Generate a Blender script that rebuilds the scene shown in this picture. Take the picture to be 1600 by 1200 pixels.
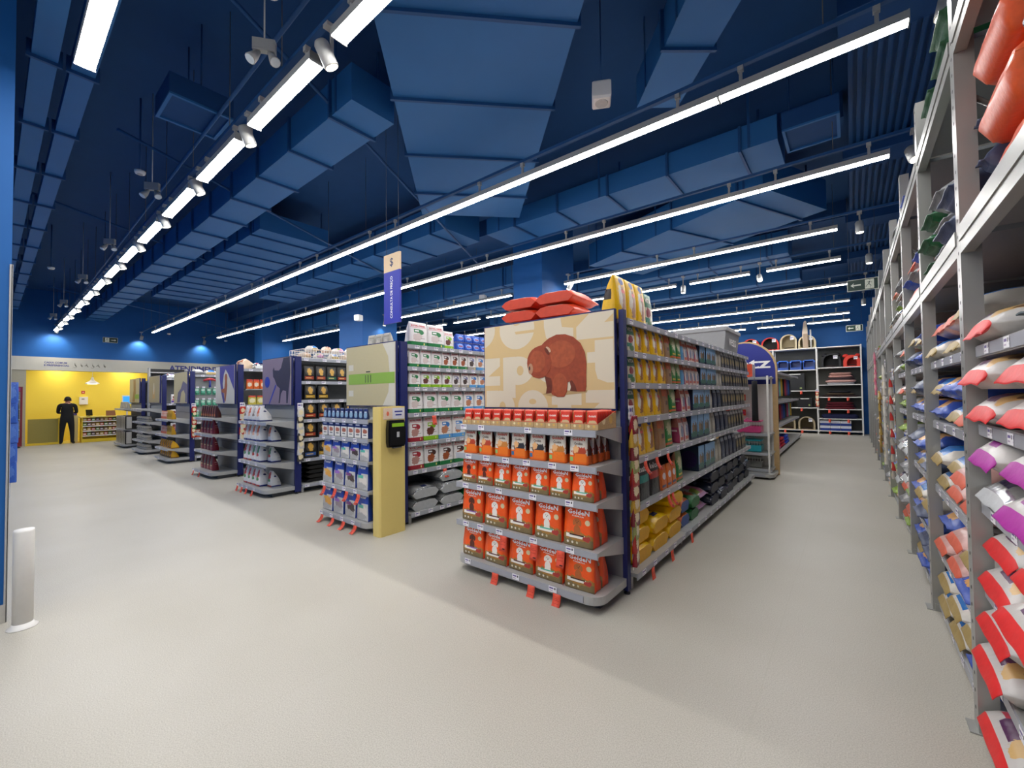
import bpy, bmesh, math, random
from mathutils import Vector, Matrix
random.seed(7)
PI = math.pi
SC = bpy.context.scene
COL = SC.collection
for o in list(bpy.data.objects):
    bpy.data.objects.remove(o)

# ------------------------------------------------------------------ camera
cam = bpy.data.objects.new('camera', bpy.data.cameras.new('camera'))
COL.objects.link(cam)
cam.data.sensor_width = 36.0
cam.data.lens = 36.0 * 659.66 / 1600.0
cam.data.clip_start = 0.05
cam.data.clip_end = 100
yaw, pit, rol = math.radians(-38.831), math.radians(1.441), math.radians(-0.646)
f_ = Vector((math.sin(yaw) * math.cos(pit), math.cos(yaw) * math.cos(pit), math.sin(pit)))
r_ = Vector((math.cos(yaw), -math.sin(yaw), 0))
u_ = r_.cross(f_)
rr = r_ * math.cos(rol) + u_ * math.sin(rol)
uu = u_ * math.cos(rol) - r_ * math.sin(rol)
cam.matrix_world = Matrix(((rr.x, uu.x, -f_.x, 0), (rr.y, uu.y, -f_.y, 0), (rr.z, uu.z, -f_.z, 1.6), (0, 0, 0, 1)))
SC.camera = cam

# ------------------------------------------------------------------ world and exposure
W = bpy.data.worlds.new('shop_world')
SC.world = W
W.use_nodes = True
W.node_tree.nodes['Background'].inputs[0].default_value = (0.6, 0.7, 0.85, 1)
W.node_tree.nodes['Background'].inputs[1].default_value = 0.02
SC.view_settings.view_transform = 'Standard'
SC.view_settings.look = 'None'
SC.view_settings.gamma = 1.0
SC.view_settings.use_curve_mapping = False
SC.view_settings.exposure = 0.35
TUBE_POWER = 42.0
SPOT_POWER = 60.0

# ------------------------------------------------------------------ materials
def lin(h):
    if not isinstance(h, str):
        return (h[0], h[1], h[2], 1)
    c = [int(h[i:i + 2], 16) / 255 for i in (0, 2, 4)]
    c = [x / 12.92 if x <= 0.04045 else ((x + 0.055) / 1.055) ** 2.4 for x in c]
    return (c[0], c[1], c[2], 1)

MATS = {}
def mat(name, col='808080', rough=0.5, metal=0.0, var=0.08, scale=30.0, bump=0.0, emit=0.0, alpha=1.0, trans=0.0):
    if name in MATS:
        return MATS[name]
    m = bpy.data.materials.new(name)
    m.use_nodes = True
    nt = m.node_tree
    b = nt.nodes['Principled BSDF']
    b.inputs['Roughness'].default_value = rough
    b.inputs['Metallic'].default_value = metal
    c = lin(col)
    if var > 0:
        tc = nt.nodes.new('ShaderNodeTexCoord')
        nz = nt.nodes.new('ShaderNodeTexNoise')
        nz.inputs['Scale'].default_value = scale
        nz.inputs['Detail'].default_value = 3
        nt.links.new(tc.outputs['Object'], nz.inputs['Vector'])
        mx = nt.nodes.new('ShaderNodeMix')
        mx.data_type = 'RGBA'
        mx.inputs[6].default_value = tuple(x * (1 - var) for x in c[:3]) + (1,)
        mx.inputs[7].default_value = tuple(min(1, x * (1 + var)) for x in c[:3]) + (1,)
        nt.links.new(nz.outputs['Fac'], mx.inputs[0])
        nt.links.new(mx.outputs[2], b.inputs['Base Color'])
        if bump > 0:
            bp = nt.nodes.new('ShaderNodeBump')
            bp.inputs['Strength'].default_value = bump
            bp.inputs['Distance'].default_value = 0.01
            nt.links.new(nz.outputs['Fac'], bp.inputs['Height'])
            nt.links.new(bp.outputs['Normal'], b.inputs['Normal'])
    else:
        b.inputs['Base Color'].default_value = c
    if emit > 0:
        b.inputs['Emission Color'].default_value = c
        b.inputs['Emission Strength'].default_value = emit
    if trans > 0:
        b.inputs['Transmission Weight'].default_value = trans
    if alpha < 1:
        b.inputs['Alpha'].default_value = alpha
    MATS[name] = m
    return m

def printmat(name, base, shapes, rough=0.35, blot=0.0):
    """flat print on packaging: layered rectangles, ellipses and noisy patches in the face's own UV"""
    if name in MATS:
        return MATS[name]
    m = bpy.data.materials.new(name)
    m.use_nodes = True
    nt = m.node_tree
    N, Lk = nt.nodes.new, nt.links.new
    b = nt.nodes['Principled BSDF']
    b.inputs['Roughness'].default_value = rough
    uv = N('ShaderNodeUVMap')
    uv.uv_map = 'UVMap'
    nz = N('ShaderNodeTexNoise')
    nz.inputs['Scale'].default_value = 9
    nz.inputs['Detail'].default_value = 4
    Lk(uv.outputs[0], nz.inputs['Vector'])
    cur = None
    first = N('ShaderNodeMix'); first.data_type = 'RGBA'
    c = lin(base)
    first.inputs[6].default_value = tuple(x * 0.9 for x in c[:3]) + (1,)
    first.inputs[7].default_value = tuple(min(1, x * 1.08) for x in c[:3]) + (1,)
    Lk(nz.outputs['Fac'], first.inputs[0])
    cur = first.outputs[2]
    for s in shapes:
        k = s[0]
        if k == 'r':
            _, u0, v0, u1, v1, cc = s
            ctr, half = ((u0 + u1) / 2, (v0 + v1) / 2), ((u1 - u0) / 2, (v1 - v0) / 2)
        else:
            _, cu, cv, ru, rv, cc = s
            ctr, half = (cu, cv), (ru, rv)
        a = N('ShaderNodeVectorMath'); a.operation = 'SUBTRACT'
        Lk(uv.outputs[0], a.inputs[0]); a.inputs[1].default_value = (ctr[0], ctr[1], 0)
        d = N('ShaderNodeVectorMath'); d.operation = 'MULTIPLY'
        Lk(a.outputs[0], d.inputs[0]); d.inputs[1].default_value = (1 / half[0], 1 / half[1], 0)
        lt = N('ShaderNodeMath'); lt.operation = 'LESS_THAN'; lt.inputs[1].default_value = 1.0
        if k == 'r':
            ab = N('ShaderNodeVectorMath'); ab.operation = 'ABSOLUTE'; Lk(d.outputs[0], ab.inputs[0])
            sp = N('ShaderNodeSeparateXYZ'); Lk(ab.outputs[0], sp.inputs[0])
            mxm = N('ShaderNodeMath'); mxm.operation = 'MAXIMUM'
            Lk(sp.outputs[0], mxm.inputs[0]); Lk(sp.outputs[1], mxm.inputs[1])
            Lk(mxm.outputs[0], lt.inputs[0])
        else:
            ln = N('ShaderNodeVectorMath'); ln.operation = 'LENGTH'; Lk(d.outputs[0], ln.inputs[0])
            if k == 'b':                      # ragged patch
                ad = N('ShaderNodeMath'); ad.operation = 'MULTIPLY_ADD'
                Lk(nz.outputs['Fac'], ad.inputs[0]); ad.inputs[1].default_value = 1.6
                s2 = N('ShaderNodeMath'); s2.operation = 'SUBTRACT'
                Lk(ln.outputs['Value'], s2.inputs[0]); s2.inputs[1].default_value = 0.8
                Lk(s2.outputs[0], ad.inputs[2])
                Lk(ad.outputs[0], lt.inputs[0])
            else:
                Lk(ln.outputs['Value'], lt.inputs[0])
        mx = N('ShaderNodeMix'); mx.data_type = 'RGBA'
        Lk(lt.outputs[0], mx.inputs[0]); Lk(cur, mx.inputs[6]); mx.inputs[7].default_value = lin(cc)
        cur = mx.outputs[2]
    Lk(cur, b.inputs['Base Color'])
    bp = N('ShaderNodeBump'); bp.inputs['Strength'].default_value = 0.25; bp.inputs['Distance'].default_value = 0.02
    Lk(nz.outputs['Fac'], bp.inputs['Height']); Lk(bp.outputs['Normal'], b.inputs['Normal'])
    MATS[name] = m
    return m

# ------------------------------------------------------------------ mesh helpers
class MB:
    def __init__(s):
        s.v, s.f, s.m, s.uv, s.sm = [], [], [], [], []
    def face(s, idx, m=0, uv=None, smooth=False):
        s.f.append(tuple(idx)); s.m.append(m); s.sm.append(smooth)
        s.uv.append(uv or [(0.5, 0.02)] * len(idx))
    def box(s, x0, y0, z0, x1, y1, z1, m=0):
        b = len(s.v)
        s.v += [(x0, y0, z0), (x1, y0, z0), (x1, y1, z0), (x0, y1, z0), (x0, y0, z1), (x1, y0, z1), (x1, y1, z1), (x0, y1, z1)]
        q = [(0, 0), (1, 0), (1, 1), (0, 1)]
        for f in ((0, 1, 5, 4), (1, 2, 6, 5), (2, 3, 7, 6), (3, 0, 4, 7), (4, 5, 6, 7), (3, 2, 1, 0)):
            s.face([b + i for i in f], m, q)
        return s
    def obox(s, c, hx, hy, hz, m=0):
        """oriented box: centre and three half-extent vectors"""
        b = len(s.v); c = Vector(c); hx, hy, hz = Vector(hx), Vector(hy), Vector(hz)
        for dz in (-1, 1):
            for dx, dy in ((-1, -1), (1, -1), (1, 1), (-1, 1)):
                s.v.append(tuple(c + hx * dx + hy * dy + hz * dz))
        q = [(0, 0), (1, 0), (1, 1), (0, 1)]
        for f in ((0, 1, 5, 4), (1, 2, 6, 5), (2, 3, 7, 6), (3, 0, 4, 7), (4, 5, 6, 7), (3, 2, 1, 0)):
            s.face([b + i for i in f], m, q)
        return s
    def tube(s, pts, r, n=8, m=0, cap=True, smooth=True):
        pts = [Vector(p) for p in pts]
        rs = r if isinstance(r, (list, tuple)) else [r] * len(pts)
        b = len(s.v); up = None
        for i, p in enumerate(pts):
            d = (pts[min(i + 1, len(pts) - 1)] - pts[max(i - 1, 0)])
            d = d.normalized() if d.length > 1e-9 else Vector((0, 0, 1))
            if up is None:
                up = Vector((0, 0, 1)) if abs(d.z) < 0.9 else Vector((1, 0, 0))
            a = d.cross(up).normalized(); e = d.cross(a).normalized()
            for k in range(n):
                t = 2 * PI * k / n
                s.v.append(tuple(p + a * math.cos(t) * rs[i] + e * math.sin(t) * rs[i]))
        for i in range(len(pts) - 1):
            for k in range(n):
                k2 = (k + 1) % n
                s.face((b + i * n + k, b + i * n + k2, b + (i + 1) * n + k2, b + (i + 1) * n + k), m,
                       [(k / n, i / max(1, len(pts) - 1)), ((k + 1) / n, i / max(1, len(pts) - 1)), ((k + 1) / n, (i + 1) / max(1, len(pts) - 1)), (k / n, (i + 1) / max(1, len(pts) - 1))], smooth)
        if cap:
            s.face([b + k for k in range(n)], m)
            s.face([b + (len(pts) - 1) * n + k for k in reversed(range(n))], m)
        return s
    def lathe(s, prof, c=(0, 0, 0), n=14, m=0, smooth=True):
        return s.tube([(c[0], c[1], c[2] + z) for r, z in prof], [r for r, z in prof], n, m, True, smooth)
    def prism(s, poly, fr, th, m=0, mside=None):
        """poly: 2-D outline; fr(u, v, w) -> point; extruded over w in 0..th"""
        b = len(s.v); n = len(poly)
        us = [p[0] for p in poly]; vs = [p[1] for p in poly]
        du = max(us) - min(us) or 1; dv = max(vs) - min(vs) or 1
        nuv = [((p[0] - min(us)) / du, (p[1] - min(vs)) / dv) for p in poly]
        for w in (0, th):
            for p in poly:
                s.v.append(tuple(fr(p[0], p[1], w)))
        s.face([b + i for i in reversed(range(n))], m, [nuv[i] for i in reversed(range(n))])
        s.face([b + n + i for i in range(n)], m, nuv)
        for i in range(n):
            j = (i + 1) % n
            s.face((b + i, b + j, b + n + j, b + n + i), m if mside is None else mside)
        return s
    def mesh(s, name, mats):
        me = bpy.data.meshes.new(name)
        me.from_pydata(s.v, [], s.f)
        for m in mats:
            me.materials.append(m)
        me.polygons.foreach_set('material_index', s.m)
        me.polygons.foreach_set('use_smooth', s.sm)
        ul = me.uv_layers.new(name='UVMap')
        flat = []
        for u in s.uv:
            for a in u:
                flat += [a[0], a[1]]
        ul.data.foreach_set('uv', flat)
        me.update()
        bm = bmesh.new(); bm.from_mesh(me)
        bmesh.ops.recalc_face_normals(bm, faces=bm.faces)
        bm.to_mesh(me); bm.free()
        return me
    def build(s, name, mats, parent=None, loc=(0, 0, 0), rz=0):
        if not isinstance(mats, (list, tuple)):
            mats = [mats]
        return put(name, s.mesh(name, mats), parent, loc, rz)

def put(name, me, parent=None, loc=(0, 0, 0), rz=0, rx=0, ry=0, sc=None):
    o = bpy.data.objects.new(name, me)
    COL.objects.link(o)
    o.parent = parent
    o.location = loc
    if rz or rx or ry:
        o.rotation_euler = (rx, ry, rz)
    if sc:
        o.scale = sc
    return o

def tag(o, label, cat, group=None):
    o['label'] = label
    o['category'] = cat
    if group:
        o['group'] = group
    return o

def thing(name, label, cat, loc=(0, 0, 0), rz=0, group=None):
    o = bpy.data.objects.new(name, None)
    COL.objects.link(o)
    o.empty_display_size = 0.1
    o.location = loc
    o.rotation_euler = (0, 0, rz)
    return tag(o, label, cat, group)

def struct(o):
    o['kind'] = 'structure'
    return o

ORD = 'zero first second third fourth fifth sixth seventh eighth ninth tenth eleventh twelfth thirteenth fourteenth fifteenth sixteenth seventeenth eighteenth nineteenth twentieth'.split()
def ordn(i):
    return ORD[i] if i < len(ORD) else 'twenty-' + ORD[i - 20]

# text as flat mesh: glyph outlines in a local (x, y) plane
TXT = {}
def text_pts(s, bold=0.0, res=2):
    key = (s, bold, res)
    if key in TXT:
        return TXT[key]
    cu = bpy.data.curves.new('lettering', 'FONT')
    cu.body = s
    cu.resolution_u = res
    cu.offset = bold
    cu.fill_mode = 'FRONT'
    cu.dimensions = '2D'
    ob = bpy.data.objects.new('lettering', cu)
    COL.objects.link(ob)
    dg = bpy.context.evaluated_depsgraph_get()
    me = bpy.data.meshes.new_from_object(ob.evaluated_get(dg))
    vs = [(v.co.x, v.co.y) for v in me.vertices]
    fs = [tuple(p.vertices) for p in me.polygons]
    bpy.data.objects.remove(ob); bpy.data.curves.remove(cu); bpy.data.meshes.remove(me)
    x0 = min(v[0] for v in vs); x1 = max(v[0] for v in vs); y0 = min(v[1] for v in vs); y1 = max(v[1] for v in vs)
    vs = [((v[0] - x0) / (x1 - x0), (v[1] - y0) / (y1 - y0)) for v in vs]
    TXT[key] = (vs, fs, (x1 - x0) / (y1 - y0))
    return TXT[key]

def add_text(mb, s, fr, u0, v0, u1, v1, m=0, bold=0.0, res=2):
    """lettering stretched into the rectangle u0..u1, v0..v1; fr(u, v) -> point"""
    vs, fs, asp = text_pts(s, bold, res)
    b = len(mb.v)
    for x, y in vs:
        mb.v.append(tuple(fr(u0 + (u1 - u0) * x, v0 + (v1 - v0) * y)))
    for f in fs:
        mb.face([b + i for i in f], m)
# ------------------------------------------------------------------ packaging shapes
def bag_front(Wd, H, D, topw, seed):
    rnd = random.Random(seed)
    ph = rnd.uniform(0, 6)
    def P(u, v, off=0.0):
        w = Wd * (1 - (1 - topw) * v ** 2) * (0.97 if v < 0.03 else 1)
        d = D * max(0.05, 1 - v ** 2.0 * 0.98)
        yc = -D * 0.5 + D * 0.22 * v ** 2.2
        bulge = 0.10 * D * math.sin(PI * u) * math.sin(PI * min(1, v * 1.05)) + 0.012 * Wd * math.sin(7 * v + ph + 3 * u)
        return Vector((-w / 2 + w * u, yc - bulge - off, H * v))
    def depth(v):
        return D * max(0.05, 1 - v ** 2.0 * 0.98)
    return P, depth

def bag_mesh(name, Wd, H, D, mats, topw=0.94, seed=1, flat_top=False):
    """standing bag: flat bottom, bulging front, pinched gussets, sealed top"""
    P, dp = bag_front(Wd, H, D, topw, seed)
    mb = MB()
    lev = [0, 0.03, 0.2, 0.4, 0.6, 0.78, 0.92, 1.0]
    NF = 6
    rings = []
    for t in lev:
        ring = []
        for i in range(NF + 1):
            ring.append(P(i / NF, t))
        d = dp(t)
        r, l = ring[-1], ring[0]
        gx = 0.22 * Wd * 0.3 * math.sin(PI * min(1, t + 0.12))
        ring_r = [Vector((r.x - gx * 0.6, r.y + d * 0.5, r.z)), Vector((r.x, r.y + d, r.z))]
        ring_b = [Vector(((r.x + l.x) / 2, r.y + d * 1.03, r.z)), Vector((l.x, l.y + d, l.z))]
        ring_l = [Vector((l.x + gx * 0.6, l.y + d * 0.5, l.z))]
        rings.append(ring + ring_r + ring_b + ring_l)
    n = len(rings[0])
    for r in rings:
        for p in r:
            mb.v.append(tuple(p))
    for j in range(len(lev) - 1):
        for i in range(n):
            i2 = (i + 1) % n
            if i < NF:
                uv = [(i / NF, lev[j]), ((i + 1) / NF, lev[j]), ((i + 1) / NF, lev[j + 1]), (i / NF, lev[j + 1])]
                m = 0
            else:
                k = i - NF
                uu0, uu1 = ((k % 3) / 3, (k % 3 + 1) / 3)
                uv = [(uu0, lev[j]), (uu1, lev[j]), (uu1, lev[j + 1]), (uu0, lev[j + 1])]
                m = 1
            mb.face((j * n + i, j * n + i2, (j + 1) * n + i2, (j + 1) * n + i), m, uv, smooth=True)
    mb.face([i for i in reversed(range(n))], 1)
    mb.face([(len(lev) - 1) * n + i for i in range(n)], 1)
    me = mb.mesh(name, mats)
    return me, P

def sack_mesh(name, Wd, L, T, mats, seed=1, nu=8, nv=12, droop=0.0, cw=0.1, blunt=False):
    """lying sack, length along y with its sealed end at -y; slots: top print, underside, seal strip"""
    rnd = random.Random(seed)
    mb = MB()
    a1, a2, a3 = rnd.uniform(0, 6), rnd.uniform(0, 6), rnd.uniform(0, 6)
    ys = [-1.0, -1.0 + cw * 0.5, -1.0 + cw] + [-1 + cw + (2 - 2 * cw) * (k / (nv - 4)) ** 1.0 for k in range(1, nv - 4)] + [1 - cw, 1.0]
    ic = 2
    top, bot = [], []
    for j, s in enumerate(ys):
        inner = max(0.0, 1 - abs(s / (1 - cw * 0.75)) ** (4.2 if s < 0 else 3.2)) ** 0.55 if abs(s) < 1 - cw * 0.75 else 0.0
        if blunt:
            inner = max(0.0, 1 - abs(s) ** 9) ** 0.5 if s < 0 else inner
            if j == 0: inner = 0.62
        rt, rb = [], []
        for i in range(nu + 1):
            r = -1 + 2 * i / nu
            g = max(0.0, 1 - abs(r) ** (5.0 if blunt else 3.0)) ** 0.5
            wr = 1 + 0.05 * math.sin(5 * s + a1 + 2 * r) + 0.04 * math.sin(9 * r + a2)
            w = Wd / 2 * (0.93 + 0.07 * inner ** 0.3 if inner > 0 else 0.93)
            h = inner * g
            zc = T * 0.40
            dz = 0.012 * T * math.sin(11 * s + 4 * r + a3) + (0.03 * T * math.sin(5 * r + a2) if inner == 0 else 0)
            if s < -1 + cw * 1.01 and not blunt:
                dz -= droop * (1 if j == 0 else 0.45 if j == 1 else 0.0)
            zt = zc + T * 0.60 * h * wr + dz + 0.003
            zb = max(0.0, zc - T * 0.40 * min(1, h * 1.9)) if h > 0 else zc + dz - 0.003
            rt.append((r * w, s * L / 2, zt)); rb.append((r * w, s * L / 2, min(zb, zt - 0.004)))
        top.append(rt); bot.append(rb)
    n = nu + 1
    for r in top: mb.v += r
    o = len(mb.v)
    for r in bot: mb.v += r
    J = len(ys)
    for j in range(J - 1):
        sl = 2 if j < ic and not blunt else 0
        for i in range(nu):
            uv = [(i / nu, j / (J - 1)), ((i + 1) / nu, j / (J - 1)), ((i + 1) / nu, (j + 1) / (J - 1)), (i / nu, (j + 1) / (J - 1))]
            mb.face((j * n + i, j * n + i + 1, (j + 1) * n + i + 1, (j + 1) * n + i), sl, uv, True)
            mb.face((o + (j + 1) * n + i, o + (j + 1) * n + i + 1, o + j * n + i + 1, o + j * n + i), 2 if j < ic else 1, uv, True)
        for i in (0, nu):
            mb.face((j * n + i, (j + 1) * n + i, o + (j + 1) * n + i, o + j * n + i), 2 if j < ic else 1, None, True)
    for j in (0, J - 1):
        for i in range(nu):
            mb.face((j * n + i, j * n + i + 1, o + j * n + i + 1, o + j * n + i), 2 if j == 0 else 1)
    return mb.mesh(name, mats)

def carton_mesh(name, Wd, H, D, mats):
    """closed carton with printed front, bevelled rims and a folded lid"""
    mb = MB()
    b = 0.006
    x, y = Wd / 2, D / 2
    lv = [(0, b), (b, 0), (H - b, 0), (H, b)]
    for z, ins in lv:
        mb.v += [(-x + ins, -y + ins, z), (x - ins, -y + ins, z), (x - ins, y - ins, z), (-x + ins, y - ins, z)]
    for j in range(3):
        for i in range(4):
            i2 = (i + 1) % 4
            v0, v1 = lv[j][0] / H, lv[j + 1][0] / H
            mb.face((j * 4 + i, j * 4 + i2, (j + 1) * 4 + i2, (j + 1) * 4 + i), 0 if i == 0 else 1, [(0, v0), (1, v0), (1, v1), (0, v1)])
    mb.face((3, 2, 1, 0), 1)
    mb.face((12, 13, 14, 15), 1, [(0, 0), (1, 0), (1, 1), (0, 1)])
    mb.box(-x * 0.96, -0.003, H, x * 0.96, 0.003, H + 0.002, 1)
    return mb.mesh(name, mats)

# ------------------------------------------------------------------ product designs
DES = {}
def design(key, shape, Wd, H, D, base, shapes=(), side=None, side_shapes=None, desc='', name='food_bag', cat='bag', text=(), crimp=None, rough=0.33, topw=0.94, **kw):
    DES[key] = dict(shape=shape, W=Wd, H=H, D=D, base=base, shapes=list(shapes), side=side or base, side_shapes=side_shapes,
                    desc=desc, name=name, cat=cat, text=text, crimp=crimp or base, rough=rough, topw=topw, kw=kw)

CACHE = {}
def meshes_of(key, variant=0):
    kk = (key, variant)
    if kk in CACHE:
        return CACHE[kk]
    d = DES[key]
    m0 = printmat('print_' + key, d['base'], d['shapes'], d['rough'])
    m1 = printmat('side_' + key, d['side'], d['side_shapes'], d['rough']) if d['side_shapes'] else mat('side_' + key, d['side'], d['rough'], var=0.15, scale=40, bump=0.15)
    if 'silver' in key:
        for m_ in (m0, m1):
            m_.node_tree.nodes['Principled BSDF'].inputs['Metallic'].default_value = 0.75
    tx = None
    if d['shape'] == 'bag':
        me, P = bag_mesh(d['name'], d['W'], d['H'], d['D'], [m0, m1], d['topw'], variant + 1)
        if d['text']:
            tb = MB(); tm = []
            for i, (s, cu, cv, tw, th, tc) in enumerate(d['text']):
                add_text(tb, s, lambda u, v: P(u, v, 0.0025), cu - tw / 2, cv - th / 2, cu + tw / 2, cv + th / 2, i, bold=0.03, res=1)
                tm.append(mat('ink_' + tc, tc, 0.5, var=0))
            tx = tb.mesh('lettering', tm)
    elif d['shape'] == 'sack':
        me = sack_mesh(d['name'], d['W'], d['D'], d['H'], [m0, m1, mat('seal_' + key, d['crimp'], 0.5, var=0.15, scale=25, bump=0.2)], variant + 1, **d['kw'])
    elif d['shape'] == 'box':
        me = carton_mesh(d['name'], d['W'], d['H'], d['D'], [m0, m1])
        if d['text']:
            tb = MB(); tm = []
            for i, (s, cu, cv, tw, th, tc) in enumerate(d['text']):
                add_text(tb, s, lambda u, v: Vector(((u - 0.5) * d['W'], -d['D'] / 2 - 0.0015, v * d['H'])), cu - tw / 2, cv - th / 2, cu + tw / 2, cv + th / 2, i, bold=0.02, res=1)
                tm.append(mat('ink_' + tc, tc, 0.5, var=0))
            tx = tb.mesh('lettering', tm)
    CACHE[kk] = (me, tx)
    return CACHE[kk]

COUNT = {}
def product(key, loc, rz, where, group, nth=None, total=None, sc=None, tilt=0.0, variant=None, label=None):
    """one pack on a shelf; label: what it looks like, which one of its like, and where it stands"""
    d = DES[key]
    if variant is None:
        variant = random.randrange(2)
    me, tx = meshes_of(key, variant)
    o = put(d['name'], me, None, (loc[0], loc[1], loc[2] + 0.0015), rz + random.uniform(-0.012, 0.012), rx=tilt, sc=sc)
    if label is None:
        label = d['desc']
        if total and total > 1:
            label += ', ' + ordn(nth) + ' from left'
        label += ', ' + where
    tag(o, label, d['cat'], group)
    if tx:
        put('lettering', tx, o)
    return o

def fit(key, pitch, clear, s=1.0):
    """scale so that a pack stays within its facing and under the shelf above"""
    d = DES[key]
    sx = min(s, (pitch - 0.008) / d['W'])
    sz = min(s, clear / d['H']) if clear else s
    off = d['D'] * s * 0.5 + (d['D'] * s * 0.1 + d['W'] * s * 0.012 if d['shape'] == 'bag' else 0.0) + 0.004
    return (sx, s, sz), off

def row(axis, start, front, z, rz, items, where, group, jitter=0.003, clear=None):
    """items: (design, count, pitch[, scale]) laid along the x or y axis from start with their faces at the line front; gaps as (None, length)"""
    tot = {}
    for it in items:
        if it[0]:
            tot[it[0]] = tot.get(it[0], 0) + it[1]
    seen = {}
    p = start
    for it in items:
        if it[0] is None:
            p += it[1]; continue
        k, n, pitch = it[:3]
        sc, off = fit(k, pitch, clear, it[3] if len(it) > 3 else 1.0)
        for i in range(n):
            seen[k] = seen.get(k, 0) + 1
            q = p + pitch / 2 + random.uniform(-jitter, jitter)
            e = random.uniform(0.0, 0.012)
            loc = (q, front + off + e, z) if axis == 'x' else (front - off - e, q, z)
            product(k, loc, rz, where, group, seen[k], tot[k], sc=sc)
            p += pitch

OR, OL = 'F85A14', '6E5C38'
def dog(c, cx=0.47, top=0.595):
    return [('e', cx, top - 0.20, 0.115, 0.13, c), ('e', cx - 0.07, top - 0.30, 0.045, 0.06, c), ('e', cx + 0.07, top - 0.30, 0.045, 0.06, c), ('e', cx, top, 0.125, 0.085, c), ('e', cx - 0.11, top - 0.03, 0.045, 0.07, c), ('e', cx + 0.11, top - 0.03, 0.045, 0.07, c),
            ('e', cx - 0.04, top + 0.012, 0.014, 0.011, '2A1A14'), ('e', cx + 0.04, top + 0.012, 0.014, 0.011, '2A1A14'), ('e', cx, top - 0.025, 0.02, 0.014, '2A1A14')]
def golden(key, dogc, lab, desc, W=0.25, H=0.335, D=0.10):
    design(key, 'bag', W, H, D, OR, [('r', 0, 0, 1, 0.22, '7E6C46'), ('b', 0.5, 0.24, 0.55, 0.10, 'A87A38')] + dog(dogc) + [
        ('r', 0.08, 0.20, 0.72, 0.285, 'F2EDE4'), ('r', 0.2, 0.255, 0.70, 0.29, lab), ('b', 0.78, 0.22, 0.14, 0.06, 'B03A35'), ('e', 0.83, 0.60, 0.085, 0.065, 'D8C9A0'),
        ('e', 0.14, 0.09, 0.035, 0.03, 'E8E0D0'), ('e', 0.30, 0.09, 0.035, 0.03, 'E8E0D0'), ('e', 0.46, 0.09, 0.035, 0.03, 'C8C0A0')],
        side='F04A14', side_shapes=[('r', 0.36, 0.25, 0.64, 0.75, 'E8603A')], desc=desc, text=[('GoldeN', 0.5, 0.815, 0.78, 0.115, 'FFFFFF'), ('FORMULA', 0.5, 0.725, 0.42, 0.036, 'F4E8DC')])
golden('golden_white', 'EFE8E0', '5A2030', 'orange bag with white poodle')
golden('golden_teal', 'EFE8E0', '4FB8A0', 'orange bag with teal-stripped poodle')
golden('golden_brown', '5A2A18', '8A60B0', 'orange bag with brown dog')
golden('golden_tan', 'B4622E', '3A1A18', 'orange bag with tan dog')
golden('golden_small', 'EFE8E0', '4FB8A0', 'small orange bag with poodle', 0.185, 0.245, 0.085)
golden('golden_small_dark', '5A2418', 'C8A0B0', 'small orange bag with dark dog', 0.185, 0.245, 0.085)
for k_, b_ in (('a', 'B8452A'), ('b', 'C8803A'), ('c', '33343A')):
    design('cookie_' + k_, 'bag', 0.155, 0.235, 0.07, 'D8D0C2', [('r', 0, 0, 1, 0.30, 'EE6A17'), ('b', 0.55, 0.42, 0.42, 0.16, b_), ('b', 0.35, 0.5, 0.16, 0.12, 'E9B27A'), ('r', 0.28, 0.08, 0.95, 0.36, 'F07A20'), ('r', 0.02, 0.1, 0.2, 0.24, '2E6FA0' if k_ == 'c' else '8FC070')],
           side='5A2A18', side_shapes=[('r', 0, 0, 1, 0.30, 'EE6A17')], desc='beige and orange biscuit pouch' if k_ == 'b' else 'beige pouch with red treats' if k_ == 'a' else 'beige pouch with dark dog', name='biscuit_pouch', cat='pouch', text=[('GoldeN', 0.5, 0.83, 0.74, 0.11, 'C2452A'), ('Cookie', 0.5, 0.69, 0.5, 0.09, '6A5A50')])
design('sachet', 'bag', 0.092, 0.135, 0.014, 'DE3A22', [('b', 0.5, 0.3, 0.4, 0.16, 'D8B98A'), ('r', 0, 0.92, 1, 1, 'F0705A')], side='C8301C', desc='red wet food sachet', name='food_sachet', cat='sachet', text=[('GoldeN', 0.5, 0.68, 0.7, 0.12, 'FBE9DC')])

def royal(key, flag, band, dogc, desc, W=0.185, H=0.245, D=0.08):
    design(key, 'bag', W, H, D, 'EDE8E6', [('r', 0, 0, 1, 0.17, band), ('r', 0.05, 0.765, 0.95, 0.78, 'D85060'), ('r', 0.25, 0.55, 0.62, 0.70, flag), ('e', 0.60, 0.58, 0.20, 0.11, flag), ('r', 0.3, 0.60, 0.52, 0.66, 'F2F0EE'),
        ('b', 0.42, 0.37, 0.26, 0.17, dogc), ('r', 0.6, 0.3, 0.85, 0.33, 'B8A8A8'), ('e', 0.8, 0.085, 0.04, 0.05, 'D8C870')],
        side='E2DCDA', side_shapes=[('r', 0, 0, 1, 0.17, band)], desc=desc, text=[('ROYAL CANIN', 0.5, 0.85, 0.78, 0.075, 'D02838')], rough=0.4)
G_, LG, RD, BL = '1E7A42', '8CC020', 'A82A38', '3C7FC8'
royal('royal_green', G_, G_, 'D8C8C4', 'white food bag with green base band')
royal('royal_green_dog', '4A2A24', G_, 'A0522D', 'white food bag with brown dog, green base')
royal('royal_lime', LG, LG, '6A3A30', 'white food bag with lime base band')
royal('royal_red', RD, RD, 'B88880', 'white food bag with red base band')
royal('royal_blue', BL, '5AA0DC', 'C08060', 'white food bag with light blue base')
royal('royal_grey', '8A88A8', 'A8A09A', '4A3A36', 'white food bag with grey base band')
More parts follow.
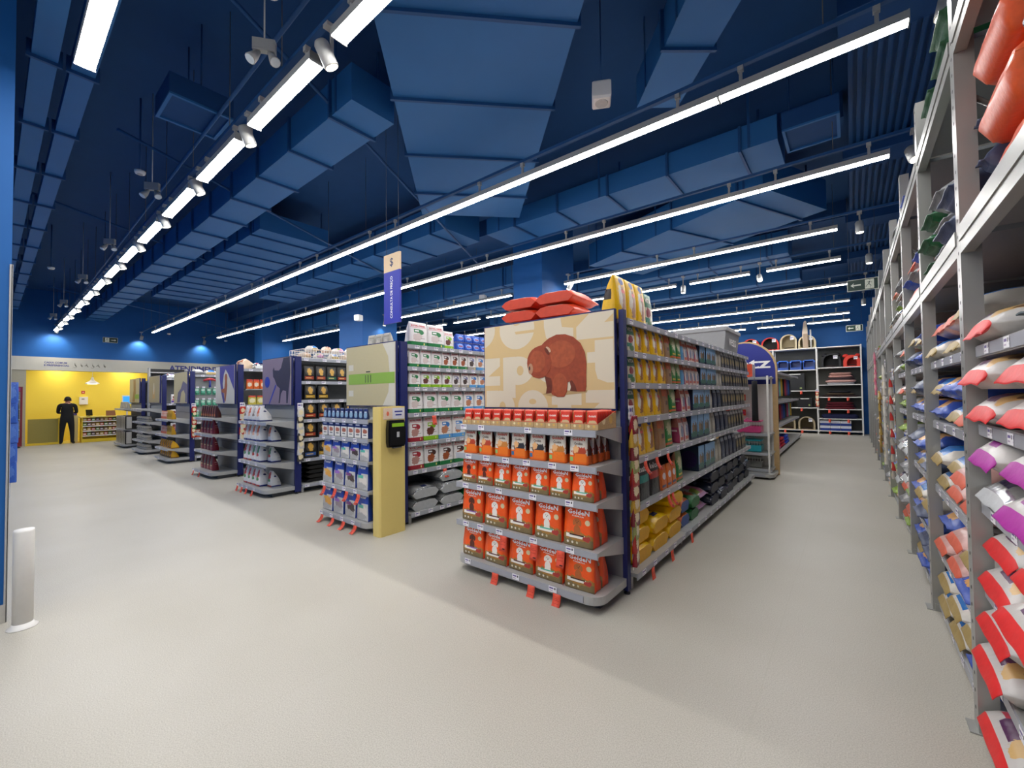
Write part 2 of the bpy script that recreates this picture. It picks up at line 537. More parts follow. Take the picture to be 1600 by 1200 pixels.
design('blue_pack', 'bag', 0.15, 0.115, 0.10, '2350C0', [('b', 0.5, 0.5, 0.35, 0.3, '6F97E8'), ('r', 0.25, 0.4, 0.8, 0.58, '8A4A70')], side='1D43A8', desc='glossy blue pet pad pack', name='pad_pack', cat='pack', rough=0.2, topw=0.98)

def premier(key, band, animal, desc, W=0.23, H=0.335, D=0.07):
    design(key, 'bag', W, H, D, 'C6C4C2', [('r', 0, 0.62, 1, 1, '2348B0'), ('b', 0.6, 0.34, 0.3, 0.2, animal), ('r', 0.08, 0.44, 0.6, 0.56, band), ('r', 0, 0.55, 0.4, 0.64, '2348B0'), ('b', 0.4, 0.15, 0.4, 0.12, 'B0AEAC')],
        side='223F94', desc=desc, text=[('Premier', 0.48, 0.85, 0.7, 0.12, 'FFFFFF')], rough=0.35)
premier('premier_yellow', 'E8B040', 'E0A040', 'blue and silver bag with yellow strip')
premier('premier_violet', '9A6AC0', '9A8A90', 'blue and silver bag with violet strip')
premier('premier_plum', '7A3A80', '4A3A34', 'blue and silver bag with plum strip')
premier('premier_green', '5AB8A0', 'E0D8D0', 'blue and silver bag with green strip')
design('blue_pouch', 'bag', 0.085, 0.145, 0.03, '1B2C66', [('b', 0.5, 0.4, 0.42, 0.28, '8FB0C8'), ('r', 0.2, 0.62, 0.8, 0.72, 'C8D0E0')], side='182650', desc='small navy treat pouch', name='treat_pouch', cat='pouch')
design('white_carton', 'box', 0.135, 0.20, 0.07, 'E4E0DA', [('r', 0, 0.66, 1, 1, '1E2F6E'), ('b', 0.5, 0.45, 0.35, 0.14, 'A8604A'), ('r', 0.25, 0.18, 0.75, 0.24, '3A3A48'), ('r', 0.2, 0.78, 0.8, 0.86, 'D8DCF0')], side='2A3A72', desc='white and navy biscuit carton', name='biscuit_carton', cat='box')

def black(key, band, desc):
    design(key, 'bag', 0.20, 0.27, 0.09, '23211F', [('e', 0.5, 0.62, 0.36, 0.26, '4A4640'), ('b', 0.5, 0.60, 0.20, 0.24, 'D8A850'), ('r', 0.1, 0.12, 0.9, 0.30, band), ('r', 0.2, 0.18, 0.7, 0.23, 'D8B878'), ('r', 0, 0.33, 1, 0.37, '0D0C0C')],
        side='1A1817', desc=desc, rough=0.3)
black('black_red', 'A8402A', 'black food bag with rust band')
black('black_gold', 'B08A2A', 'black food bag with gold band')
black('black_blue', '3A5A98', 'black food bag with blue band')
black('black_green', '2A6A50', 'black food bag with green band')
design('white_dog_box', 'bag', 0.16, 0.27, 0.06, 'E8E2E0', [('b', 0.5, 0.7, 0.25, 0.18, '8A4A40'), ('r', 0.1, 0.1, 0.9, 0.3, '5A3A98'), ('b', 0.5, 0.42, 0.3, 0.1, 'D85060')], desc='white puppy food bag with purple patch')
def tri(key, c1, c2, base, desc):
    design(key, 'bag', 0.15, 0.30, 0.22, 'E6E2DE', [('b', 0.45, 0.66, 0.34, 0.26, c1), ('b', 0.5, 0.42, 0.3, 0.1, c2), ('r', 0, 0, 1, 0.10, base)], side='E2E0DE',
        side_shapes=[('r', 0, 0, 1, 0.08, '1E2A70'), ('e', 0.4, 0.66, 0.14, 0.05, '20285E'), ('r', 0.45, 0.24, 0.8, 0.30, 'C8CCD4')], desc=desc, topw=0.8)
tri('tri_orange', 'D8602A', 'E8B898', '203080', 'white wedge bag with orange cat')
tri('tri_red', 'C03028', '4A8A50', 'C03028', 'white wedge bag with red print')
tri('tri_green', '4A8A58', 'C8453A', '203080', 'white wedge bag with green print')
tri('tri_grey', 'B8A898', '8A7A6A', '203080', 'white wedge bag with tabby cat')
design('maroon', 'bag', 0.17, 0.30, 0.11, '7A1A26', [('b', 0.5, 0.6, 0.32, 0.2, '3A0E14'), ('r', 0.2, 0.3, 0.8, 0.38, 'D8B070'), ('b', 0.5, 0.18, 0.3, 0.1, 'A8323A')], side='7E1C2A', side_shapes=[('r', 0.3, 0.55, 0.9, 0.58, 'E0B8A8'), ('r', 0.3, 0.42, 0.9, 0.44, 'C88A80')], desc='maroon cat food bag')
design('brown_box', 'bag', 0.12, 0.26, 0.10, '3A1714', [('b', 0.5, 0.5, 0.3, 0.3, '7A3A22'), ('r', 0.2, 0.12, 0.8, 0.3, 'C8702A')], desc='dark brown treat bag')
design('yellow_wedge', 'bag', 0.14, 0.26, 0.16, 'D8901A', [('b', 0.5, 0.6, 0.3, 0.25, '7A4A1A'), ('r', 0.1, 0.1, 0.9, 0.28, '5A3A20')], side='E0A81E', side_shapes=[('r', 0, 0.0, 1, 0.1, '8A5A1A')], desc='yellow wedge bag')
design('orange_pouch', 'bag', 0.11, 0.20, 0.05, 'D8603A', [('b', 0.5, 0.5, 0.36, 0.25, 'F0D8C8'), ('r', 0.1, 0.75, 0.9, 0.9, 'E8E0D8')], side='C8502A', desc='orange treat pouch', name='treat_pouch', cat='pouch')
design('yellow_pouch', 'bag', 0.10, 0.22, 0.09, 'C89A1A', [('b', 0.5, 0.5, 0.3, 0.25, '8A6A14')], side='B88A18', desc='mustard treat pouch', name='treat_pouch', cat='pouch')
design('grey_carton', 'box', 0.22, 0.38, 0.32, 'B2AEA4', [('b', 0.4, 0.5, 0.35, 0.3, '8E8A80'), ('r', 0.7, 0.1, 0.96, 0.9, '2A2826')], side='23211F', side_shapes=[('r', 0.1, 0.05, 0.5, 0.95, 'B8B4AC')], desc='grey accessory carton', name='accessory_carton', cat='box')
design('snack_orange', 'bag', 0.12, 0.20, 0.05, 'D8621E', [('b', 0.5, 0.45, 0.34, 0.22, 'E8D8C0'), ('r', 0, 0.8, 1, 1, 'C82A18')], desc='orange snack bag', name='snack_bag')
design('snack_yellow', 'bag', 0.15, 0.19, 0.07, 'D0C04A', [('r', 0, 0.82, 1, 1, 'D03A2A'), ('b', 0.5, 0.45, 0.4, 0.25, 'E8E0B8')], desc='yellow snack bag with red top', name='snack_bag')
# the foremost gondola's long side
design('vita', 'bag', 0.17, 0.25, 0.09, 'CFC8B2', [('r', 0, 0.60, 1, 1, '1F6A45'), ('b', 0.45, 0.45, 0.26, 0.14, '8E2030'), ('r', 0.05, 0.16, 0.6, 0.3, '28806A'), ('b', 0.6, 0.12, 0.3, 0.1, '4A7A40')], side='BDB7A2', side_shapes=[('r', 0, 0.6, 1, 1, '1F6A45')], desc='cream and green food bag', text=[('VITA', 0.5, 0.80, 0.72, 0.14, 'F4F2E6')])
design('pedigree', 'bag', 0.175, 0.25, 0.11, 'F6C20A', [('e', 0.62, 0.9, 0.22, 0.09, '1F3A86'), ('b', 0.62, 0.45, 0.27, 0.36, '9A6238'), ('b', 0.4, 0.55, 0.16, 0.25, 'E8E0D0'), ('r', 0.5, 0.62, 0.85, 0.70, 'E05048')], side='F4BE08', side_shapes=[('r', 0.25, 0.45, 0.75, 0.68, '2A1A16'), ('r', 0.2, 0.12, 0.7, 0.2, 'C8920A')], desc='yellow dog food bag')
design('kraft', 'bag', 0.17, 0.25, 0.10, '9A7550', [('r', 0.1, 0.66, 0.95, 1, 'C8622E'), ('r', 0.4, 0.33, 0.8, 0.48, '4A2A22'), ('e', 0.7, 0.66, 0.14, 0.08, 'B03A2E')], side='A5805C', desc='brown kraft food bag')
design('green_bag', 'bag', 0.15, 0.25, 0.10, '2C7A3A', [('r', 0, 0.6, 1, 1, '8AA066'), ('b', 0.5, 0.6, 0.3, 0.2, 'C8C8A0'), ('r', 0, 0.06, 1, 0.14, 'D8602A'), ('r', 0.2, 0.2, 0.9, 0.26, 'E8C040')], side='24823A', side_shapes=[('r', 0, 0.04, 1, 0.12, 'D87A2A'), ('r', 0, 0.7, 1, 1, 'A07050')], desc='green food bag with orange foot')
design('pink_bag', 'bag', 0.14, 0.27, 0.16, 'E2D4CC', [('r', 0.05, 0.72, 0.95, 0.86, 'C86450'), ('b', 0.5, 0.4, 0.3, 0.24, '8A90A8'), ('r', 0.1, 0.08, 0.9, 0.2, 'D0705E')], side='B86A58', side_shapes=[('r', 0, 0.0, 1, 0.55, 'B03A5E'), ('r', 0.1, 0.4, 0.9, 0.46, 'E8C8C8')], desc='pale pink food bag')
design('blue_side', 'bag', 0.13, 0.25, 0.16, '5A9AC8', [('r', 0, 0.7, 1, 1, 'C8502A')], side='4A90C8', side_shapes=[('r', 0, 0.66, 1, 1, 'C85A2A')], desc='light blue and orange food bag')
design('photo_carton', 'box', 0.25, 0.25, 0.2, '7FB0DC', [('r', 0, 0, 1, 0.16, '16304A'), ('b', 0.35, 0.4, 0.2, 0.3, '8A6A48'), ('b', 0.7, 0.4, 0.2, 0.3, '5A4A38'), ('b', 0.5, 0.2, 0.5, 0.12, '2A6A5A')], side='1A2A40', side_shapes=[('e', 0.5, 0.45, 0.42, 0.35, '2A1A48')], desc='sky blue dog photo carton', name='food_carton', cat='box')
design('stone_bag', 'bag', 0.16, 0.25, 0.09, 'A9A498', [('b', 0.5, 0.4, 0.3, 0.25, 'C8C2B4'), ('r', 0.1, 0.75, 0.9, 0.85, '8A8678')], desc='stone grey food bag')
design('dark_bag', 'bag', 0.19, 0.25, 0.10, '33363E', [('r', 0, 0.76, 1, 1, 'A4A6AA'), ('b', 0.5, 0.45, 0.3, 0.22, 'A08E58'), ('r', 0.15, 0.1, 0.85, 0.16, '585C66'), ('r', 0.2, 0.8, 0.8, 0.9, 'D0D0D0')], side='24262C', desc='charcoal food bag with pale top')
design('navy_bag', 'bag', 0.20, 0.26, 0.10, '1C2740', [('r', 0.1, 0.78, 0.9, 0.92, '98A0B0'), ('b', 0.5, 0.4, 0.3, 0.25, '3A4660'), ('r', 0.2, 0.12, 0.8, 0.18, '586478')], side='161F36', desc='navy food bag with pale badge')
design('black_teal', 'bag', 0.24, 0.33, 0.13, '1B1E22', [('r', 0, 0.46, 1, 0.66, '2C8A82'), ('b', 0.5, 0.2, 0.4, 0.14, '2E3436')], desc='black bag with teal band', text=[('nats', 0.5, 0.82, 0.7, 0.14, 'E8E8E8')])
design('black_coral', 'bag', 0.24, 0.33, 0.13, '1B1E22', [('r', 0, 0.46, 1, 0.66, 'B83A34'), ('b', 0.5, 0.2, 0.4, 0.14, '2E3436')], desc='black bag with red band', text=[('kelcat', 0.5, 0.82, 0.8, 0.16, 'E8E8E8')])
design('black_green_band', 'bag', 0.2, 0.33, 0.13, '1B1E22', [('r', 0, 0.0, 1, 0.4, '8AA070')], desc='black bag with green foot', text=[('nats', 0.5, 0.72, 0.7, 0.14, 'E8E8E8')])
design('orange_small', 'bag', 0.14, 0.24, 0.08, 'DC7024', [('e', 0.5, 0.55, 0.28, 0.14, 'E8E4EE'), ('r', 0.1, 0.1, 0.9, 0.2, '3A4A78')], side='D8691E', desc='small orange food bag')
# sacks lying on bottom shelves and racks
def sack(key, W, L, T, base, shapes, crimp, desc, side=None, **kw):
    design(key, 'sack', W, T, L, base, shapes, side=side, crimp=crimp, desc=desc, name='food_sack', cat='sack', **kw)
sack('sack_yellow', 0.40, 0.5, 0.143, 'FFCC10', [('r', 0.25, 0.35, 0.75, 0.7, '4A2A1E'), ('r', 0.3, 0.22, 0.6, 0.3, '2A3A80')], 'E0A80E', 'yellow dog food sack', rough=0.25, blunt=True)
sack('sack_orange_blue', 0.3, 0.45, 0.14, 'D8691E', [('r', 0, 0.3, 1, 0.5, '2A4A88'), ('b', 0.5, 0.6, 0.3, 0.2, 'E8D8C0')], '2F4F90', 'orange and blue food sack', side='33508E', blunt=True)
sack('sack_green', 0.32, 0.48, 0.13, '1E7038', [('b', 0.5, 0.4, 0.3, 0.2, 'B04A3A'), ('r', 0.2, 0.55, 0.8, 0.7, 'D8D8C8')], '1A6632', 'green food sack', blunt=True)
sack('sack_pinkwhite', 0.36, 0.55, 0.13, 'D8D2D0', [('b', 0.5, 0.4, 0.35, 0.25, 'C87A9A'), ('r', 0.1, 0.2, 0.4, 0.35, '8AA040')], 'B888B0', 'white and pink food sack')
sack('sack_navy', 0.4, 0.6, 0.14, '1D2338', [('r', 0.2, 0.15, 0.8, 0.3, '9AA0B0'), ('b', 0.5, 0.5, 0.4, 0.25, '5A5E6E')], '141A2E', 'navy food sack', rough=0.25, blunt=True)
sack('sack_silver', 0.42, 0.55, 0.14, 'B8BABC', [('b', 0.4, 0.3, 0.4, 0.2, 'D8DADC'), ('r', 0.4, 0.2, 0.6, 0.28, '3A4A90')], 'AEB0B2', 'silver foil food sack', rough=0.2, blunt=True)
sack('sack_deepgreen', 0.4, 0.55, 0.143, '0E6A38', [('r', 0.1, 0.25, 0.9, 0.32, 'C8D8C8')], '0C5E32', 'deep green food sack', rough=0.22, blunt=True)
sack('sack_black', 0.55, 0.4, 0.068, '151414', [('r', 0.55, 0.05, 0.9, 0.3, 'B8A8A0')], '100F0F', 'black food sack', rough=0.25, blunt=True)
sack('sack_orange_top', 0.42, 0.6, 0.12, 'DC4A28', [('r', 0.3, 0.1, 0.7, 0.3, 'E8A090')], 'D84424', 'orange food sack', blunt=True)
RW = [('r', 0.12, 0.18, 0.32, 0.44, 'C83048'), ('r', 0.32, 0.15, 0.66, 0.50, '5A2A58'), ('b', 0.74, 0.3, 0.14, 0.16, 'D8B070'), ('e', 0.8, 0.3, 0.07, 0.08, '6A4A30'), ('r', 0.36, 0.3, 0.6, 0.33, 'E8D8D0')]
sack('rack_red', 0.42, 0.62, 0.143, 'CFCAC6', RW, 'E02A2C', 'white food sack with red seal', side='C4BEB8', rough=0.28, nu=12, nv=18, droop=0.035, cw=0.085)
sack('rack_magenta', 0.40, 0.62, 0.15, 'CFCAC6', [('r', 0.14, 0.18, 0.32, 0.42, 'C82E40'), ('r', 0.32, 0.15, 0.66, 0.48, 'A02A98'), ('e', 0.78, 0.3, 0.1, 0.1, 'C8A060'), ('e', 0.78, 0.3, 0.06, 0.07, '6A4A30')], 'B02A9E', 'white food sack with magenta seal', side='C4BEB8', rough=0.28, nu=12, nv=18, droop=0.035, cw=0.085)
sack('rack_silver', 0.38, 0.6, 0.14, 'C4C6C8', [('r', 0.3, 0.18, 0.66, 0.36, '4A3A78'), ('r', 0.14, 0.2, 0.3, 0.34, 'C83A48')], 'C2C4C6', 'silver food sack', rough=0.22, nu=10, nv=16, droop=0.03, cw=0.08)
sack('rack_orange', 0.40, 0.52, 0.26, 'E05A2A', [('r', 0.35, 0.4, 0.65, 0.5, 'D8C8BC'), ('r', 0.38, 0.42, 0.62, 0.48, '8A7A72')], 'E4602C', 'orange food sack with grey label', rough=0.35, nu=12, nv=18, droop=-0.03, cw=0.08)
sack('rack_slate', 0.40, 0.62, 0.18, '2E4450', [('b', 0.5, 0.4, 0.4, 0.3, '3A5260')], '2A3E4A', 'slate food sack', rough=0.3, nu=12, nv=18)
sack('rack_denim', 0.38, 0.6, 0.17, '4A5470', [('b', 0.5, 0.5, 0.5, 0.3, '6A7490')], '3E4866', 'dusty blue food sack', rough=0.3, nu=10, nv=14)
sack('rack_green', 0.38, 0.6, 0.15, '22603A', [('r', 0.3, 0.3, 0.7, 0.5, 'B8C8C0')], '1F5634', 'dark green food sack', rough=0.25)
sack('rack_blue', 0.36, 0.55, 0.15, '3A5AB8', [('b', 0.5, 0.35, 0.25, 0.2, 'E0A868'), ('r', 0.2, 0.5, 0.8, 0.6, 'C8D4F0')], '3450A8', 'blue food sack', rough=0.22)
sack('rack_gold', 0.36, 0.55, 0.14, 'DCD6CC', [('r', 0.2, 0.2, 0.8, 0.5, '2A78C8'), ('b', 0.5, 0.6, 0.3, 0.2, 'C8B070')], 'A8905A', 'white, blue and gold food sack', rough=0.25, droop=0.03, cw=0.085)
sack('rack_rose', 0.36, 0.55, 0.14, 'D8A8A0', [('r', 0.2, 0.3, 0.6, 0.5, 'E8E0DC'), ('b', 0.6, 0.6, 0.2, 0.2, 'A82A40')], 'D8664E', 'rose and white food sack', rough=0.25, droop=0.03, cw=0.085)
sack('rack_lime', 0.36, 0.55, 0.14, '8AA83A', [('r', 0.2, 0.3, 0.7, 0.5, 'E8E8D8')], '7C9A30', 'lime food sack', rough=0.25)
sack('rack_grey', 0.36, 0.55, 0.15, '8A8A8C', [('b', 0.5, 0.4, 0.4, 0.3, 'C8C8CA')], '77777A', 'grey food sack', rough=0.22)
sack('rack_peach', 0.36, 0.55, 0.14, 'D0B8A0', [('b', 0.5, 0.4, 0.3, 0.2, 'A86A50')], 'C0A488', 'peach food sack', rough=0.25)
# ------------------------------------------------------------------ the setting
ZC = 5.5
def floor_material():
    m = bpy.data.materials.new('vinyl_floor'); m.use_nodes = True
    nt = m.node_tree; N, Lk = nt.nodes.new, nt.links.new
    b = nt.nodes['Principled BSDF']; b.inputs['Roughness'].default_value = 0.42
    b.inputs['Specular IOR Level'].default_value = 0.35
    tc = N('ShaderNodeTexCoord')
    n1 = N('ShaderNodeTexNoise'); n1.inputs['Scale'].default_value = 170; n1.inputs['Detail'].default_value = 5
    n2 = N('ShaderNodeTexNoise'); n2.inputs['Scale'].default_value = 0.7; n2.inputs['Detail'].default_value = 5
    n3 = N('ShaderNodeTexVoronoi'); n3.inputs['Scale'].default_value = 55
    for n in (n1, n2, n3): Lk(tc.outputs['Object'], n.inputs['Vector'])
    r1 = N('ShaderNodeValToRGB'); r1.color_ramp.elements[0].position = 0.35; r1.color_ramp.elements[1].position = 0.62
    r1.color_ramp.elements[0].color = lin('ABA69B'); r1.color_ramp.elements[1].color = lin('C2BEB4')
    Lk(n1.outputs['Fac'], r1.inputs[0])
    mx = N('ShaderNodeMix'); mx.data_type = 'RGBA'; mx.blend_type = 'MULTIPLY'; mx.inputs[0].default_value = 0.35
    r2 = N('ShaderNodeValToRGB'); r2.color_ramp.elements[0].position = 0.3; r2.color_ramp.elements[1].position = 0.7
    r2.color_ramp.elements[0].color = lin('D8D4C8'); r2.color_ramp.elements[1].color = (1, 1, 1, 1)
    Lk(n2.outputs['Fac'], r2.inputs[0]); Lk(r1.outputs[0], mx.inputs[6]); Lk(r2.outputs[0], mx.inputs[7])
    # welded sheet seams every 2 m
    sp = N('ShaderNodeSeparateXYZ'); Lk(tc.outputs['Object'], sp.inputs[0])
    md = N('ShaderNodeMath'); md.operation = 'PINGPONG'; md.inputs[1].default_value = 1.0
    ad = N('ShaderNodeMath'); ad.operation = 'ADD'; ad.inputs[1].default_value = 2.42; Lk(sp.outputs[0], ad.inputs[0])
    Lk(ad.outputs[0], md.inputs[0])
    lt = N('ShaderNodeMath'); lt.operation = 'LESS_THAN'; lt.inputs[1].default_value = 0.003; Lk(md.outputs[0], lt.inputs[0])
    m2 = N('ShaderNodeMix'); m2.data_type = 'RGBA'; m2.inputs[7].default_value = lin('A8A394')
    sc = N('ShaderNodeMath'); sc.operation = 'MULTIPLY'; sc.inputs[1].default_value = 0.3; Lk(lt.outputs[0], sc.inputs[0])
    Lk(sc.outputs[0], m2.inputs[0]); Lk(mx.outputs[2], m2.inputs[6])
    Lk(m2.outputs[2], b.inputs['Base Color'])
    bp = N('ShaderNodeBump'); bp.inputs['Strength'].default_value = 0.04; bp.inputs['Distance'].default_value = 0.004
    Lk(n1.outputs['Fac'], bp.inputs['Height']); Lk(bp.outputs['Normal'], b.inputs['Normal'])
    return m

M_BLUE = mat('blue_wall_paint', '05589E', 0.65, var=0.06, scale=6)
M_CEIL = mat('blue_ceiling_paint', '0B447A', 0.8, var=0.08, scale=5)
M_DUCT = mat('blue_duct_paint', '2166A4', 0.6, var=0.06, scale=4)
M_DUCT2 = mat('blue_steel_paint', '134A80', 0.6, var=0.06, scale=8)
M_BAND = mat('pale_fascia_paint', 'C6C2B4', 0.6, var=0.05, scale=4)
M_YEL = mat('yellow_mosaic_wall', 'F2D648', 0.5, var=0.12, scale=60)
M_YELP = mat('yellow_lacquer', 'E2C22E', 0.4, var=0.05)
M_OLIVE = mat('olive_laminate', '94883E', 0.5, var=0.06)
M_GREY = mat('grey_powder_coat', 'B4B4B2', 0.38, 0.25, var=0.04, scale=12)
M_GREYD = mat('dark_grey_steel', '55575A', 0.5, 0.3, var=0.06)
M_WHITE = mat('white_plastic', 'E8E6E2', 0.4, var=0.03)
M_NAVY = mat('navy_post_paint', '17205E', 0.45, var=0.05)
M_BLACK = mat('black_plastic', '111113', 0.35, var=0.05)
M_FIX = mat('pale_fitting', 'A9A9A6', 0.45, var=0.03)
M_TUBE = mat('lit_diffuser', 'FFFDFA', 0.4, var=0, emit=TUBE_POWER)
M_WOOD = mat('light_plywood', 'C8A878', 0.5, var=0.15, scale=20)
M_BEIGE = mat('beige_column', 'E0C878', 0.45, var=0.03, scale=8)
M_STEELP = mat('brushed_steel', 'A8A8A8', 0.25, 0.9, var=0.06)

FM = floor_material()
fl = struct(MB().box(-24.2, -5, -0.1, 1.5, 20.5, 0).build('floor', FM))
ce = struct(MB().box(-24.2, -5, ZC, 1.5, 20.5, ZC + 0.15).build('ceiling', M_CEIL))
struct(MB().box(1.3, -5, 0, 1.5, 20.5, ZC).build('wall_right', M_BLUE))
struct(MB().box(-24.2, 20.3, 0, 1.5, 20.5, ZC).build('wall_back', M_BLUE))
struct(MB().box(-24.2, -5.2, 0, 1.5, -5, ZC).build('wall_front', mat('pale_wall_paint', 'C9C6BC', 0.6)))
near = struct(MB().box(-24.2, -5, 0, -4.8, 0.1, ZC).build('wall_near', M_BLUE))
g = MB().box(-4.8, 0.09, 0, -4.79, 0.104, 2.6).box(-4.82, 0.1, 0, -4.79, 0.107, 2.6).build('corner_guard', M_GREY, near)
struct(MB().box(-4.8, -5, 0, -4.785, 0.1, 0.13).build('baseboard_near', mat('grey_skirting', 'B6B3AC', 0.5)))
# left wall: blue above, pale fascia, yellow checkout recess
struct(MB().box(-22.6, 0.1, 3.12, -22.3, 20.3, ZC).box(-24.2, 9.0, 0, -22.3, 20.3, 2.65).build('wall_left', M_BLUE))
struct(MB().box(-22.62, 0.1, 2.65, -22.25, 20.3, 3.12).build('trim_1', M_BAND))
struct(MB().box(-24.2, 0.1, 0, -23.9, 9.0, 3.12).build('wall_checkout', M_YEL))
struct(MB().box(-24.2, 0.1, 3.12, -22.6, 9.0, 3.2).build('ceiling_checkout', mat('pale_yellow_ceiling', 'E8D890', 0.6)))
struct(MB().box(-23.9, 0.1, 0, -22.28, 0.83, 2.65).build('wall_pilaster', mat('beige_grey_paint', 'A8A48E', 0.6)))
struct(MB().box(-23.9, 0.83, 0, -22.35, 9.0, 0.006).build('floor_checkout', mat('yellow_floor_paint', 'D8BE50', 0.4)))
# round of blue columns
def column(x0, y0, x1, y1, n):
    o = MB().box(x0, y0, 0, x1, y1, ZC).build('column', M_BLUE)
    struct(o); o.name = 'wall_column_%d' % n
column(-5.88, 7.4, -5.1, 8.72, 1)
column(-13.4, 7.4, -12.0, 8.7, 2)
column(-20.6, 7.4, -19.8, 8.7, 3)

# corrugated deck along the right side
dk = MB()
for k in range(15):
    x0 = 0.05 + k * 0.078
    dk.box(x0, 3.0, 5.02, x0 + 0.04, 20.295, 5.06)
dk.box(0.05, 3.0, 5.06, 1.295, 20.295, 5.08)
tag(dk.build('corrugated_deck', M_DUCT2), 'blue corrugated steel deck panel above the right storage rack', 'ceiling panel')
for i, y in enumerate((4.6, 7.5, 10.4, 13.3, 16.2)):
    tag(MB().box(-0.02, y, 4.86, 1.295, y + 0.5, 5.018).build('deck_beam', M_CEIL), '%s blue beam under the corrugated deck, counted from the near end' % ordn(i + 1), 'beam', 'beams under the corrugated deck')
# structural beams of the slab
for i, y in enumerate((-0.4, 2.9, 6.9, 10.9, 14.9, 18.6)):
    tag(MB().box(-24.0, y, 5.15, 0.0, y + 0.35, ZC).build('ceiling_beam', M_CEIL), 'dark blue ceiling beam across the shop, %s from the camera' % ordn(i + 1), 'beam', 'beams of the ceiling')

DUCTS = []
def in_duct(x, y):
    for p, d, n, L, w in DUCTS:
        q = Vector((x, y, 0)) - p
        if -0.1 < q.dot(d) < L + 0.1 and abs(q.dot(n)) < w / 2 + 0.08:
            return True
    return False
def duct(p0, p1, w, h, zb, label, seams=1.2, mtl=None, flange=0.03, first=0.4):
    p0, p1 = Vector((p0[0], p0[1], 0)), Vector((p1[0], p1[1], 0))
    d = (p1 - p0); L = d.length; d.normalize(); n = Vector((-d.y, d.x, 0))
    t = thing('air_duct', label, 'duct', (p0.x, p0.y, zb), group='painted ceiling ducts')
    c = d * L / 2 + Vector((0, 0, h / 2))
    MB().obox(c, d * L / 2, n * w / 2, Vector((0, 0, h / 2))).build('body', mtl or M_DUCT, t)
    for q in (0.3, L / 2, L - 0.3):
        for sg in (-1, 1):
            MB().obox(d * q + n * sg * (w / 2 + 0.004) + Vector((0, 0, (ZC - zb) / 2)), d * 0.015, n * 0.003, Vector((0, 0, (ZC - zb) / 2 - 0.001))).build('hanger_strap', M_DUCT2, t)
    DUCTS.append((p0.copy(), d.copy(), n.copy(), L, w))
    s = first
    proto = None
    while s < L:
        if proto is None:
            fb = MB()
            for q, a, e in ((Vector((0, 0, -flange / 2)), n * (w / 2 + flange), Vector((0, 0, flange / 2))),):
                fb.obox(q, d * 0.015, a, e)
            for sg in (-1, 1):
                fb.obox(n * sg * (w / 2 + flange / 2) + Vector((0, 0, h / 2)), d * 0.015, n * flange / 2, Vector((0, 0, h / 2)))
            proto = fb.mesh('seam_flange', [M_DUCT2])
        put('seam_flange', proto, t, tuple(d * s))
        s += seams
    return t
s45 = 0.7071
duct((-1.0, 1.15), (-4.9, 5.05), 1.62, 0.5, 4.6, 'wide blue duct crossing diagonally over the foremost gondola', 1.0, first=0.75)
duct((-3.8, 2.48), (-22.0, 2.48), 0.5, 0.38, 4.55, 'long blue duct beside the dashed light row', 0.95)
duct((-0.62, 6.25), (-5.3, 6.25), 0.75, 0.3, 4.62, 'blue duct running between the two longest light rows', 0.9)
duct((-5.65, 5.6), (-14.0, 5.6), 0.9, 0.5, 4.62, 'blue duct continuing left of the diagonal duct', 0.9)
duct((-8.4, 3.75), (-16.5, 3.75), 1.3, 0.35, 4.7, 'low flat duct with close seams over the middle aisle', 0.7)
duct((-0.6, 7.9), (-4.4, 9.6), 1.7, 0.5, 4.6, 'broad angled duct near the corrugated deck', 1.3)
duct((-7.0, 9.35), (-20.0, 9.35), 1.0, 0.5, 4.6, 'blue duct far over the rear aisles', 1.2)
duct((-1.0, 11.2), (-12.0, 11.2), 0.8, 0.5, 4.6, 'blue duct over the rear of the foremost gondola', 1.2)
duct((-2.3, 0.52), (-21.5, 0.52), 0.16, 0.12, 4.62, 'narrow blue cable duct nearest the pale corner', 1.4)
duct((-2.3, 0.28), (-21.5, 0.28), 0.16, 0.12, 4.62, 'narrow blue cable duct hugging the left wall', 1.4)
duct((-0.2, 2.9), (-1.6, 4.6), 0.45, 0.35, 4.75, 'short blue duct joining the diagonal duct from the right', 1.0)
duct((-12.0, 13.8), (-1.0, 13.8), 0.7, 0.5, 4.6, 'blue duct deep in the rear of the shop', 1.2)
for (a, b, lab) in (((-2.0, 1.46, 4.6), (-22.3, 1.70, 4.6), 'thin blue conduit along the dashed light row'), ((-6.5, 0.9, 4.7), (-9.5, 7.5, 4.55), 'thin blue pipe crossing over the middle displays'),
                    ((-3.6, 0.9, 4.75), (-6.6, 7.2, 4.5), 'thin blue pipe crossing under the diagonal duct'), ((-9.8, 0.4, 4.8), (-14.5, 8.0, 4.7), 'thin blue pipe far over the left displays'),
                    ((-17.0, 1.0, 4.7), (-22.2, 9.0, 4.45), 'thin blue pipe near the yellow checkout')):
    tag(MB().tube([a, b], 0.018, 8).build('ceiling_conduit', M_DUCT2), lab, 'pipe', 'ceiling conduits')
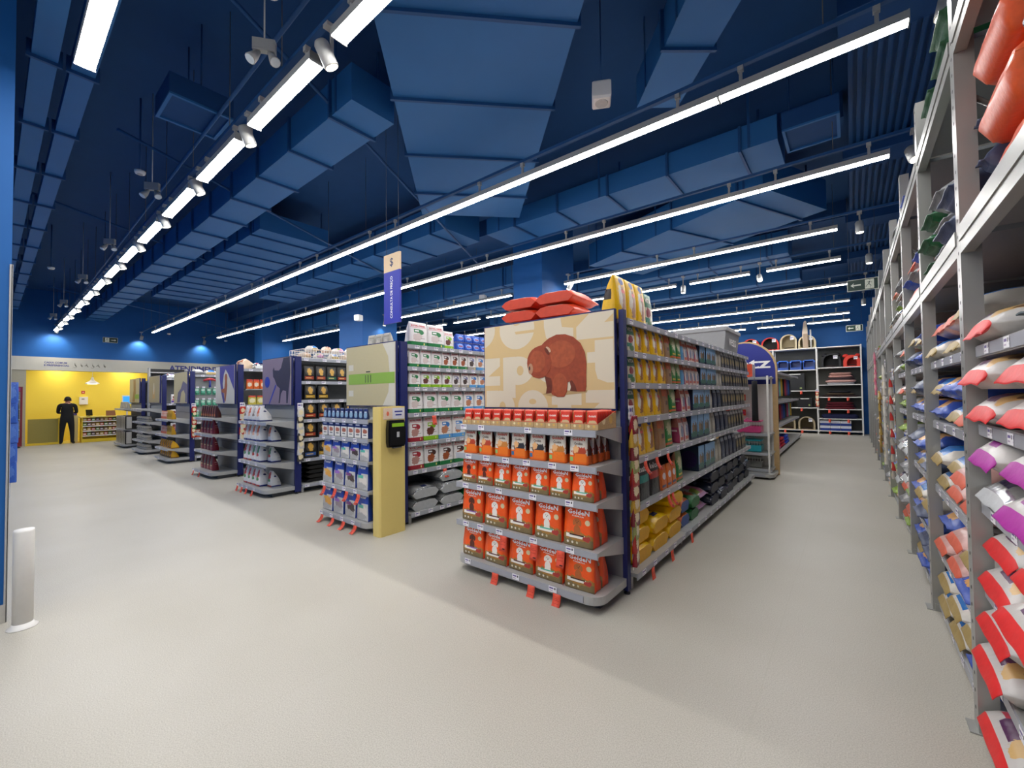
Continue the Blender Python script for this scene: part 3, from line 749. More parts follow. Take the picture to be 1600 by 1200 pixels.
def ac_unit(x0, y0, x1, y1, z, lab):
    t = thing('ceiling_unit', lab, 'ceiling unit', ((x0 + x1) / 2, (y0 + y1) / 2, z))
    dx, dy = (x1 - x0) / 2, (y1 - y0) / 2
    MB().box(-dx, -dy, 0.02, dx, dy, 0.22).build('casing', M_CEIL, t)
    for sx in (-1, 1):
        MB().tube([(sx * dx * 0.8, 0, 0.22), (sx * dx * 0.8, 0, ZC - z - 0.001)], 0.008, 5).build('hanger_rod', M_DUCT2, t)
    MB().box(-dx, -dy, 0, dx, -dy + 0.03, 0.02).box(-dx, dy - 0.03, 0, dx, dy, 0.02).box(-dx, -dy + 0.03, 0, -dx + 0.03, dy - 0.03, 0.02).box(dx - 0.03, -dy + 0.03, 0, dx, dy - 0.03, 0.02).build('rim', M_DUCT, t)
ac_unit(-0.56, 5.72, -0.03, 6.29, 4.6, 'blue square ceiling unit near the corrugated deck')
ac_unit(-5.7, 1.08, -5.14, 1.63, 4.6, 'blue square ceiling unit beside the dashed light row')

# ------------------------------------------------------------------ lights
def light_mesh(L, hw=0.034):
    h = MB().box(-L / 2, -hw, 0.0, L / 2, hw, 0.058).mesh('housing', [M_FIX])
    d = MB()
    n = 6
    q = hw - 0.002
    prof = [(-q, 0.0)] + [(-q * math.cos(PI * k / n), -0.002 - 0.012 * math.sin(PI * k / n)) for k in range(1, n)] + [(q, 0.0)]
    for x in (-L / 2 + 0.008, L / 2 - 0.008):
        for y, z in prof: d.v.append((x, y, z))
    m = len(prof)
    for i in range(m - 1):
        d.face((i, i + 1, m + i + 1, m + i), 0, None, True)
    d.face(list(range(m)), 0); d.face([m + i for i in reversed(range(m))], 0)
    dm = d.mesh('diffuser', [M_TUBE])
    e = MB().box(-0.008, -hw - 0.002, -0.014, 0, hw + 0.002, 0.06).mesh('end_cap', [M_FIX])
    c = MB().box(-0.012, -0.008, 0.058, 0.012, 0.008, 0.16).box(-0.02, -0.02, 0.16, 0.02, 0.02, 0.2).mesh('clip', [M_FIX])
    return h, dm, e, c
LM = {}
def tube_light(x, y, L, label, group, z=4.06, hw=0.044):
    if (L, hw) not in LM:
        LM[L, hw] = light_mesh(L, hw)
    h, d, e, c = LM[L, hw]
    t = thing('linear_light', label, 'light', (x, y, z), group=group)
    put('housing', h, t); put('diffuser', d, t)
    put('end_cap', e, t, (-L / 2 + 0.008, 0, 0)); put('end_cap', e, t, (L / 2, 0, 0))
    for s in (-0.36, 0.36):
        put('clip', c, t, (s * L, 0, 0))
spot_body = MB().lathe([(0.05, 0), (0.052, 0.01), (0.052, 0.15), (0.04, 0.17)], n=14).mesh('lamp_head', [M_FIX])
spot_lens = MB().lathe([(0.042, -0.004), (0.042, 0.002)], n=14).mesh('lens', [mat('lit_lens', 'FFF6E0', 0.3, var=0, emit=6)])
ARM = {}
def spotlight(loc, aim, label, power=0, group='track spotlights', size=110):
    t = thing('track_spotlight', label, 'spotlight', loc, group=group)
    zt = round(4.262 - loc[2], 3)
    if zt not in ARM:
        ARM[zt] = MB().box(-0.01, -0.01, 0.03, 0.01, 0.01, zt).box(-0.03, -0.05, zt - 0.03, 0.03, 0.05, zt).mesh('bracket', [M_FIX])
    put('bracket', ARM[zt], t)
    d = Vector(aim) - Vector(loc)
    q = (-d).to_track_quat('Z', 'Y')
    hd = put('lamp_head', spot_body, t); hd.rotation_mode = 'QUATERNION'; hd.rotation_quaternion = q
    put('lens', spot_lens, hd)
    if power:
        ld = bpy.data.lights.new('spot_beam', 'SPOT'); ld.energy = power; ld.spot_size = math.radians(size); ld.spot_blend = 0.8; ld.shadow_soft_size = 0.04
        ld.color = (1, 0.96, 0.88)
        lo = bpy.data.objects.new('spot_beam', ld); COL.objects.link(lo); lo.parent = hd; lo.location = (0, 0, -0.03)

ROWS = [('front', 0.42), ('dash', 1.49), (1, 3.83), (2, 5.9), (3, 8.1), (4, 9.98), (5, 12.4), (6, 14.7), (7, 17.0), (8, 18.9)]
for k in range(3):
    tube_light(-3.76 + k * 1.6, 0.42, 1.2, 'wide light tube nearest the camera at upper left, %s from its left end' % ordn(k + 1), 'lights of the near left row', hw=0.056)
for k in range(3):  # unseen rows presumed behind the camera, added to brighten the display fronts
    tube_light(-3.8 + k * 1.5, -1.6, 1.4, 'unseen fill light tube added behind the camera, %s from the left' % ordn(k + 1), 'added fill lights behind the camera')
    tube_light(-3.8 + k * 1.5, -3.4, 1.4, 'unseen fill light tube added far behind the camera, %s from the left' % ordn(k + 1), 'added fill lights behind the camera')
for k in range(14):
    x = -2.11 - k * 1.48
    tube_light(x, 1.49, 1.18, 'light tube of the dashed row, %s from the near end' % ordn(k + 1), 'lights of the dashed row', hw=0.056)
    if k < 13:
        spotlight((x - 0.74, 1.52, 3.96), (x - 0.74, 2.8, 1.0) if k % 2 else (x - 0.5, 3.0, 1.2), 'white spotlight after the %s tube of the dashed row' % ordn(k + 1))
def run(y, x1, x0, nm, L=2.42, skips=()):
    x = x1; k = 0
    while x - L > x0:
        c = x - L / 2
        if not any(a < x and x - L < b for a, b in skips):
            k += 1
            tube_light(c, y, L, 'light tube, %s from the right in the %s continuous light row' % (ordn(k), nm), 'lights of the %s continuous row' % nm)
        x -= L
        for a, b in skips:
            if a < x <= b: x = a
NM = ['first', 'second', 'third', 'fourth', 'fifth', 'sixth', 'seventh', 'eighth']
run(3.83, 0.36 - 1.17, -22.4, NM[0]); tube_light(0.36 - 0.585, 3.83, 1.17, 'short light tube ending the first continuous row near the rack', 'lights of the first continuous row')
run(5.9, 0.37 - 1.19, -22.4, NM[1]); tube_light(0.37 - 0.595, 5.9, 1.19, 'short light tube ending the second continuous row near the rack', 'lights of the second continuous row')
run(8.08, -0.11, -4.98, NM[2]); run(8.12, -6.5, -11.8, NM[2] + ' middle'); run(8.1, -14.5, -19.5, NM[2] + ' far left')
for i, x in enumerate((-0.7, -2.2, -3.7, -5.3, -6.9, -8.4, -9.9, -11.5, -13.1)):
    tube_light(x, 9.95, 1.2, 'light tube of the interrupted fourth row, %s from the right' % ordn(i + 1), 'lights of the interrupted fourth row')
run(12.38, -0.01, -15, NM[4]); run(14.68, 0.01, -15, NM[5]); run(17.0, 0.0, -12, NM[6])
for i, x in enumerate((-0.6, -2.2, -3.8, -5.4)):
    tube_light(x, 18.7, 1.2, 'light tube of the rearmost broken row, %s from the right' % ordn(i + 1), 'lights of the rearmost row')
for i, (y, x0, x1) in enumerate(((1.49, -22.2, -1.4), (3.83, -22.3, 0.6), (5.9, -22.3, 0.6), (8.1, -4.95, 0.6), (9.95, -14, 0.6), (12.38, -15, 0.6), (14.68, -15, 0.6), (17.0, -12, 0.1), (18.7, -6.2, 0.1), (8.12, -11.9, -6.4), (8.1, -19.6, -14.4))):
    t = thing('light_track', 'slim suspension track above the %s light row from the front' % ordn(i + 2), 'track', (0, y, 0), group='tracks above the light rows')
    MB().box(x0, -0.022, 4.26, x1, 0.022, 4.29).build('rail', M_DUCT2, t)
    rod = MB().tube([(0, 0, 4.29), (0, 0, ZC - 0.001)], 0.004, 5).mesh('hanger_rod', [M_GREYD])
    x = x0 + 0.6
    while x < x1:
        if not in_duct(x, y) and x < -0.05:
            put('hanger_rod', rod, t, (x, 0, 0))
        x += 1.2
for (loc, aim, lab, p) in (((-21.9, 1.5, 3.98), (-22.3, 1.45, 3.5), 'white spotlight washing the blue wall above the checkout sign', 26),
        ((-22.0, 3.81, 3.96), (-22.3, 3.78, 3.55), 'white spotlight at the wall end of the first continuous row', 26),
        ((-22.0, 5.9, 3.96), (-22.3, 5.88, 3.55), 'white spotlight at the wall end of the second continuous row', 26),
        ((-4.85, 8.06, 3.92), (-5.1, 7.9, 3.35), 'white spotlight grazing the blue column', 35),
        ((-11.85, 8.1, 3.9), (-12.0, 8.0, 3.2), 'white spotlight grazing the middle blue column', 8),
        ((0.56, 5.9, 3.95), (0.9, 5.2, 2.2), 'white tilted spotlight beyond the second row near the rack', 0),
        ((0.15, 8.1, 3.95), (0.25, 8.1, 1.0), 'white spotlight hanging off the right end of the third row', 0),
        ((0.3, 9.95, 3.9), (0.35, 9.7, 1.0), 'white spotlight hanging off the right end of the fourth row', 0),
        ((-1.42, 9.95, 3.9), (-1.0, 8.6, 2.4), 'bright spotlight facing the camera in the fourth row', 0),
        ((-2.95, 9.95, 3.88), (-2.95, 9.9, 1.0), 'white spotlight hanging in the fourth row gap', 0),
        ((0.52, 3.83, 3.99), (0.2, 3.6, 2.4), 'white spotlight beyond the first row against the rack upright', 0),
        ((0.3, 12.4, 3.9), (0.3, 12.3, 1.0), 'white spotlight at the right end of the fifth row', 0),
        ((0.3, 14.7, 3.9), (0.3, 14.6, 1.0), 'white spotlight at the right end of the sixth row', 0)):
    spotlight(loc, aim, lab, p)
# small ceiling fittings
def speaker(loc, rz, lab):
    t = thing('ceiling_speaker', lab, 'speaker', loc, rz)
    b = MB()
    for z, r in ((0, 0.075), (0.02, 0.085), (0.15, 0.085), (0.17, 0.07)):
        b.v += [(-r, -r, z), (r, -r, z), (r, r, z), (-r, r, z)]
    for j in range(3):
        for i in range(4): b.face((j * 4 + i, j * 4 + (i + 1) % 4, j * 4 + 4 + (i + 1) % 4, j * 4 + 4 + i))
    b.face((3, 2, 1, 0)); b.face((12, 13, 14, 15))
    b.build('cabinet', M_WHITE, t)
    MB().lathe([(0.055, -0.008), (0.06, 0.001)], n=16).build('grille', mat('pale_grille', 'C8C6C2', 0.6), t)
    MB().tube([(0, 0, 0.17), (0, 0, ZC - loc[2] - 0.001)], 0.006, 6).build('suspension', M_DUCT2, t)
speaker((-1.75, 3.55, 4.30), 0.5, 'white cube speaker hanging right of the diagonal duct')
speaker((-8.2, 8.9, 4.3), 0.3, 'small white speaker above the orange sacks')
speaker((-10.9, 6.6, 3.75), 0.3, 'small white speaker hanging over the black-bag gondola')
def emergency(loc, lab, rz=0.0):
    t = thing('emergency_light', lab, 'emergency light', loc, rz)
    t.scale = (0.72, 0.72, 0.72)
    MB().box(-0.11, -0.03, 0, 0.11, 0.03, 0.13).box(-0.1, -0.034, 0.02, 0.1, -0.03, 0.11).build('housing', M_FIX, t)
    MB().tube([(0, 0, 0.13), (0, 0, (ZC - loc[2]) / 0.72 - 0.001)], 0.008, 6).build('stem', M_GREY, t)
    for s in (-1, 1):
        hd = MB().tube([(s * 0.05, 0, 0.0), (s * 0.09, -0.02, -0.07), (s * 0.12, -0.05, -0.13)], [0.02, 0.045, 0.055], 12).build('lamp_head', M_FIX, t)
        MB().tube([(s * 0.12, -0.05, -0.13), (s * 0.123, -0.053, -0.136)], [0.048, 0.048], 12).build('lens', mat('clear_lens', 'D8E0E4', 0.15), hd)
emergency((-3.45, 1.30, 4.25), 'twin-head emergency light nearest the camera, left of dashed row', 0.9)
for i, (x, y) in enumerate(((-6.87, 1.28), (-9.84, 1.28), (-13.1, 1.28), (-16.8, 1.28), (-19.7, 1.28))):
    emergency((x, y, 4.25), 'twin-head emergency light, %s along the dashed row from the camera' % ordn(i + 2), 0.9)
for i, (x, y, z) in enumerate(((-3.25, 1.27, 4.55), (-7.1, 1.2, 4.5), (-13.8, 0.85, 4.5), (-21.6, 4.6, 4.2), (-21.6, 6.6, 4.1))):
    t = thing('smoke_detector', 'round white smoke detector, %s from the camera on the ceiling' % ordn(i + 1), 'smoke detector', (x, y, z), group='smoke detectors')
    MB().lathe([(0.02, 0), (0.05, 0.005), (0.06, 0.03), (0.06, 0.045)], n=16).build('body', M_WHITE, t)
    MB().lathe([(0.03, -0.004), (0.03, 0.004)], n=12).build('sensor', M_GREY, t)
    MB().tube([(0, 0, 0.045), (0, 0, ZC - z - 0.001)], 0.01, 6).build('drop_pipe', M_DUCT2, t)
# ------------------------------------------------------------------ shelving
M_RAIL = mat('price_rail_plastic', 'A4A6AE', 0.3, var=0.05, scale=20)
M_PANELG = mat('grey_back_panel', '8A8C8C', 0.55, 0.1, var=0.05)
M_TAG = printmat('price_ticket', 'F2F0F4', [('r', 0.08, 0.55, 0.6, 0.8, '6A5A9A'), ('r', 0.7, 0.5, 0.85, 0.85, '2A2A30'), ('r', 0.08, 0.2, 0.5, 0.35, 'B8A8C0')], 0.5)
M_OFFER = printmat('offer_ticket', 'E8553C', [('r', 0.45, 0.12, 0.85, 0.2, '3A1A1A'), ('r', 0.12, 0.6, 0.85, 0.64, 'C83A2A'), ('r', 0.12, 0.7, 0.6, 0.73, 'C83A2A'), ('r', 0.12, 0.42, 0.85, 0.45, 'C83A2A')], 0.5)
tag_me = MB().box(-0.036, -0.002, -0.022, 0.036, 0, 0.022).mesh('price_tag', [M_TAG])
def offer_mesh(curl):
    mb = MB(); n = 6
    for j in range(n + 1):
        t = j / n
        y = -0.004 - curl * t ** 2
        for x in (-0.035, 0.035):
            mb.v.append((x, y, -0.13 * (1 - 0.15 * curl / 0.05 * t) * t))
    for j in range(n):
        mb.face((2 * j, 2 * j + 1, 2 * j + 3, 2 * j + 2), 0, [(0, 1 - j / n), (1, 1 - j / n), (1, 1 - (j + 1) / n), (0, 1 - (j + 1) / n)], True)
    for i in range(len(mb.v)):
        pass
    b = len(mb.v)
    mb.v += [(x, y + 0.0015, z) for x, y, z in mb.v[:]]
    for j in range(n):
        mb.face((b + 2 * j + 2, b + 2 * j + 3, b + 2 * j + 1, b + 2 * j), 0, None, True)
    for j in range(n):
        for s in (0, 1):
            mb.face((2 * j + s, 2 * j + 2 + s, b + 2 * j + 2 + s, b + 2 * j + s), 0)
    mb.face((0, 1, b + 1, b)); mb.face((2 * n, 2 * n + 1, b + 2 * n + 1, b + 2 * n))
    return mb.mesh('offer_tag', [M_OFFER])
offer_me = [offer_mesh(0.02), offer_mesh(0.05), offer_mesh(0.09)]

SHELFM = {}
def shelf_part(parent, x0, x1, depth, z, face, tags=(), offers=(), round_front=False, cheeks=True, rail=True):
    """a shelf in its unit's local frame: spans x0..x1, front edge at y=face (facing -y), runs back by depth"""
    th = 0.03
    mb = MB()
    if round_front:
        r = 0.12; n = 6
        poly = [(x1, face + depth), (x0, face + depth)]
        poly += [(x0 + r - r * math.cos(PI / 2 * k / n), face + r - r * math.sin(PI / 2 * k / n)) for k in range(n + 1)]
        poly += [(x1 - r + r * math.sin(PI / 2 * k / n), face + r - r * math.cos(PI / 2 * k / n)) for k in range(n + 1)]
        mb.prism(poly, lambda u, v, w: (u, v, z - 0.06 + w), 0.06)
    else:
        mb.box(x0, face, z - th, x1, face + depth, z)
        mb.box(x0, face - 0.004, z - 0.052, x1, face, z)
        if cheeks:
            for xx in (x0, x1 - 0.012):
                mb.prism([(face + 0.02, z - th), (face + depth, z - 0.13), (face + depth, z - th)], lambda u, v, w, xx=xx: (xx + w, u, v), 0.012)
    o = mb.build('shelf', M_GREY, parent)
    if rail:
        if round_front:
            MB().box(x0 + 0.13, face - 0.006, z - 0.052, x1 - 0.13, face - 0.001, z - 0.004).build('price_rail', M_RAIL, o)
        else:
            MB().box(x0 + 0.005, face - 0.009, z - 0.048, x1 - 0.005, face - 0.004, z).build('price_rail', M_RAIL, o)
    for t in tags:
        put('price_tag', tag_me, o, (t, face - 0.010, z - 0.022), rz=random.uniform(-0.02, 0.02))
    for t, k in offers:
        put('offer_tag', offer_me[k], o, (t, face - 0.012, z - 0.045))
    return o

def endcap(name, x0, x1, zs, label, depth=0.43, yb=3.2, tags=None, offers=None, base_z=0.13, base_depth=0.46, posts=True, header=True, cheek=True, tall=2.28, pd=0.1):
    """end display of a gondola facing the main aisle (-y)"""
    w = x1 - x0
    t = thing(name, label, 'shelf display', ((x0 + x1) / 2, yb, 0))
    h = w / 2
    if posts:
        for s in (-1, 1):
            p = MB().box(s * h - 0.02, 0, 0.03, s * h + 0.02, pd, tall).build('post', M_NAVY, t)
            MB().lathe([(0.025, 0), (0.025, 0.012), (0.01, 0.016), (0.01, 0.03)], (s * h, 0.03, 0), 10).build('levelling_foot', M_BLACK, p)
    MB().box(-h + 0.02, 0.0, 0.13, h - 0.02, 0.02, 1.46).build('back_panel', M_PANELG, t)
    for i in range(4):
        z = 0.4 + i * 0.28
        MB().box(-h + 0.02, -0.004, z, h - 0.02, 0.0, z + 0.006).build('panel_joint', M_GREYD, t)
    for i, z in enumerate(zs):
        shelf_part(t, -h + 0.01, h - 0.01, depth, z, -depth, tags[i] if tags else (), offers[i] if offers else (), cheeks=cheek)
    b = shelf_part(t, -h + 0.01, h + 0.01, base_depth, base_z, -base_depth, tags[-1] if tags else (), offers[-1] if offers else (), round_front=True)
    MB().box(-h + 0.06, -base_depth + 0.14, 0, h - 0.06, 0, base_z - 0.06).build('kick_plate', M_GREYD, t)
    return t

def header(t, w, paint, z0=1.465, z1=2.285, th=0.035):
    """picture board above an end display; paint(fr) adds flat prints"""
    h = w / 2
    bd = MB().box(-h, -0.05, z0, h, -0.05 + th, z1).build('header_board', M_NAVY, t)
    MB().box(-h + 0.008, -0.0535, z0 + 0.012, h - 0.006, -0.05, z1 - 0.012).build('picture', mat('cream_print', 'D8CBAE', 0.45, var=0.03, scale=3), bd)
    return bd

def gondola(label, x0, x1, y0, y1, zs, tagstep=0.28, left=True, base_z=0.14, top_z=2.225, bay=1.32, offers={}):
    """double-sided run of shelving along y; the face at x1 looks to the right"""
    t = thing('gondola_shelving', label, 'shelving', ((x0 + x1) / 2, y0, 0))
    h = (x1 - x0) / 2; L = y1 - y0
    nb = max(1, round(L / bay)); bl = L / nb
    for k in range(nb + 1):
        y = k * bl
        up = MB().box(-0.03, y - 0.025, 0.0, 0.03, y + 0.025, top_z).build('upright', M_GREYD if k else M_GREY, t)
    for k in range(nb):
        MB().box(-0.015, k * bl + 0.025, 0.15, 0.015, (k + 1) * bl - 0.025, top_z - 0.03).build('back_panel', M_PANELG, t)
    rail_step = []
    for sd in ((1, -1) if left else (1,)):
        for k in range(nb):
            for z in zs + [top_z, base_z]:
                dp = h - 0.03 if z != base_z else h + 0.02
                ya, yb = k * bl + 0.004, (k + 1) * bl - 0.004
                mb = MB()
                xa, xb = (0.03, 0.03 + dp) if sd > 0 else (-0.03 - dp, -0.03)
                xf = xb if sd > 0 else xa
                mb.box(xa, ya, z - 0.03, xb, yb, z)
                mb.box(min(xf, xf + sd * 0.004), ya, z - 0.055, max(xf, xf + sd * 0.004), yb, z)
                if z != base_z and z != top_z:
                    for yy in (ya, yb - 0.01):
                        mb.prism([(0.03, z - 0.12), (0.03, z - 0.03), (dp, z - 0.03)] if sd > 0 else [(-0.03, z - 0.12), (-dp, z - 0.03), (-0.03, z - 0.03)], lambda u, v, w, yy=yy: (u, yy + w, v), 0.01)
                o = mb.build('shelf', M_GREY, t)
                if sd > 0:
                    MB().box(xf + 0.004, ya + 0.004, z - 0.05, xf + 0.009, yb - 0.004, z).build('price_rail', M_RAIL, o)
                    q = ya + 0.12
                    while q < yb - 0.05:
                        put('price_tag', tag_me, o, (xf + 0.010, q + random.uniform(-0.05, 0.05), z - 0.024), rz=PI / 2)
                        q += tagstep
                    for (oz, oy, kk) in offers:
                        if abs(oz - z) < 0.01 and ya <= oy - y0 < yb:
                            put('offer_tag', offer_me[kk], o, (xf + 0.012, oy - y0, z - 0.045), rz=PI / 2)
        for k in range(nb):
            ya, yb = k * bl + 0.03, (k + 1) * bl - 0.03
            xk = (h - 0.16, h - 0.14) if sd > 0 else (-h + 0.14, -h + 0.16)
            MB().box(xk[0], ya, 0.0, xk[1], yb, base_z - 0.03).build('kick_plate', M_GREYD, t)
        for k in range(nb + 1):
            y = min(max(k * bl, 0.03), L - 0.03)
            MB().box(sd * h - 0.10 if sd > 0 else sd * h, y - 0.02, 0.0, sd * h if sd > 0 else sd * h + 0.10, y + 0.02, base_z - 0.035).build('foot', M_GREY, t)
    return t

ZG = [0.645, 1.05, 1.39, 1.69, 1.957]
XR = {1: (-2.92, -1.44), 2: (-5.52, -4.34), 3: (-8.40, -7.21), 4: (-10.92, -9.76), 5: (-14.25, -13.0), 6: (-17.05, -15.72), 7: (-19.9, -18.35)}
NAMEG = {1: 'foremost gondola', 2: 'white-bag gondola', 3: 'black-bag gondola', 4: 'snack gondola', 5: 'green-blister gondola', 6: 'gondola behind silver bowls', 7: 'gondola nearest yellow checkout'}
END = {1: 8.55, 2: 8.6, 3: 8.6, 4: 8.6, 5: 8.6, 6: 8.6, 7: 8.6}
OFF1 = [(0.14, 3.62, 0), (0.14, 4.12, 0), (0.14, 4.75, 0), (1.05, 3.62, 1), (1.05, 3.9, 1), (1.05, 4.2, 1), (0.645, 4.2, 1), (0.645, 4.32, 1)]
gondola('long grey gondola with yellow sacks, foremost behind the orange end display', -2.92, -1.44, 3.3, 8.55, ZG, offers=OFF1)
gondola('long grey gondola of white food bags behind the price check column', -5.52, -4.34, 3.3, 8.6, [0.655, 1.01, 1.38, 1.71, 1.97], top_z=2.25, tagstep=0.17, offers=[(1.38, 3.72, 0), (0.655, 3.9, 1)])
gondola('grey gondola of black food bags behind the white wedge bags', -8.40, -7.21, 3.3, 8.6, [0.56, 0.9, 1.22, 1.55, 1.87], top_z=2.26)
gondola('grey gondola of orange snacks behind the maroon bag display', -10.92, -9.76, 3.3, 8.6, [0.5, 0.87, 1.22, 1.45], top_z=2.2)
gondola('grey gondola hung with green blister packs', -14.25, -13.0, 3.3, 8.6, [0.6, 1.0], top_z=2.2)
gondola('grey gondola behind the end display of silver bowls', -17.05, -15.72, 3.3, 8.6, [0.6, 1.0, 1.45], top_z=2.2)
gondola('grey gondola nearest the yellow checkout counter', -19.9, -18.35, 3.3, 8.6, [0.6, 1.0, 1.45], top_z=2.2)

ENDT = {}
# foremost end display: rows of orange bags
ZE1 = [0.449, 0.797, 1.066, 1.331]
TG = [(-0.55, 0.0, 0.36), (-0.6, -0.42, -0.2, 0.16, 0.5), (-0.56, -0.34, -0.12, 0.1, 0.35, 0.55), (-0.62, -0.4, 0.12, 0.5), (-0.56, -0.1, 0.25, 0.47)]
OG = [((-0.15, 0), (0.17, 0), (0.42, 0)), (), (), (), ((-0.22, 1), (0.16, 1), (0.4, 1))]
ENDT[1] = endcap('end_display', -2.92, -1.44, ZE1, 'grey end display of orange bags below the plush bear board', pd=0.06, tags=[TG[1], TG[1], TG[2], TG[3], TG[0]], offers=OG)
ENDT[2] = endcap('end_display', -5.52, -4.36, [0.49, 0.835, 1.10, 1.325], 'grey end display of blue bags beside the price check column', tags=[(-0.45, -0.2, 0.05, 0.3)] * 5,
    offers=[((-0.42, 1), (-0.15, 1), (0.12, 1), (0.38, 1)), (), (), (), ((-0.42, 2), (-0.15, 2), (0.1, 2), (0.36, 2))])
ENDT[3] = endcap('end_display', -8.40, -7.21, [0.53, 0.87, 1.2], 'grey end display of white wedge bags under the dog picture', tags=[(-0.5, -0.3, -0.1, 0.2)] * 4, offers=[(), (), (), ((-0.5, 1), (-0.3, 1), (-0.1, 1), (0.15, 1))])
ENDT[4] = endcap('end_display', -10.92, -9.76, [0.53, 0.87, 1.2], 'grey end display of maroon bags', tags=[(-0.5, -0.1)] * 4, offers=[(), (), (), ((-0.45, 1), (-0.05, 1))])
ENDT[5] = endcap('end_display', -14.25, -13.0, [0.36, 0.7, 1.08], 'grey end display of yellow and orange packs', tags=[(-0.5, -0.1)] * 4)
ENDT[6] = endcap('end_display', -17.05, -15.72, [0.40, 0.66, 0.93, 1.3], 'grey end display of silver bowls', tags=[(-0.5, -0.1)] * 5)
ENDT[7] = endcap('end_display', -19.9, -18.35, [0.62, 1.28], 'grey end display of grey cartons nearest the checkout', tags=[(-0.5, -0.1)] * 3)

# ---------------- header boards
def plate(bd, polys, name, y=-0.0545, th=0.001, base_y=None):
    """flat prints on a board: list of (outline, material)"""
    mb = MB(); ms = []
    for k, (poly, m) in enumerate(polys):
        if m not in ms: ms.append(m)
        mb.prism(poly, lambda u, v, w, k=k: (u, y - 0.0006 * k - w, v), 0.0004, ms.index(m))
    return mb.build(name, ms, bd)
def ell(cx, cz, rx, rz, n=20, a0=0, a1=2 * PI, rot=0):
    out = []
    for k in range(n):
        a = a0 + (a1 - a0) * k / (n if abs(a1 - a0 - 2 * PI) < 1e-6 else n - 1)
        x, z = rx * math.cos(a), rz * math.sin(a)
        out.append((cx + x * math.cos(rot) - z * math.sin(rot), cz + x * math.sin(rot) + z * math.cos(rot)))
    return out
def sq(x0, z0, x1, z1):
    return [(x0, z0), (x1, z0), (x1, z1), (x0, z1)]
bw = 1.42
t1 = ENDT[1]
bd1 = header(t1, bw, None)
M_TANP = mat('tan_print', 'D9BB86', 0.45, var=0.04, scale=3)
M_CREAMP = mat('pale_letter_print', 'DDD0B8', 0.45, var=0.03, scale=3)
plate(bd1, [([(-0.70, 1.48), (0.70, 1.48), (0.70, 2.27), (-0.70, 2.27)], M_TANP)], 'backdrop_print')
def crop(me):
    bm = bmesh.new(); bm.from_mesh(me)
    for co, no in (((-0.70, 0, 0), (-1, 0, 0)), ((0.70, 0, 0), (1, 0, 0)), ((0, 0, 1.48), (0, 0, -1)), ((0, 0, 2.27), (0, 0, 1))):
        bmesh.ops.bisect_plane(bm, geom=bm.verts[:] + bm.edges[:] + bm.faces[:], plane_co=co, plane_no=no, clear_outer=True)
    bm.to_mesh(me); bm.free()
def arc(cx, cz, rx, rz, a0, a1, n=24):
    return [(cx + rx * math.cos(a0 + (a1 - a0) * k / n), cz + rz * math.sin(a0 + (a1 - a0) * k / n)) for k in range(n + 1)]
def big_letter(ch, x, z, w, h, y):
    """fat rounded letter in a w by h cell, built from flat outline pieces"""
    mb = MB(); cx, cz = x + w / 2, z + h / 2
    P = []
    if ch == 'p':
        P = [(sq(x, z - h * 0.45, x + w * 0.42, z + h), 0), (ell(cx, cz, w / 2, h / 2, 28), 0), (ell(cx + w * 0.08, cz, w * 0.11, h * 0.17, 20), 1)]
    elif ch == 'e':
        P = [(ell(cx, cz, w / 2, h / 2, 28), 0), (ell(cx, cz + h * 0.17, w * 0.12, h * 0.08, 18), 1), ([(cx - w * 0.05, cz - h * 0.06), (x + w * 1.02, cz - h * 0.06), (x + w * 1.02, cz - h * 0.13), (cx - w * 0.02, cz - h * 0.13)], 1)]
    elif ch == 't':
        P = [([(x + w * 0.2, z + h * 1.3), (x + w * 0.66, z + h * 1.3), (x + w * 0.66, z + h * 0.95), (x + w, z + h * 0.95), (x + w, z + h * 0.62), (x + w * 0.66, z + h * 0.62), (x + w * 0.7, z + h * 0.35), (x + w, z + h * 0.3), (x + w, z), (x + w * 0.5, z), (x + w * 0.26, z + h * 0.12), (x + w * 0.2, z + h * 0.4), (x + w * 0.2, z + h * 0.62), (x, z + h * 0.62), (x, z + h * 0.95), (x + w * 0.2, z + h * 0.95)], 0)]
    elif ch == 'z':
        P = [([(x, z), (x + w, z), (x + w, z + h * 0.34), (x + w * 0.62, z + h * 0.34), (x + w, z + h * 0.7), (x + w, z + h), (x, z + h), (x, z + h * 0.66), (x + w * 0.38, z + h * 0.66), (x, z + h * 0.3)], 0)]
    for k, (poly, m) in enumerate(P):
        b = len(mb.v); yy = y - 0.00025 * k
        mb.v += [(u, yy, v) for u, v in poly]
        mb.face(list(range(b, b + len(poly))), m)
    me = mb.mesh('letter', [M_CREAMP, M_TANP]); crop(me)
    put('letter', me, bd1)
for (ch, x, z, w, h) in (('p', -0.98, 2.06, 0.42, 0.36), ('e', -0.50, 2.03, 0.42, 0.38), ('t', -0.05, 2.06, 0.38, 0.36), ('z', 0.36, 2.06, 0.42, 0.36),
                         ('z', -0.90, 1.69, 0.40, 0.27), ('p', -0.46, 1.69, 0.36, 0.27), ('e', -0.06, 1.69, 0.36, 0.27), ('t', 0.46, 1.69, 0.36, 0.27),
                         ('p', -0.68, 1.32, 0.36, 0.32), ('e', -0.28, 1.32, 0.34, 0.32), ('t', 0.10, 1.32, 0.30, 0.30), ('z', 0.44, 1.32, 0.34, 0.31)):
    big_letter(ch, x, z, w, h, -0.0552)
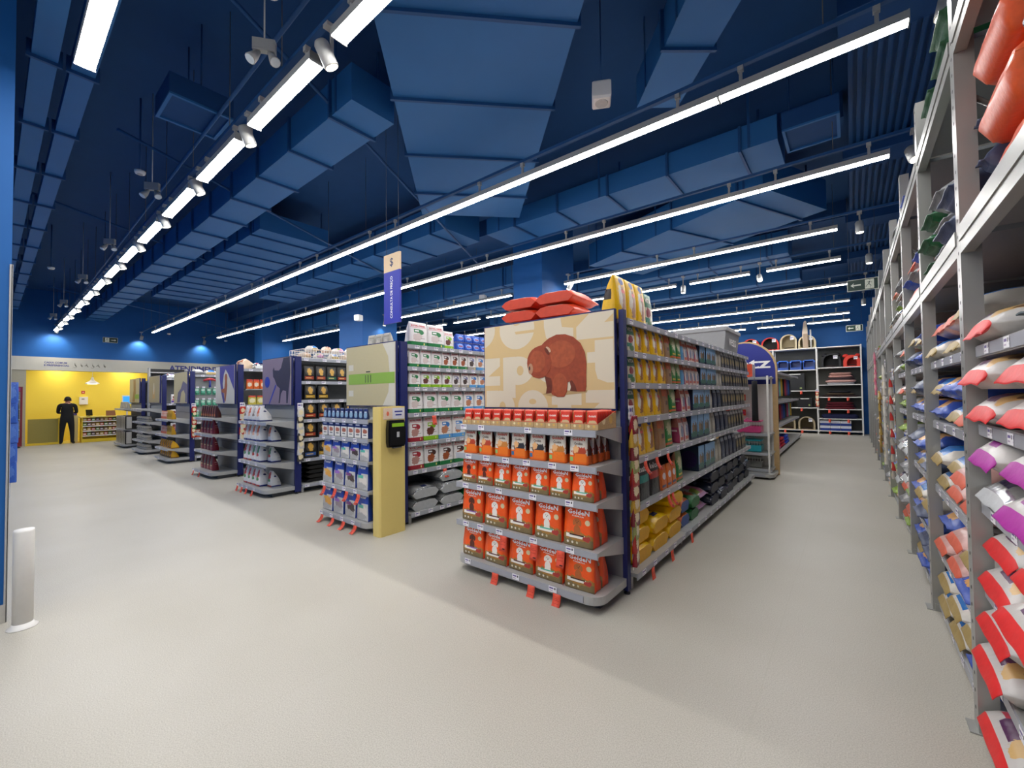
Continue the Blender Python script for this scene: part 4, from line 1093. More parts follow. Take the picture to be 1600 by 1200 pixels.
# plush bear picture
M_FUR = mat('rust_fur_print', '9A4326', 0.7, var=0.35, scale=28)
M_FURD = mat('dark_fur_print', '6A2C1A', 0.7, var=0.35, scale=28)
M_FURL = mat('light_fur_print', 'A8502E', 0.7, var=0.35, scale=28)
body = [(-0.13, 1.80), (-0.15, 1.88), (-0.145, 1.95), (-0.10, 2.01), (-0.05, 2.035), (0.0, 2.045), (0.03, 2.07), (0.08, 2.10), (0.16, 2.125), (0.25, 2.12), (0.33, 2.09), (0.40, 2.03), (0.44, 1.95), (0.455, 1.85), (0.45, 1.76),
        (0.45, 1.66), (0.44, 1.62), (0.36, 1.62), (0.34, 1.68), (0.31, 1.72), (0.27, 1.70), (0.26, 1.62), (0.23, 1.575), (0.16, 1.575), (0.10, 1.60), (0.11, 1.68), (0.10, 1.74), (0.04, 1.76), (-0.04, 1.745), (-0.10, 1.76)]
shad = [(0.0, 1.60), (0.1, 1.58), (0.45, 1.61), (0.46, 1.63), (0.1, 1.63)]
legb = [(0.03, 1.76), (0.05, 1.66), (0.04, 1.605), (0.11, 1.61), (0.14, 1.70), (0.12, 1.77)]
legc = [(0.28, 1.74), (0.30, 1.66), (0.29, 1.625), (0.36, 1.62), (0.40, 1.70), (0.38, 1.78)]
head = ell(-0.03, 1.89, 0.135, 0.145)
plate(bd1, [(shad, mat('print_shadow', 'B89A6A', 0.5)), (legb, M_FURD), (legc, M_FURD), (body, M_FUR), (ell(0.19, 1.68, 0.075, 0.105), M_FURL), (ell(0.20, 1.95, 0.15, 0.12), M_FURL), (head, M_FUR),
    (ell(-0.05, 1.90, 0.09, 0.10), M_FURL), (ell(-0.125, 1.835, 0.028, 0.05), mat('muzzle_print', 'B98A6A', 0.6)), (ell(-0.135, 1.84, 0.008, 0.02, 10), M_BLACK), (ell(0.075, 2.0, 0.035, 0.016, 12, rot=-0.8), mat('ear_print', 'CFA98A', 0.6)), (ell(0.06, 1.985, 0.016, 0.04, 12, rot=0.6), M_FURD)], 'bear_picture', y=-0.0565)

# board 2: beige with a lime bar
bd2 = header(ENDT[2], 1.14, None)
M_B2 = mat('beige_print', 'C4B890', 0.45, var=0.03); M_B2L = mat('pale_beige_print', 'D4CFC0', 0.45, var=0.03); M_LIME = mat('lime_print', '8DB248', 0.45, var=0.03); M_DKP = mat('charcoal_print', '3A4238', 0.5)
plate(bd2, [(sq(-0.555, 1.48, 0.555, 2.27), M_B2L), ([(-0.555, 1.48), (0.3, 1.48), (0.42, 1.65), (0.45, 1.88), (0.42, 2.1), (0.3, 2.27), (-0.555, 2.27)], M_B2), (sq(-0.5, 1.95, -0.38, 2.03), M_B2L), (sq(-0.5, 1.6, -0.38, 1.68), M_B2L),
    (sq(-0.5, 1.76, 0.555, 1.90), M_LIME), (sq(-0.09, 1.78, -0.075, 1.88), M_DKP), (sq(-0.03, 1.78, -0.015, 1.88), M_DKP), (sq(0.03, 1.78, 0.045, 1.88), M_DKP), (sq(-0.07, 1.915, 0.03, 1.93), M_DKP)], 'pattern_print')
# board 3: mauve with dark dog and blue ball
bd3 = header(ENDT[3], 1.16, None)
M_MAUVE = mat('mauve_print', '8A7888', 0.45, var=0.05, scale=4); M_DOGP = mat('dark_dog_print', '332E42', 0.5, var=0.15); M_BALLP = mat('blue_ball_print', '2A3CA8', 0.4)
dogp = [(-0.13, 2.08), (-0.08, 2.13), (-0.06, 2.07), (0.12, 2.06), (0.2, 2.1), (0.3, 2.27), (0.53, 2.27), (0.56, 2.0), (0.5, 1.75), (0.46, 1.50), (0.41, 1.50), (0.40, 1.70), (0.28, 1.72), (0.2, 1.66), (0.16, 1.50), (0.11, 1.50), (0.16, 1.75), (0.04, 1.80), (-0.06, 1.92), (-0.12, 1.96)]
plate(bd3, [(sq(-0.565, 1.48, 0.565, 2.27), M_MAUVE), (dogp, M_DOGP), ([(-0.3, 1.48), (-0.26, 1.48), (0.02, 1.8), (-0.02, 1.82)], M_BALLP), (ell(-0.36, 1.87, 0.11, 0.10, 14), M_BALLP)], 'dog_print')
# board 4: beige with violet shape and rust toy
bd4 = header(ENDT[4], 1.13, None)
M_VIO = mat('violet_print', '4A4694', 0.45); M_RUST = mat('rust_toy_print', 'A8623A', 0.5, var=0.15)
plate(bd4, [(sq(-0.55, 1.48, 0.55, 2.27), M_B2L), ([(-0.3, 2.27), (0.55, 2.27), (0.55, 1.75), (0.4, 1.9), (0.2, 2.1), (0.05, 2.2), (-0.05, 2.1), (-0.12, 1.9), (-0.05, 1.7), (0.02, 1.5), (-0.08, 1.49), (-0.2, 1.7), (-0.3, 2.0)], M_VIO),
    ([(0.06, 1.52), (0.12, 1.7), (0.16, 1.85), (0.14, 1.96), (0.02, 1.96), (-0.02, 1.8), (-0.2, 1.78), (-0.18, 1.72), (-0.02, 1.7), (0.0, 1.55)], M_RUST), (ell(0.08, 2.02, 0.08, 0.09, 14), M_RUST)], 'toy_print')
bd5 = header(ENDT[5], 1.2, None)
M_GRYP = mat('grey_violet_print', '6E6A84', 0.5)
plate(bd5, [(sq(-0.59, 1.48, 0.59, 2.27), M_B2), ([(-0.3, 1.49), (-0.2, 1.75), (0.05, 1.85), (0.25, 2.05), (0.59, 1.95), (0.59, 1.5), (0.45, 1.5), (0.45, 1.7), (0.3, 1.82), (0.1, 1.75), (-0.02, 1.5), (-0.15, 1.49)], M_GRYP)], 'dog_outline_print')
bd6 = header(ENDT[6], 1.28, None)
plate(bd6, [(sq(-0.63, 1.48, 0.63, 2.27), mat('khaki_print', 'A89A78', 0.5)), ([(-0.2, 1.6), (0.1, 1.6), (0.1, 1.85), (0.0, 2.0), (-0.15, 1.85)], mat('ochre_print', 'C09A60', 0.5)), (ell(-0.02, 1.9, 0.06, 0.18, 14), M_B2L)], 'bottle_print')
bd7 = header(ENDT[7], 1.5, None)
plate(bd7, [(sq(-0.74, 1.48, 0.74, 2.27), M_B2), ([(-0.3, 1.5), (0.1, 1.5), (0.25, 1.8), (0.2, 2.25), (-0.15, 2.25), (-0.1, 1.9)], mat('wood_tone_print', 'A8804A', 0.5)), (sq(0.1, 1.6, 0.74, 1.75), M_LIME)], 'stripe_print')
# ------------------------------------------------------------------ goods on the foremost end display (orange)
gO = 'orange bags on the foremost end display'
E1 = 'foremost end display'
xs = -2.87
def erow(i, z, seq, pitch, x_from, front, where, group, back=None, clear=None):
    tot = {}
    for k in seq: tot[k] = tot.get(k, 0) + 1
    seen = {}
    for q, k in enumerate(seq):
        seen[k] = seen.get(k, 0) + 1
        sc, off = fit(k, pitch, clear)
        x = x_from + pitch * (q + 0.5) + random.uniform(-0.003, 0.003)
        product(k, (x, front + off + random.uniform(0, 0.008), z), 0, where, group, seen[k], tot[k], sc=sc)
    if back:
        k = seq[-1]
        sc, off = fit(k, pitch, clear)
        x = x_from + pitch * (len(seq) - 0.5)
        for b in range(back):
            product(k, (x, front + off + (b + 1) * (DES[k]['D'] * 1.15 + 0.02), z), 0, where, group, sc=sc, label=DES[k]['desc'] + ', %s behind rightmost, %s' % (ordn(b + 1), where))
S5 = ['golden_brown', 'golden_white', 'golden_white', 'golden_teal', 'golden_tan']
erow(0, 0.13, S5, 0.276, xs, 2.778, 'bottom row of ' + E1, gO, back=1, clear=0.285)
erow(1, 0.449, S5, 0.276, xs, 2.778, 'second row up, ' + E1, gO, back=1, clear=0.314)
erow(2, 0.797, ['golden_small_dark'] * 2 + ['golden_small'] * 5, 0.198, xs, 2.778, 'third row up, ' + E1, gO, back=1, clear=0.234)
erow(3, 1.066, ['cookie_a', 'cookie_a', 'cookie_b', 'cookie_c', 'cookie_c', 'cookie_b', 'cookie_a'], 0.19, xs + 0.02, 2.779, 'fourth row up, ' + E1, 'biscuit pouches on the foremost end display', back=3, clear=0.23)
def tray(w, d, h):
    mb = MB()
    mb.box(-w / 2, -d / 2, 0, w / 2, d / 2, 0.004)
    mb.box(-w / 2, -d / 2, 0.004, w / 2, -d / 2 + 0.003, h * 0.36)
    mb.box(-w / 2, d / 2 - 0.003, 0.004, w / 2, d / 2, h)
    for s in (-1, 1):
        x = s * w / 2
        mb.prism([(-d / 2 + 0.003, 0.004), (d / 2 - 0.003, 0.004), (d / 2 - 0.003, h), (-d / 2 + 0.003, h * 0.36)], lambda u, v, ww, x=x, s=s: (x - s * ww, u, v), 0.003)
    return mb
TRAYM = [printmat('tray_print', 'C0A070', [('e', 0.3, 0.5, 0.09, 0.25, 'E8D8A8'), ('e', 0.7, 0.5, 0.1, 0.25, 'D8B060'), ('r', 0, 0.9, 1, 1, 'D03A28')], 0.5)]
tray_me = tray(0.113, 0.30, 0.13).mesh('sachet_tray', TRAYM)
for k in range(12):
    x = xs + 0.02 + 0.117 * (k + 0.5)
    o = put('sachet_tray', tray_me, None, (x, 2.945, 1.3325))
    tag(o, 'brown card display tray of red sachets, %s from left, top shelf of %s' % (ordn(k + 1), E1), 'display tray', 'sachet trays')
    n = 9 if k == 11 else 2
    for b in range(n):
        lab = 'red wet food sachet in the %s tray from left, %s' % (ordn(k + 1), 'front one' if b == 0 else '%s behind it' % ordn(b))
        product('sachet', (x, 2.813 + b * 0.028, 1.338), 0, '', 'red sachets in the trays', variant=0, tilt=-0.1, label=lab)

# ------------------------------------------------------------------ foremost gondola, long side (faces right)
gS = 'packs along the foremost gondola'
XF = -1.448
R90 = PI / 2
def side(z, items, where, x=XF, start=3.36, group=gS):
    row('y', start, x, z, R90, items, where, group, clear={1.957: 0.234, 1.69: 0.233, 1.39: 0.266, 1.05: 0.305, 0.645: 0.37}[z])
G1 = 'foremost gondola'
side(1.957, [('vita', 1, 0.18), ('pedigree', 4, 0.19), ('kraft', 1, 0.19), ('green_bag', 2, 0.16), ('blue_side', 1, 0.16), ('pink_bag', 4, 0.14), ('photo_carton', 3, 0.26), ('stone_bag', 2, 0.17), ('dark_bag', 11, 0.185)], 'top shelf of ' + G1)
side(1.69, [('vita', 1, 0.2), ('pedigree', 4, 0.19), ('kraft', 1, 0.18), ('green_bag', 2, 0.16), ('blue_side', 1, 0.16), ('pink_bag', 4, 0.14), ('photo_carton', 3, 0.26), ('stone_bag', 2, 0.17), ('dark_bag', 11, 0.185)], 'second shelf of ' + G1)
side(1.39, [('vita', 1, 0.18, 1.1), ('pedigree', 3, 0.22, 1.15), ('kraft', 1, 0.22, 1.15), ('green_bag', 1, 0.2, 1.15), (None, 0.2), ('pink_bag', 2, 0.18), ('photo_carton', 3, 0.26, 1.1), ('stone_bag', 1, 0.2), ('navy_bag', 2, 0.24), ('dark_bag', 9, 0.19)], 'third shelf of ' + G1)
side(1.05, [(None, 0.16), ('pedigree', 2, 0.24, 1.25), (None, 0.05), ('kraft', 1, 0.24, 1.25), ('green_bag', 1, 0.22, 1.25), (None, 0.22), ('pink_bag', 2, 0.19, 1.12), ('photo_carton', 3, 0.26, 1.15), ('stone_bag', 2, 0.2, 1.1), ('navy_bag', 3, 0.24, 1.1), ('dark_bag', 6, 0.20, 1.05)], 'fourth shelf of ' + G1)
side(0.645, [('black_green_band', 1, 0.22), ('black_teal', 1, 0.27), ('black_coral', 1, 0.27), ('orange_small', 3, 0.16), (None, 0.02), ('green_bag', 1, 0.22, 1.3), (None, 0.55), ('photo_carton', 3, 0.26, 1.2), ('stone_bag', 2, 0.2, 1.2), ('navy_bag', 4, 0.24, 1.2), ('dark_bag', 4, 0.205, 1.05)], 'fifth shelf of ' + G1)
# second depth where the shelf shows gaps
for (k, y, z, s_, lab) in (('pink_bag', 5.02, 1.39, 1.0, 'pale pink food bag set back on the third shelf of foremost gondola'), ('kraft', 4.95, 1.05, 1.2, 'brown kraft food bag set back on the fourth shelf of foremost gondola')):
    product(k, (-1.85, y, z), R90, '', gS, sc=(s_,) * 3, label=lab)
def as_pack(o):
    o.name = 'snack_pack'
    o['category'] = 'pack'
def stack(key, x, y, z0, n, rz, where, group, dz=None, jit=0.02, nudge=0.0):
    d = DES[key]; h = d['H'] * 1.1
    for k in range(n):
        pos = 'bottom' if k == 0 else 'top' if k == n - 1 else ordn(k + 1) + ' up'
        product(key, (x + random.uniform(-jit, jit), y + random.uniform(-0.004, 0.004), z0 + k * h), rz, '', group, variant=(k % 2),
                label=d['desc'] + ((', %s of its stack' % pos) if n > 1 else '') + ', ' + where, sc=(1, 1, 1))
gB = 'sacks on the foremost gondola base'
stack('sack_yellow', -1.70, 3.60, 0.14, 3, R90, 'nearest the orange bags', gB, 0.158)
stack('sack_yellow', -1.70, 4.03, 0.14, 2, R90, 'second stack from the orange bags', gB, 0.158)
stack('sack_yellow', -1.69, 4.46, 0.14, 3, R90, 'third stack from the orange bags', gB, 0.158)
stack('sack_orange_blue', -1.70, 4.84, 0.14, 2, R90, 'beside the yellow sacks', gB, 0.13)
stack('sack_green', -1.70, 5.18, 0.14, 2, R90, 'beside the orange and blue sacks', gB, 0.12)
stack('sack_pinkwhite', -1.73, 5.56, 0.14, 2, R90, 'between green and navy sacks', gB, 0.12)
for i in range(6):
    stack('sack_navy', -1.74, 6.02 + i * 0.44, 0.14, 3 if i < 5 else 2, R90, '%s navy stack along foremost gondola' % ordn(i + 1), gB, 0.135)
# on top of the foremost gondola
for i, (x, y) in enumerate(((-1.58, 3.38), (-1.58, 3.59), (-1.58, 3.80))):
    product('pedigree', (x, y, 2.225), R90, '', 'bags on top of the foremost gondola', sc=(1.25, 1.3, 1.5), label='tall yellow dog food bag on top of foremost gondola, %s from left' % ordn(i + 1))
product('vita', (-1.58, 4.03, 2.225), R90, '', 'bags on top of the foremost gondola', sc=(1.25, 1.2, 1.35), label='cream and green bag on top of foremost gondola beside yellow bags')
for k in range(2):
    for j in range(3):
        product('sack_orange_top', (-2.68 + 0.44 * k, 3.72, 2.226 + j * 0.13), 0.05, '', 'orange sacks on the foremost gondola', label='orange food sack lying on the foremost gondola, %s layer up, %s from left' % (ordn(j + 1), ordn(k + 1)))
# hanging snack strip beside the navy post
def clip_strip(x, y, z0, n, cols, label, rz=R90, step=0.105, w=0.10, h=0.15, patch='E8D8B0'):
    t = thing('clip_strip', label, 'clip strip', (x, y, z0), rz)
    MB().box(-0.012, 0.0, -n * step, 0.012, 0.003, 0.08).build('strip', M_WHITE, t)
    MB().box(-0.045, -0.006, 0.06, 0.045, 0.0, 0.17).build('header_card', M_TAG, t)
    for k in range(n):
        c = cols[k % len(cols)]
        sp = MB(); P, dp = bag_front(w, h, 0.035, 0.97, k)
        me = CACHE.get(('strip', c, w))
        if me is None:
            me = bag_mesh('snack_pack', w, h, 0.035, [printmat('strip_' + c, c, [('b', 0.5, 0.5, 0.35, 0.3, patch)], 0.25), mat('strips_' + c, c, 0.25)], 0.97, 3)[0]
            CACHE[('strip', c, w)] = me
        put('snack_pack', me, t, (random.uniform(-0.01, 0.01), -0.022, -k * step - 0.06), rz=random.uniform(-0.2, 0.2))
clip_strip(-1.405, 3.28, 1.33, 11, ['8A1E2A', 'C8A03A', '7A2A30', '9AA060', 'A83028'], 'strip of maroon and gold snack packs hanging by the orange end display')
clip_strip(-7.17, 3.27, 1.33, 8, ['D8D4D0', '4A4644', 'C8C4C0'], 'strip of grey and white packs hanging by the white wedge bags')
clip_strip(-9.72, 3.27, 1.33, 6, ['C83A2A', 'E0DAD0'], 'strip of red and white packs hanging by the maroon bags')
clip_strip(-12.96, 3.27, 1.3, 7, ['B0302A', '2A7A4A', 'A84A3A'], 'strip of red and green packs hanging by the yellow wedge bags')

# ------------------------------------------------------------------ white-bag gondola
gW = 'white food bags along the second gondola'
G2 = 'white-bag gondola'
def side2(z, items, where):
    row('y', 3.34, -4.352, z, R90, items, where, gW, clear={1.97: 0.245, 1.71: 0.226, 1.38: 0.295, 1.01: 0.335, 0.655: 0.32}[z])
side2(1.97, [('royal_green', 3, 0.19), ('royal_green_dog', 3, 0.165), ('royal_grey', 1, 0.18), ('royal_blue', 1, 0.19), (None, 0.1), ('royal_lime', 6, 0.2), ('royal_red', 4, 0.2)], 'top shelf of ' + G2)
side2(1.71, [('royal_green', 1, 0.2), ('royal_lime', 3, 0.185), ('royal_grey', 2, 0.17), ('royal_blue', 2, 0.19), ('royal_green_dog', 8, 0.2)], 'second shelf of ' + G2)
side2(1.38, [('royal_green', 4, 0.245, 1.25), ('royal_blue', 2, 0.22, 1.2), ('royal_lime', 4, 0.22, 1.2)], 'third shelf of ' + G2)
side2(1.01, [('royal_red', 1, 0.24, 1.3), ('royal_lime', 1, 0.27, 1.35), ('royal_blue', 2, 0.25, 1.32), ('royal_lime', 1, 0.24, 1.3), ('royal_green', 3, 0.25, 1.3)], 'fourth shelf of ' + G2)
side2(0.655, [('royal_red', 1, 0.25, 1.32), ('royal_green_dog', 4, 0.26, 1.32), ('royal_green', 3, 0.26, 1.3)], 'fifth shelf of ' + G2)
product('royal_green', (-4.44, 3.52, 2.25), R90, '', gW, sc=(1.6, 1.3, 1.25), label='large white food bag with green base on top of white-bag gondola, left')
product('royal_green', (-4.44, 3.82, 2.25), R90, '', gW, sc=(1.6, 1.3, 1.22), label='large white food bag with green base on top of white-bag gondola, right')
product('royal_lime', (-4.44, 4.06, 2.25), R90, '', gW, sc=(1.0, 1, 1.0), label='white lime-banded bag on top of white-bag gondola beside blue packs')
for k in range(5):
    for j in range(2):
        product('blue_pack', (-4.44, 4.28 + k * 0.165, 2.25 + j * 0.118), R90, '', 'blue packs on the second gondola', label='glossy blue pack on top of white-bag gondola, %s from left, %s layer' % (ordn(k + 1), 'upper' if j else 'lower'))
for i in range(3):
    product('stone_bag', (-4.95 - i * 0.18, 3.45, 2.25), 0, '', 'grey bags on the second gondola', sc=(1, 1, 0.85), label='pale grey bag on the white-bag gondola top, %s left of the large bags' % ordn(i + 1))
gB2 = 'sacks on the second gondola base'
stack('sack_silver', -4.58, 3.56, 0.14, 2, R90, 'nearest the price check column', gB2, 0.14)
stack('sack_silver', -4.55, 4.00, 0.14, 3, R90, 'second stack from price check column', gB2, 0.14)
stack('sack_deepgreen', -4.57, 4.43, 0.14, 3, R90, 'beside the silver sacks', gB2, 0.15)
stack('sack_deepgreen', -4.57, 4.86, 0.14, 3, R90, 'second stack beside the silver sacks', gB2, 0.15)
# its end display: blue bags
gE2 = 'packs on the blue end display'
E2 = 'display beside price column'
xs2 = -5.49
PS = ['premier_yellow', 'premier_violet', 'premier_plum', 'premier_green']
erow(0, 0.13, PS, 0.27, xs2, 2.779, 'bottom row of ' + E2, gE2, clear=0.326)
erow(1, 0.49, PS, 0.27, xs2, 2.779, 'second row up, ' + E2, gE2, clear=0.31)
for q, k in enumerate(['premier_yellow', 'premier_violet', 'premier_green', 'premier_plum', 'premier_green']):
    product(k, (xs2 + 0.03 + 0.215 * (q + 0.5), 2.82, 0.835), 0, '', gE2, sc=(0.85, 0.85, 0.69), label='small ' + DES[k]['desc'] + ', %s from left, middle row' % ordn(q + 1))
for q in range(7):
    product('white_carton', (xs2 + 0.02 + 0.155 * (q + 0.5), 2.815, 1.10), 0, 'fourth row up, ' + E2, 'white cartons on the blue end display', q + 1, 7, sc=(1, 1, 0.95))
for q in range(10):
    product('blue_pouch', (xs2 + 0.02 + 0.105 * (q + 0.5), 2.81, 1.325), 0, 'top row of ' + E2, 'navy pouches on the blue end display', q + 1, 10, sc=(1, 1, 0.88))

# ------------------------------------------------------------------ black-bag gondola
gK = 'black food bags along the third gondola'
G3 = 'black-bag gondola'
def side3(z, items, where, x=-7.222, start=3.36, group=gK):
    row('y', start, x, z, R90, items, where, group, clear={1.87: 0.35, 1.55: 0.285, 1.22: 0.295, 0.9: 0.285, 0.56: 0.305}[z])
side3(1.87, [('black_red', 2, 0.20), ('black_green', 1, 0.2), ('black_red', 1, 0.2), ('white_dog_box', 3, 0.17)], 'top shelf of ' + G3)
side3(1.55, [('black_gold', 2, 0.23)], 'second shelf of ' + G3)
side3(1.22, [('black_red', 3, 0.24, 1.1), ('black_gold', 3, 0.24, 1.1)], 'third shelf of ' + G3)
side3(0.9, [('black_red', 2, 0.24, 1.1), ('black_green', 1, 0.24, 1.1), ('black_red', 3, 0.24, 1.1)], 'fourth shelf of ' + G3)
side3(0.56, [('black_blue', 1, 0.24, 1.15), ('black_gold', 1, 0.24, 1.15), ('black_red', 4, 0.24, 1.1)], 'fifth shelf of ' + G3)
stack('sack_black', -7.44, 3.68, 0.14, 5, R90, 'on the base of black-bag gondola', 'black sacks on the third gondola', 0.083)
gE3 = 'wedge bags on the dog-picture end display'
E3 = 'display under dog picture'
for zi, (z, seq) in enumerate(((0.13, ['tri_red'] * 4), (0.53, ['tri_red', 'tri_red', 'tri_green', 'tri_green']), (0.87, ['tri_orange'] * 4), (1.2, ['tri_grey', 'tri_orange', 'tri_grey', 'tri_orange']))):
    for q, k in enumerate(seq):
        product(k, (-8.33 + 0.18 * (q + 0.5), 2.92, z), 0, '', gE3, sc=(1, 0.9, 0.85 if zi == 3 else 0.97), label=DES[k]['desc'] + ', %s from left, %s, %s' % (ordn(q + 1), ('bottom row', 'second row up', 'third row up', 'top row')[zi], E3))
    if zi < 3:
        product(seq[-1], (-7.5, 3.0, z), 0, '', gE3, sc=(1, 0.7, 0.85), label='white wedge bag standing alone at right, %s, %s' % (('bottom row', 'second row up', 'third row up')[zi], E3))

# wire basket with packs on the third gondola
def wire_basket(x0, y0, x1, y1, z, h, label, nx=3):
    t = thing('wire_basket', label, 'basket', ((x0 + x1) / 2, (y0 + y1) / 2, z))
    dx, dy = (x1 - x0) / 2, (y1 - y0) / 2
    for zz in (0.01, h * 0.55, h):
        MB().tube([(-dx, -dy, zz), (dx, -dy, zz), (dx, dy, zz), (-dx, dy, zz), (-dx, -dy, zz)], 0.005, 5).build('rim_wire' if zz == h else 'ring_wire', M_WHITE, t)
    w = MB().tube([(0, 0, 0.0), (0, 0, h)], 0.003, 4).mesh('upright_wire', [M_WHITE])
    n = int((y1 - y0) / 0.045)
    for k in range(n + 1):
        for sx in (-dx, dx):
            put('upright_wire', w, t, (sx, -dy + (y1 - y0) * k / n, 0))
    n2 = int((x1 - x0) / 0.06)
    for k in range(1, n2):
        put('upright_wire', w, t, (-dx + (x1 - x0) * k / n2, -dy, 0))
wire_basket(-7.75, 3.35, -7.25, 4.65, 2.26, 0.16, 'white wire basket of snack packs on top of black-bag gondola')
for i in range(9):
    k = ['rack_peach', 'rack_gold', 'sack_pinkwhite'][i % 3]
    as_pack(product(k, (-7.5 + random.uniform(-0.06, 0.06), 3.5 + i * 0.125, 2.275 + 0.125 * (i % 2)), R90 + random.uniform(-0.2, 0.2), '', 'loose snack packs in the wire basket', sc=(0.36, 0.5, 0.78), tilt=random.uniform(-0.05, 0.1), label='loose %s in the wire basket, %s from left' % (DES[k]['desc'].replace('food sack', 'snack pack'), ordn(i + 1))))

# ------------------------------------------------------------------ snack gondola and maroon display
G4 = 'snack gondola'
row('y', 3.36, -9.77, 1.78, R90, [('snack_orange', 8, 0.13)], 'hanging high on ' + G4, 'hanging snack bags', clear=0.2)
pr_ = MB().box(0, -0.006, 0, 0.22, 0.006, 0.008)
tag(MB().box(-9.98, 3.34, 1.762, -9.74, 4.5, 1.778).build('wire_shelf', M_GREY), 'slim shelf bar under the orange snack bags', 'shelf bar')
row('y', 3.40, -9.77, 1.45, R90, [('snack_yellow', 6, 0.165)], 'middle of ' + G4, 'yellow snack bags')
row('y', 3.40, -9.77, 0.87, R90, [('kraft', 5, 0.2)], 'low on ' + G4, 'kraft snack bags')
row('y', 3.40, -9.77, 0.14, R90, [('stone_bag', 5, 0.2)], 'base of ' + G4, 'pale bags low on the snack gondola')
as_pack(product('rack_peach', (-10.2, 3.5, 2.2), 0.3, '', 'packs on the snack gondola', label='peach sack propped on top of the snack gondola', sc=(0.6, 0.5, 1.6), tilt=0.4))
for i in range(5):
    as_pack(product('rack_grey' if i % 2 else 'rack_silver', (-10.2, 3.75 + i * 0.29, 2.2), R90, '', 'packs on the snack gondola', label='pale pack lying on the snack gondola top, %s from left' % ordn(i + 1), sc=(0.7, 0.6, 1.1)))
E4 = 'maroon display'
for zi, z in enumerate((0.13, 0.53, 0.87, 1.2)):
    for q in range(4 if zi < 3 else 7):
        k = 'maroon' if zi < 3 else 'brown_box'
        pt = 0.20 if zi < 3 else 0.135
        product(k, (-10.87 + pt * (q + 0.5), 2.92, z), 0, '', 'bags on the maroon display', sc=(1, 1, 0.97 if zi < 3 else 0.95), label=DES[k]['desc'] + ', %s from left, %s of %s' % (ordn(q + 1), ('bottom row', 'second row up', 'third row up', 'top row')[zi], E4))

# ------------------------------------------------------------------ blister gondola and yellow display
M_BLIS = printmat('blister_print', '3E9A78', [('r', 0.15, 0.55, 0.85, 0.9, 'C8E0D0'), ('b', 0.5, 0.3, 0.3, 0.2, '2A5A4A')], 0.3)
bl_card = MB().box(-0.05, -0.002, -0.17, 0.05, 0.002, 0).mesh('card', [M_BLIS])
bl_tag = MB().box(-0.03, -0.05, 0.0, 0.03, -0.047, 0.04).mesh('price_tag', [M_TAG])
bl_hook = MB().tube([(0, 0.0245, -0.012), (0, -0.05, -0.012), (0, -0.055, 0.0)], 0.003, 5).mesh('hook', [M_STEELP])
def blister(x, y, z, label, bub=0.028):
    t = thing('blister_pack', label, 'blister pack', (x, y, z), R90, 'green blister packs')
    put('card', bl_card, t)
    MB().lathe([(0.038, 0), (0.036, bub * 0.7), (0.02, bub)], n=10).build('bubble', mat('clear_green_bubble', '6FB89A', 0.15, var=0.05), t, (0, -0.002, -0.11)).rotation_euler = (PI / 2, 0, 0)
    put('hook', bl_hook, t); put('price_tag', bl_tag, t)
for r in range(3):
    for c in range(7):
        blister(-13.06, 3.36 + c * 0.13, 1.86 - r * 0.30, 'green blister pack hanging on its hook, row %s, %s from left' % (ordn(r + 1), ordn(c + 1)))
MB_ = MB().box(-13.1, 3.33, 1.005, -13.085, 4.6, 2.165)
tag(MB_.build('pegboard', M_PANELG), 'grey pegboard carrying the green blister packs', 'pegboard')
def rope_toy(x, y, z, c1, c2, label):
    t = thing('rope_toy', label, 'pet toy', (x, y, z), R90)
    MB().tube([(-0.14, 0, 0), (-0.07, -0.01, 0.03), (0, 0, 0.035), (0.07, -0.01, 0.03), (0.14, 0, 0)], [0.02, 0.03, 0.035, 0.03, 0.02], 8).build('bar', mat('toy_' + c1, c1, 0.5), t)
    MB().tube([(0, 0, 0.02), (0.005, 0, -0.08), (0, 0, -0.17)], [0.025, 0.02, 0.03], 8).build('tail', mat('toy_' + c2, c2, 0.5), t)
    MB().tube([(0, 0, 0.03), (0, 0.02, 0.09)], 0.004, 5).build('cord', M_WHITE, t)
rope_toy(-12.99, 3.62, 2.05, 'B8303A', '2A3A90', 'red and blue rope toy on the blister gondola')
rope_toy(-13.02, 4.35, 2.02, 'C8D0DC', '3A3A60', 'pale rope toy on the blister gondola')
for i in range(5):
    as_pack(product(['rack_grey', 'rack_gold', 'rack_silver', 'rack_peach', 'rack_silver'][i], (-13.4, 3.45 + i * 0.28, 2.2), R90, '', 'packs on the blister gondola', label='pale pack on top of the blister gondola, %s from left' % ordn(i + 1), sc=(0.7, 0.6, 1.0)))
for i in range(4):
    product('orange_pouch', (-13.15, 3.4 + i * 0.14, 0.6), R90, 'low shelf of blister gondola', 'pouches low on the blister gondola', i + 1, 4)
for zi, z in enumerate((0.13, 0.36)):
    for q in range(6):
        product('yellow_wedge', (-14.2 + 0.19 * (q + 0.5), 2.93, z), 0, '', 'yellow wedge bags', sc=(1, 1, 0.75), label='yellow wedge bag, %s from left, %s of yellow display' % (ordn(q + 1), 'bottom row' if zi == 0 else 'second row up'))
for zi, z in enumerate((0.7, 1.08)):
    for q in range(5):
        product('orange_pouch', (-14.2 + 0.12 * (q + 0.5), 2.9, z), 0, '', 'orange pouches on the yellow display', label='orange treat pouch, %s from left, %s shelf of yellow display' % (ordn(q + 1), 'third' if zi == 0 else 'top'))
    for q in range(4):
        product('yellow_pouch', (-13.55 + 0.12 * (q + 0.5), 2.9, z), 0, '', 'mustard pouches on the yellow display', label='mustard treat pouch, %s from left, %s shelf of yellow display' % (ordn(q + 1), 'third' if zi == 0 else 'top'))

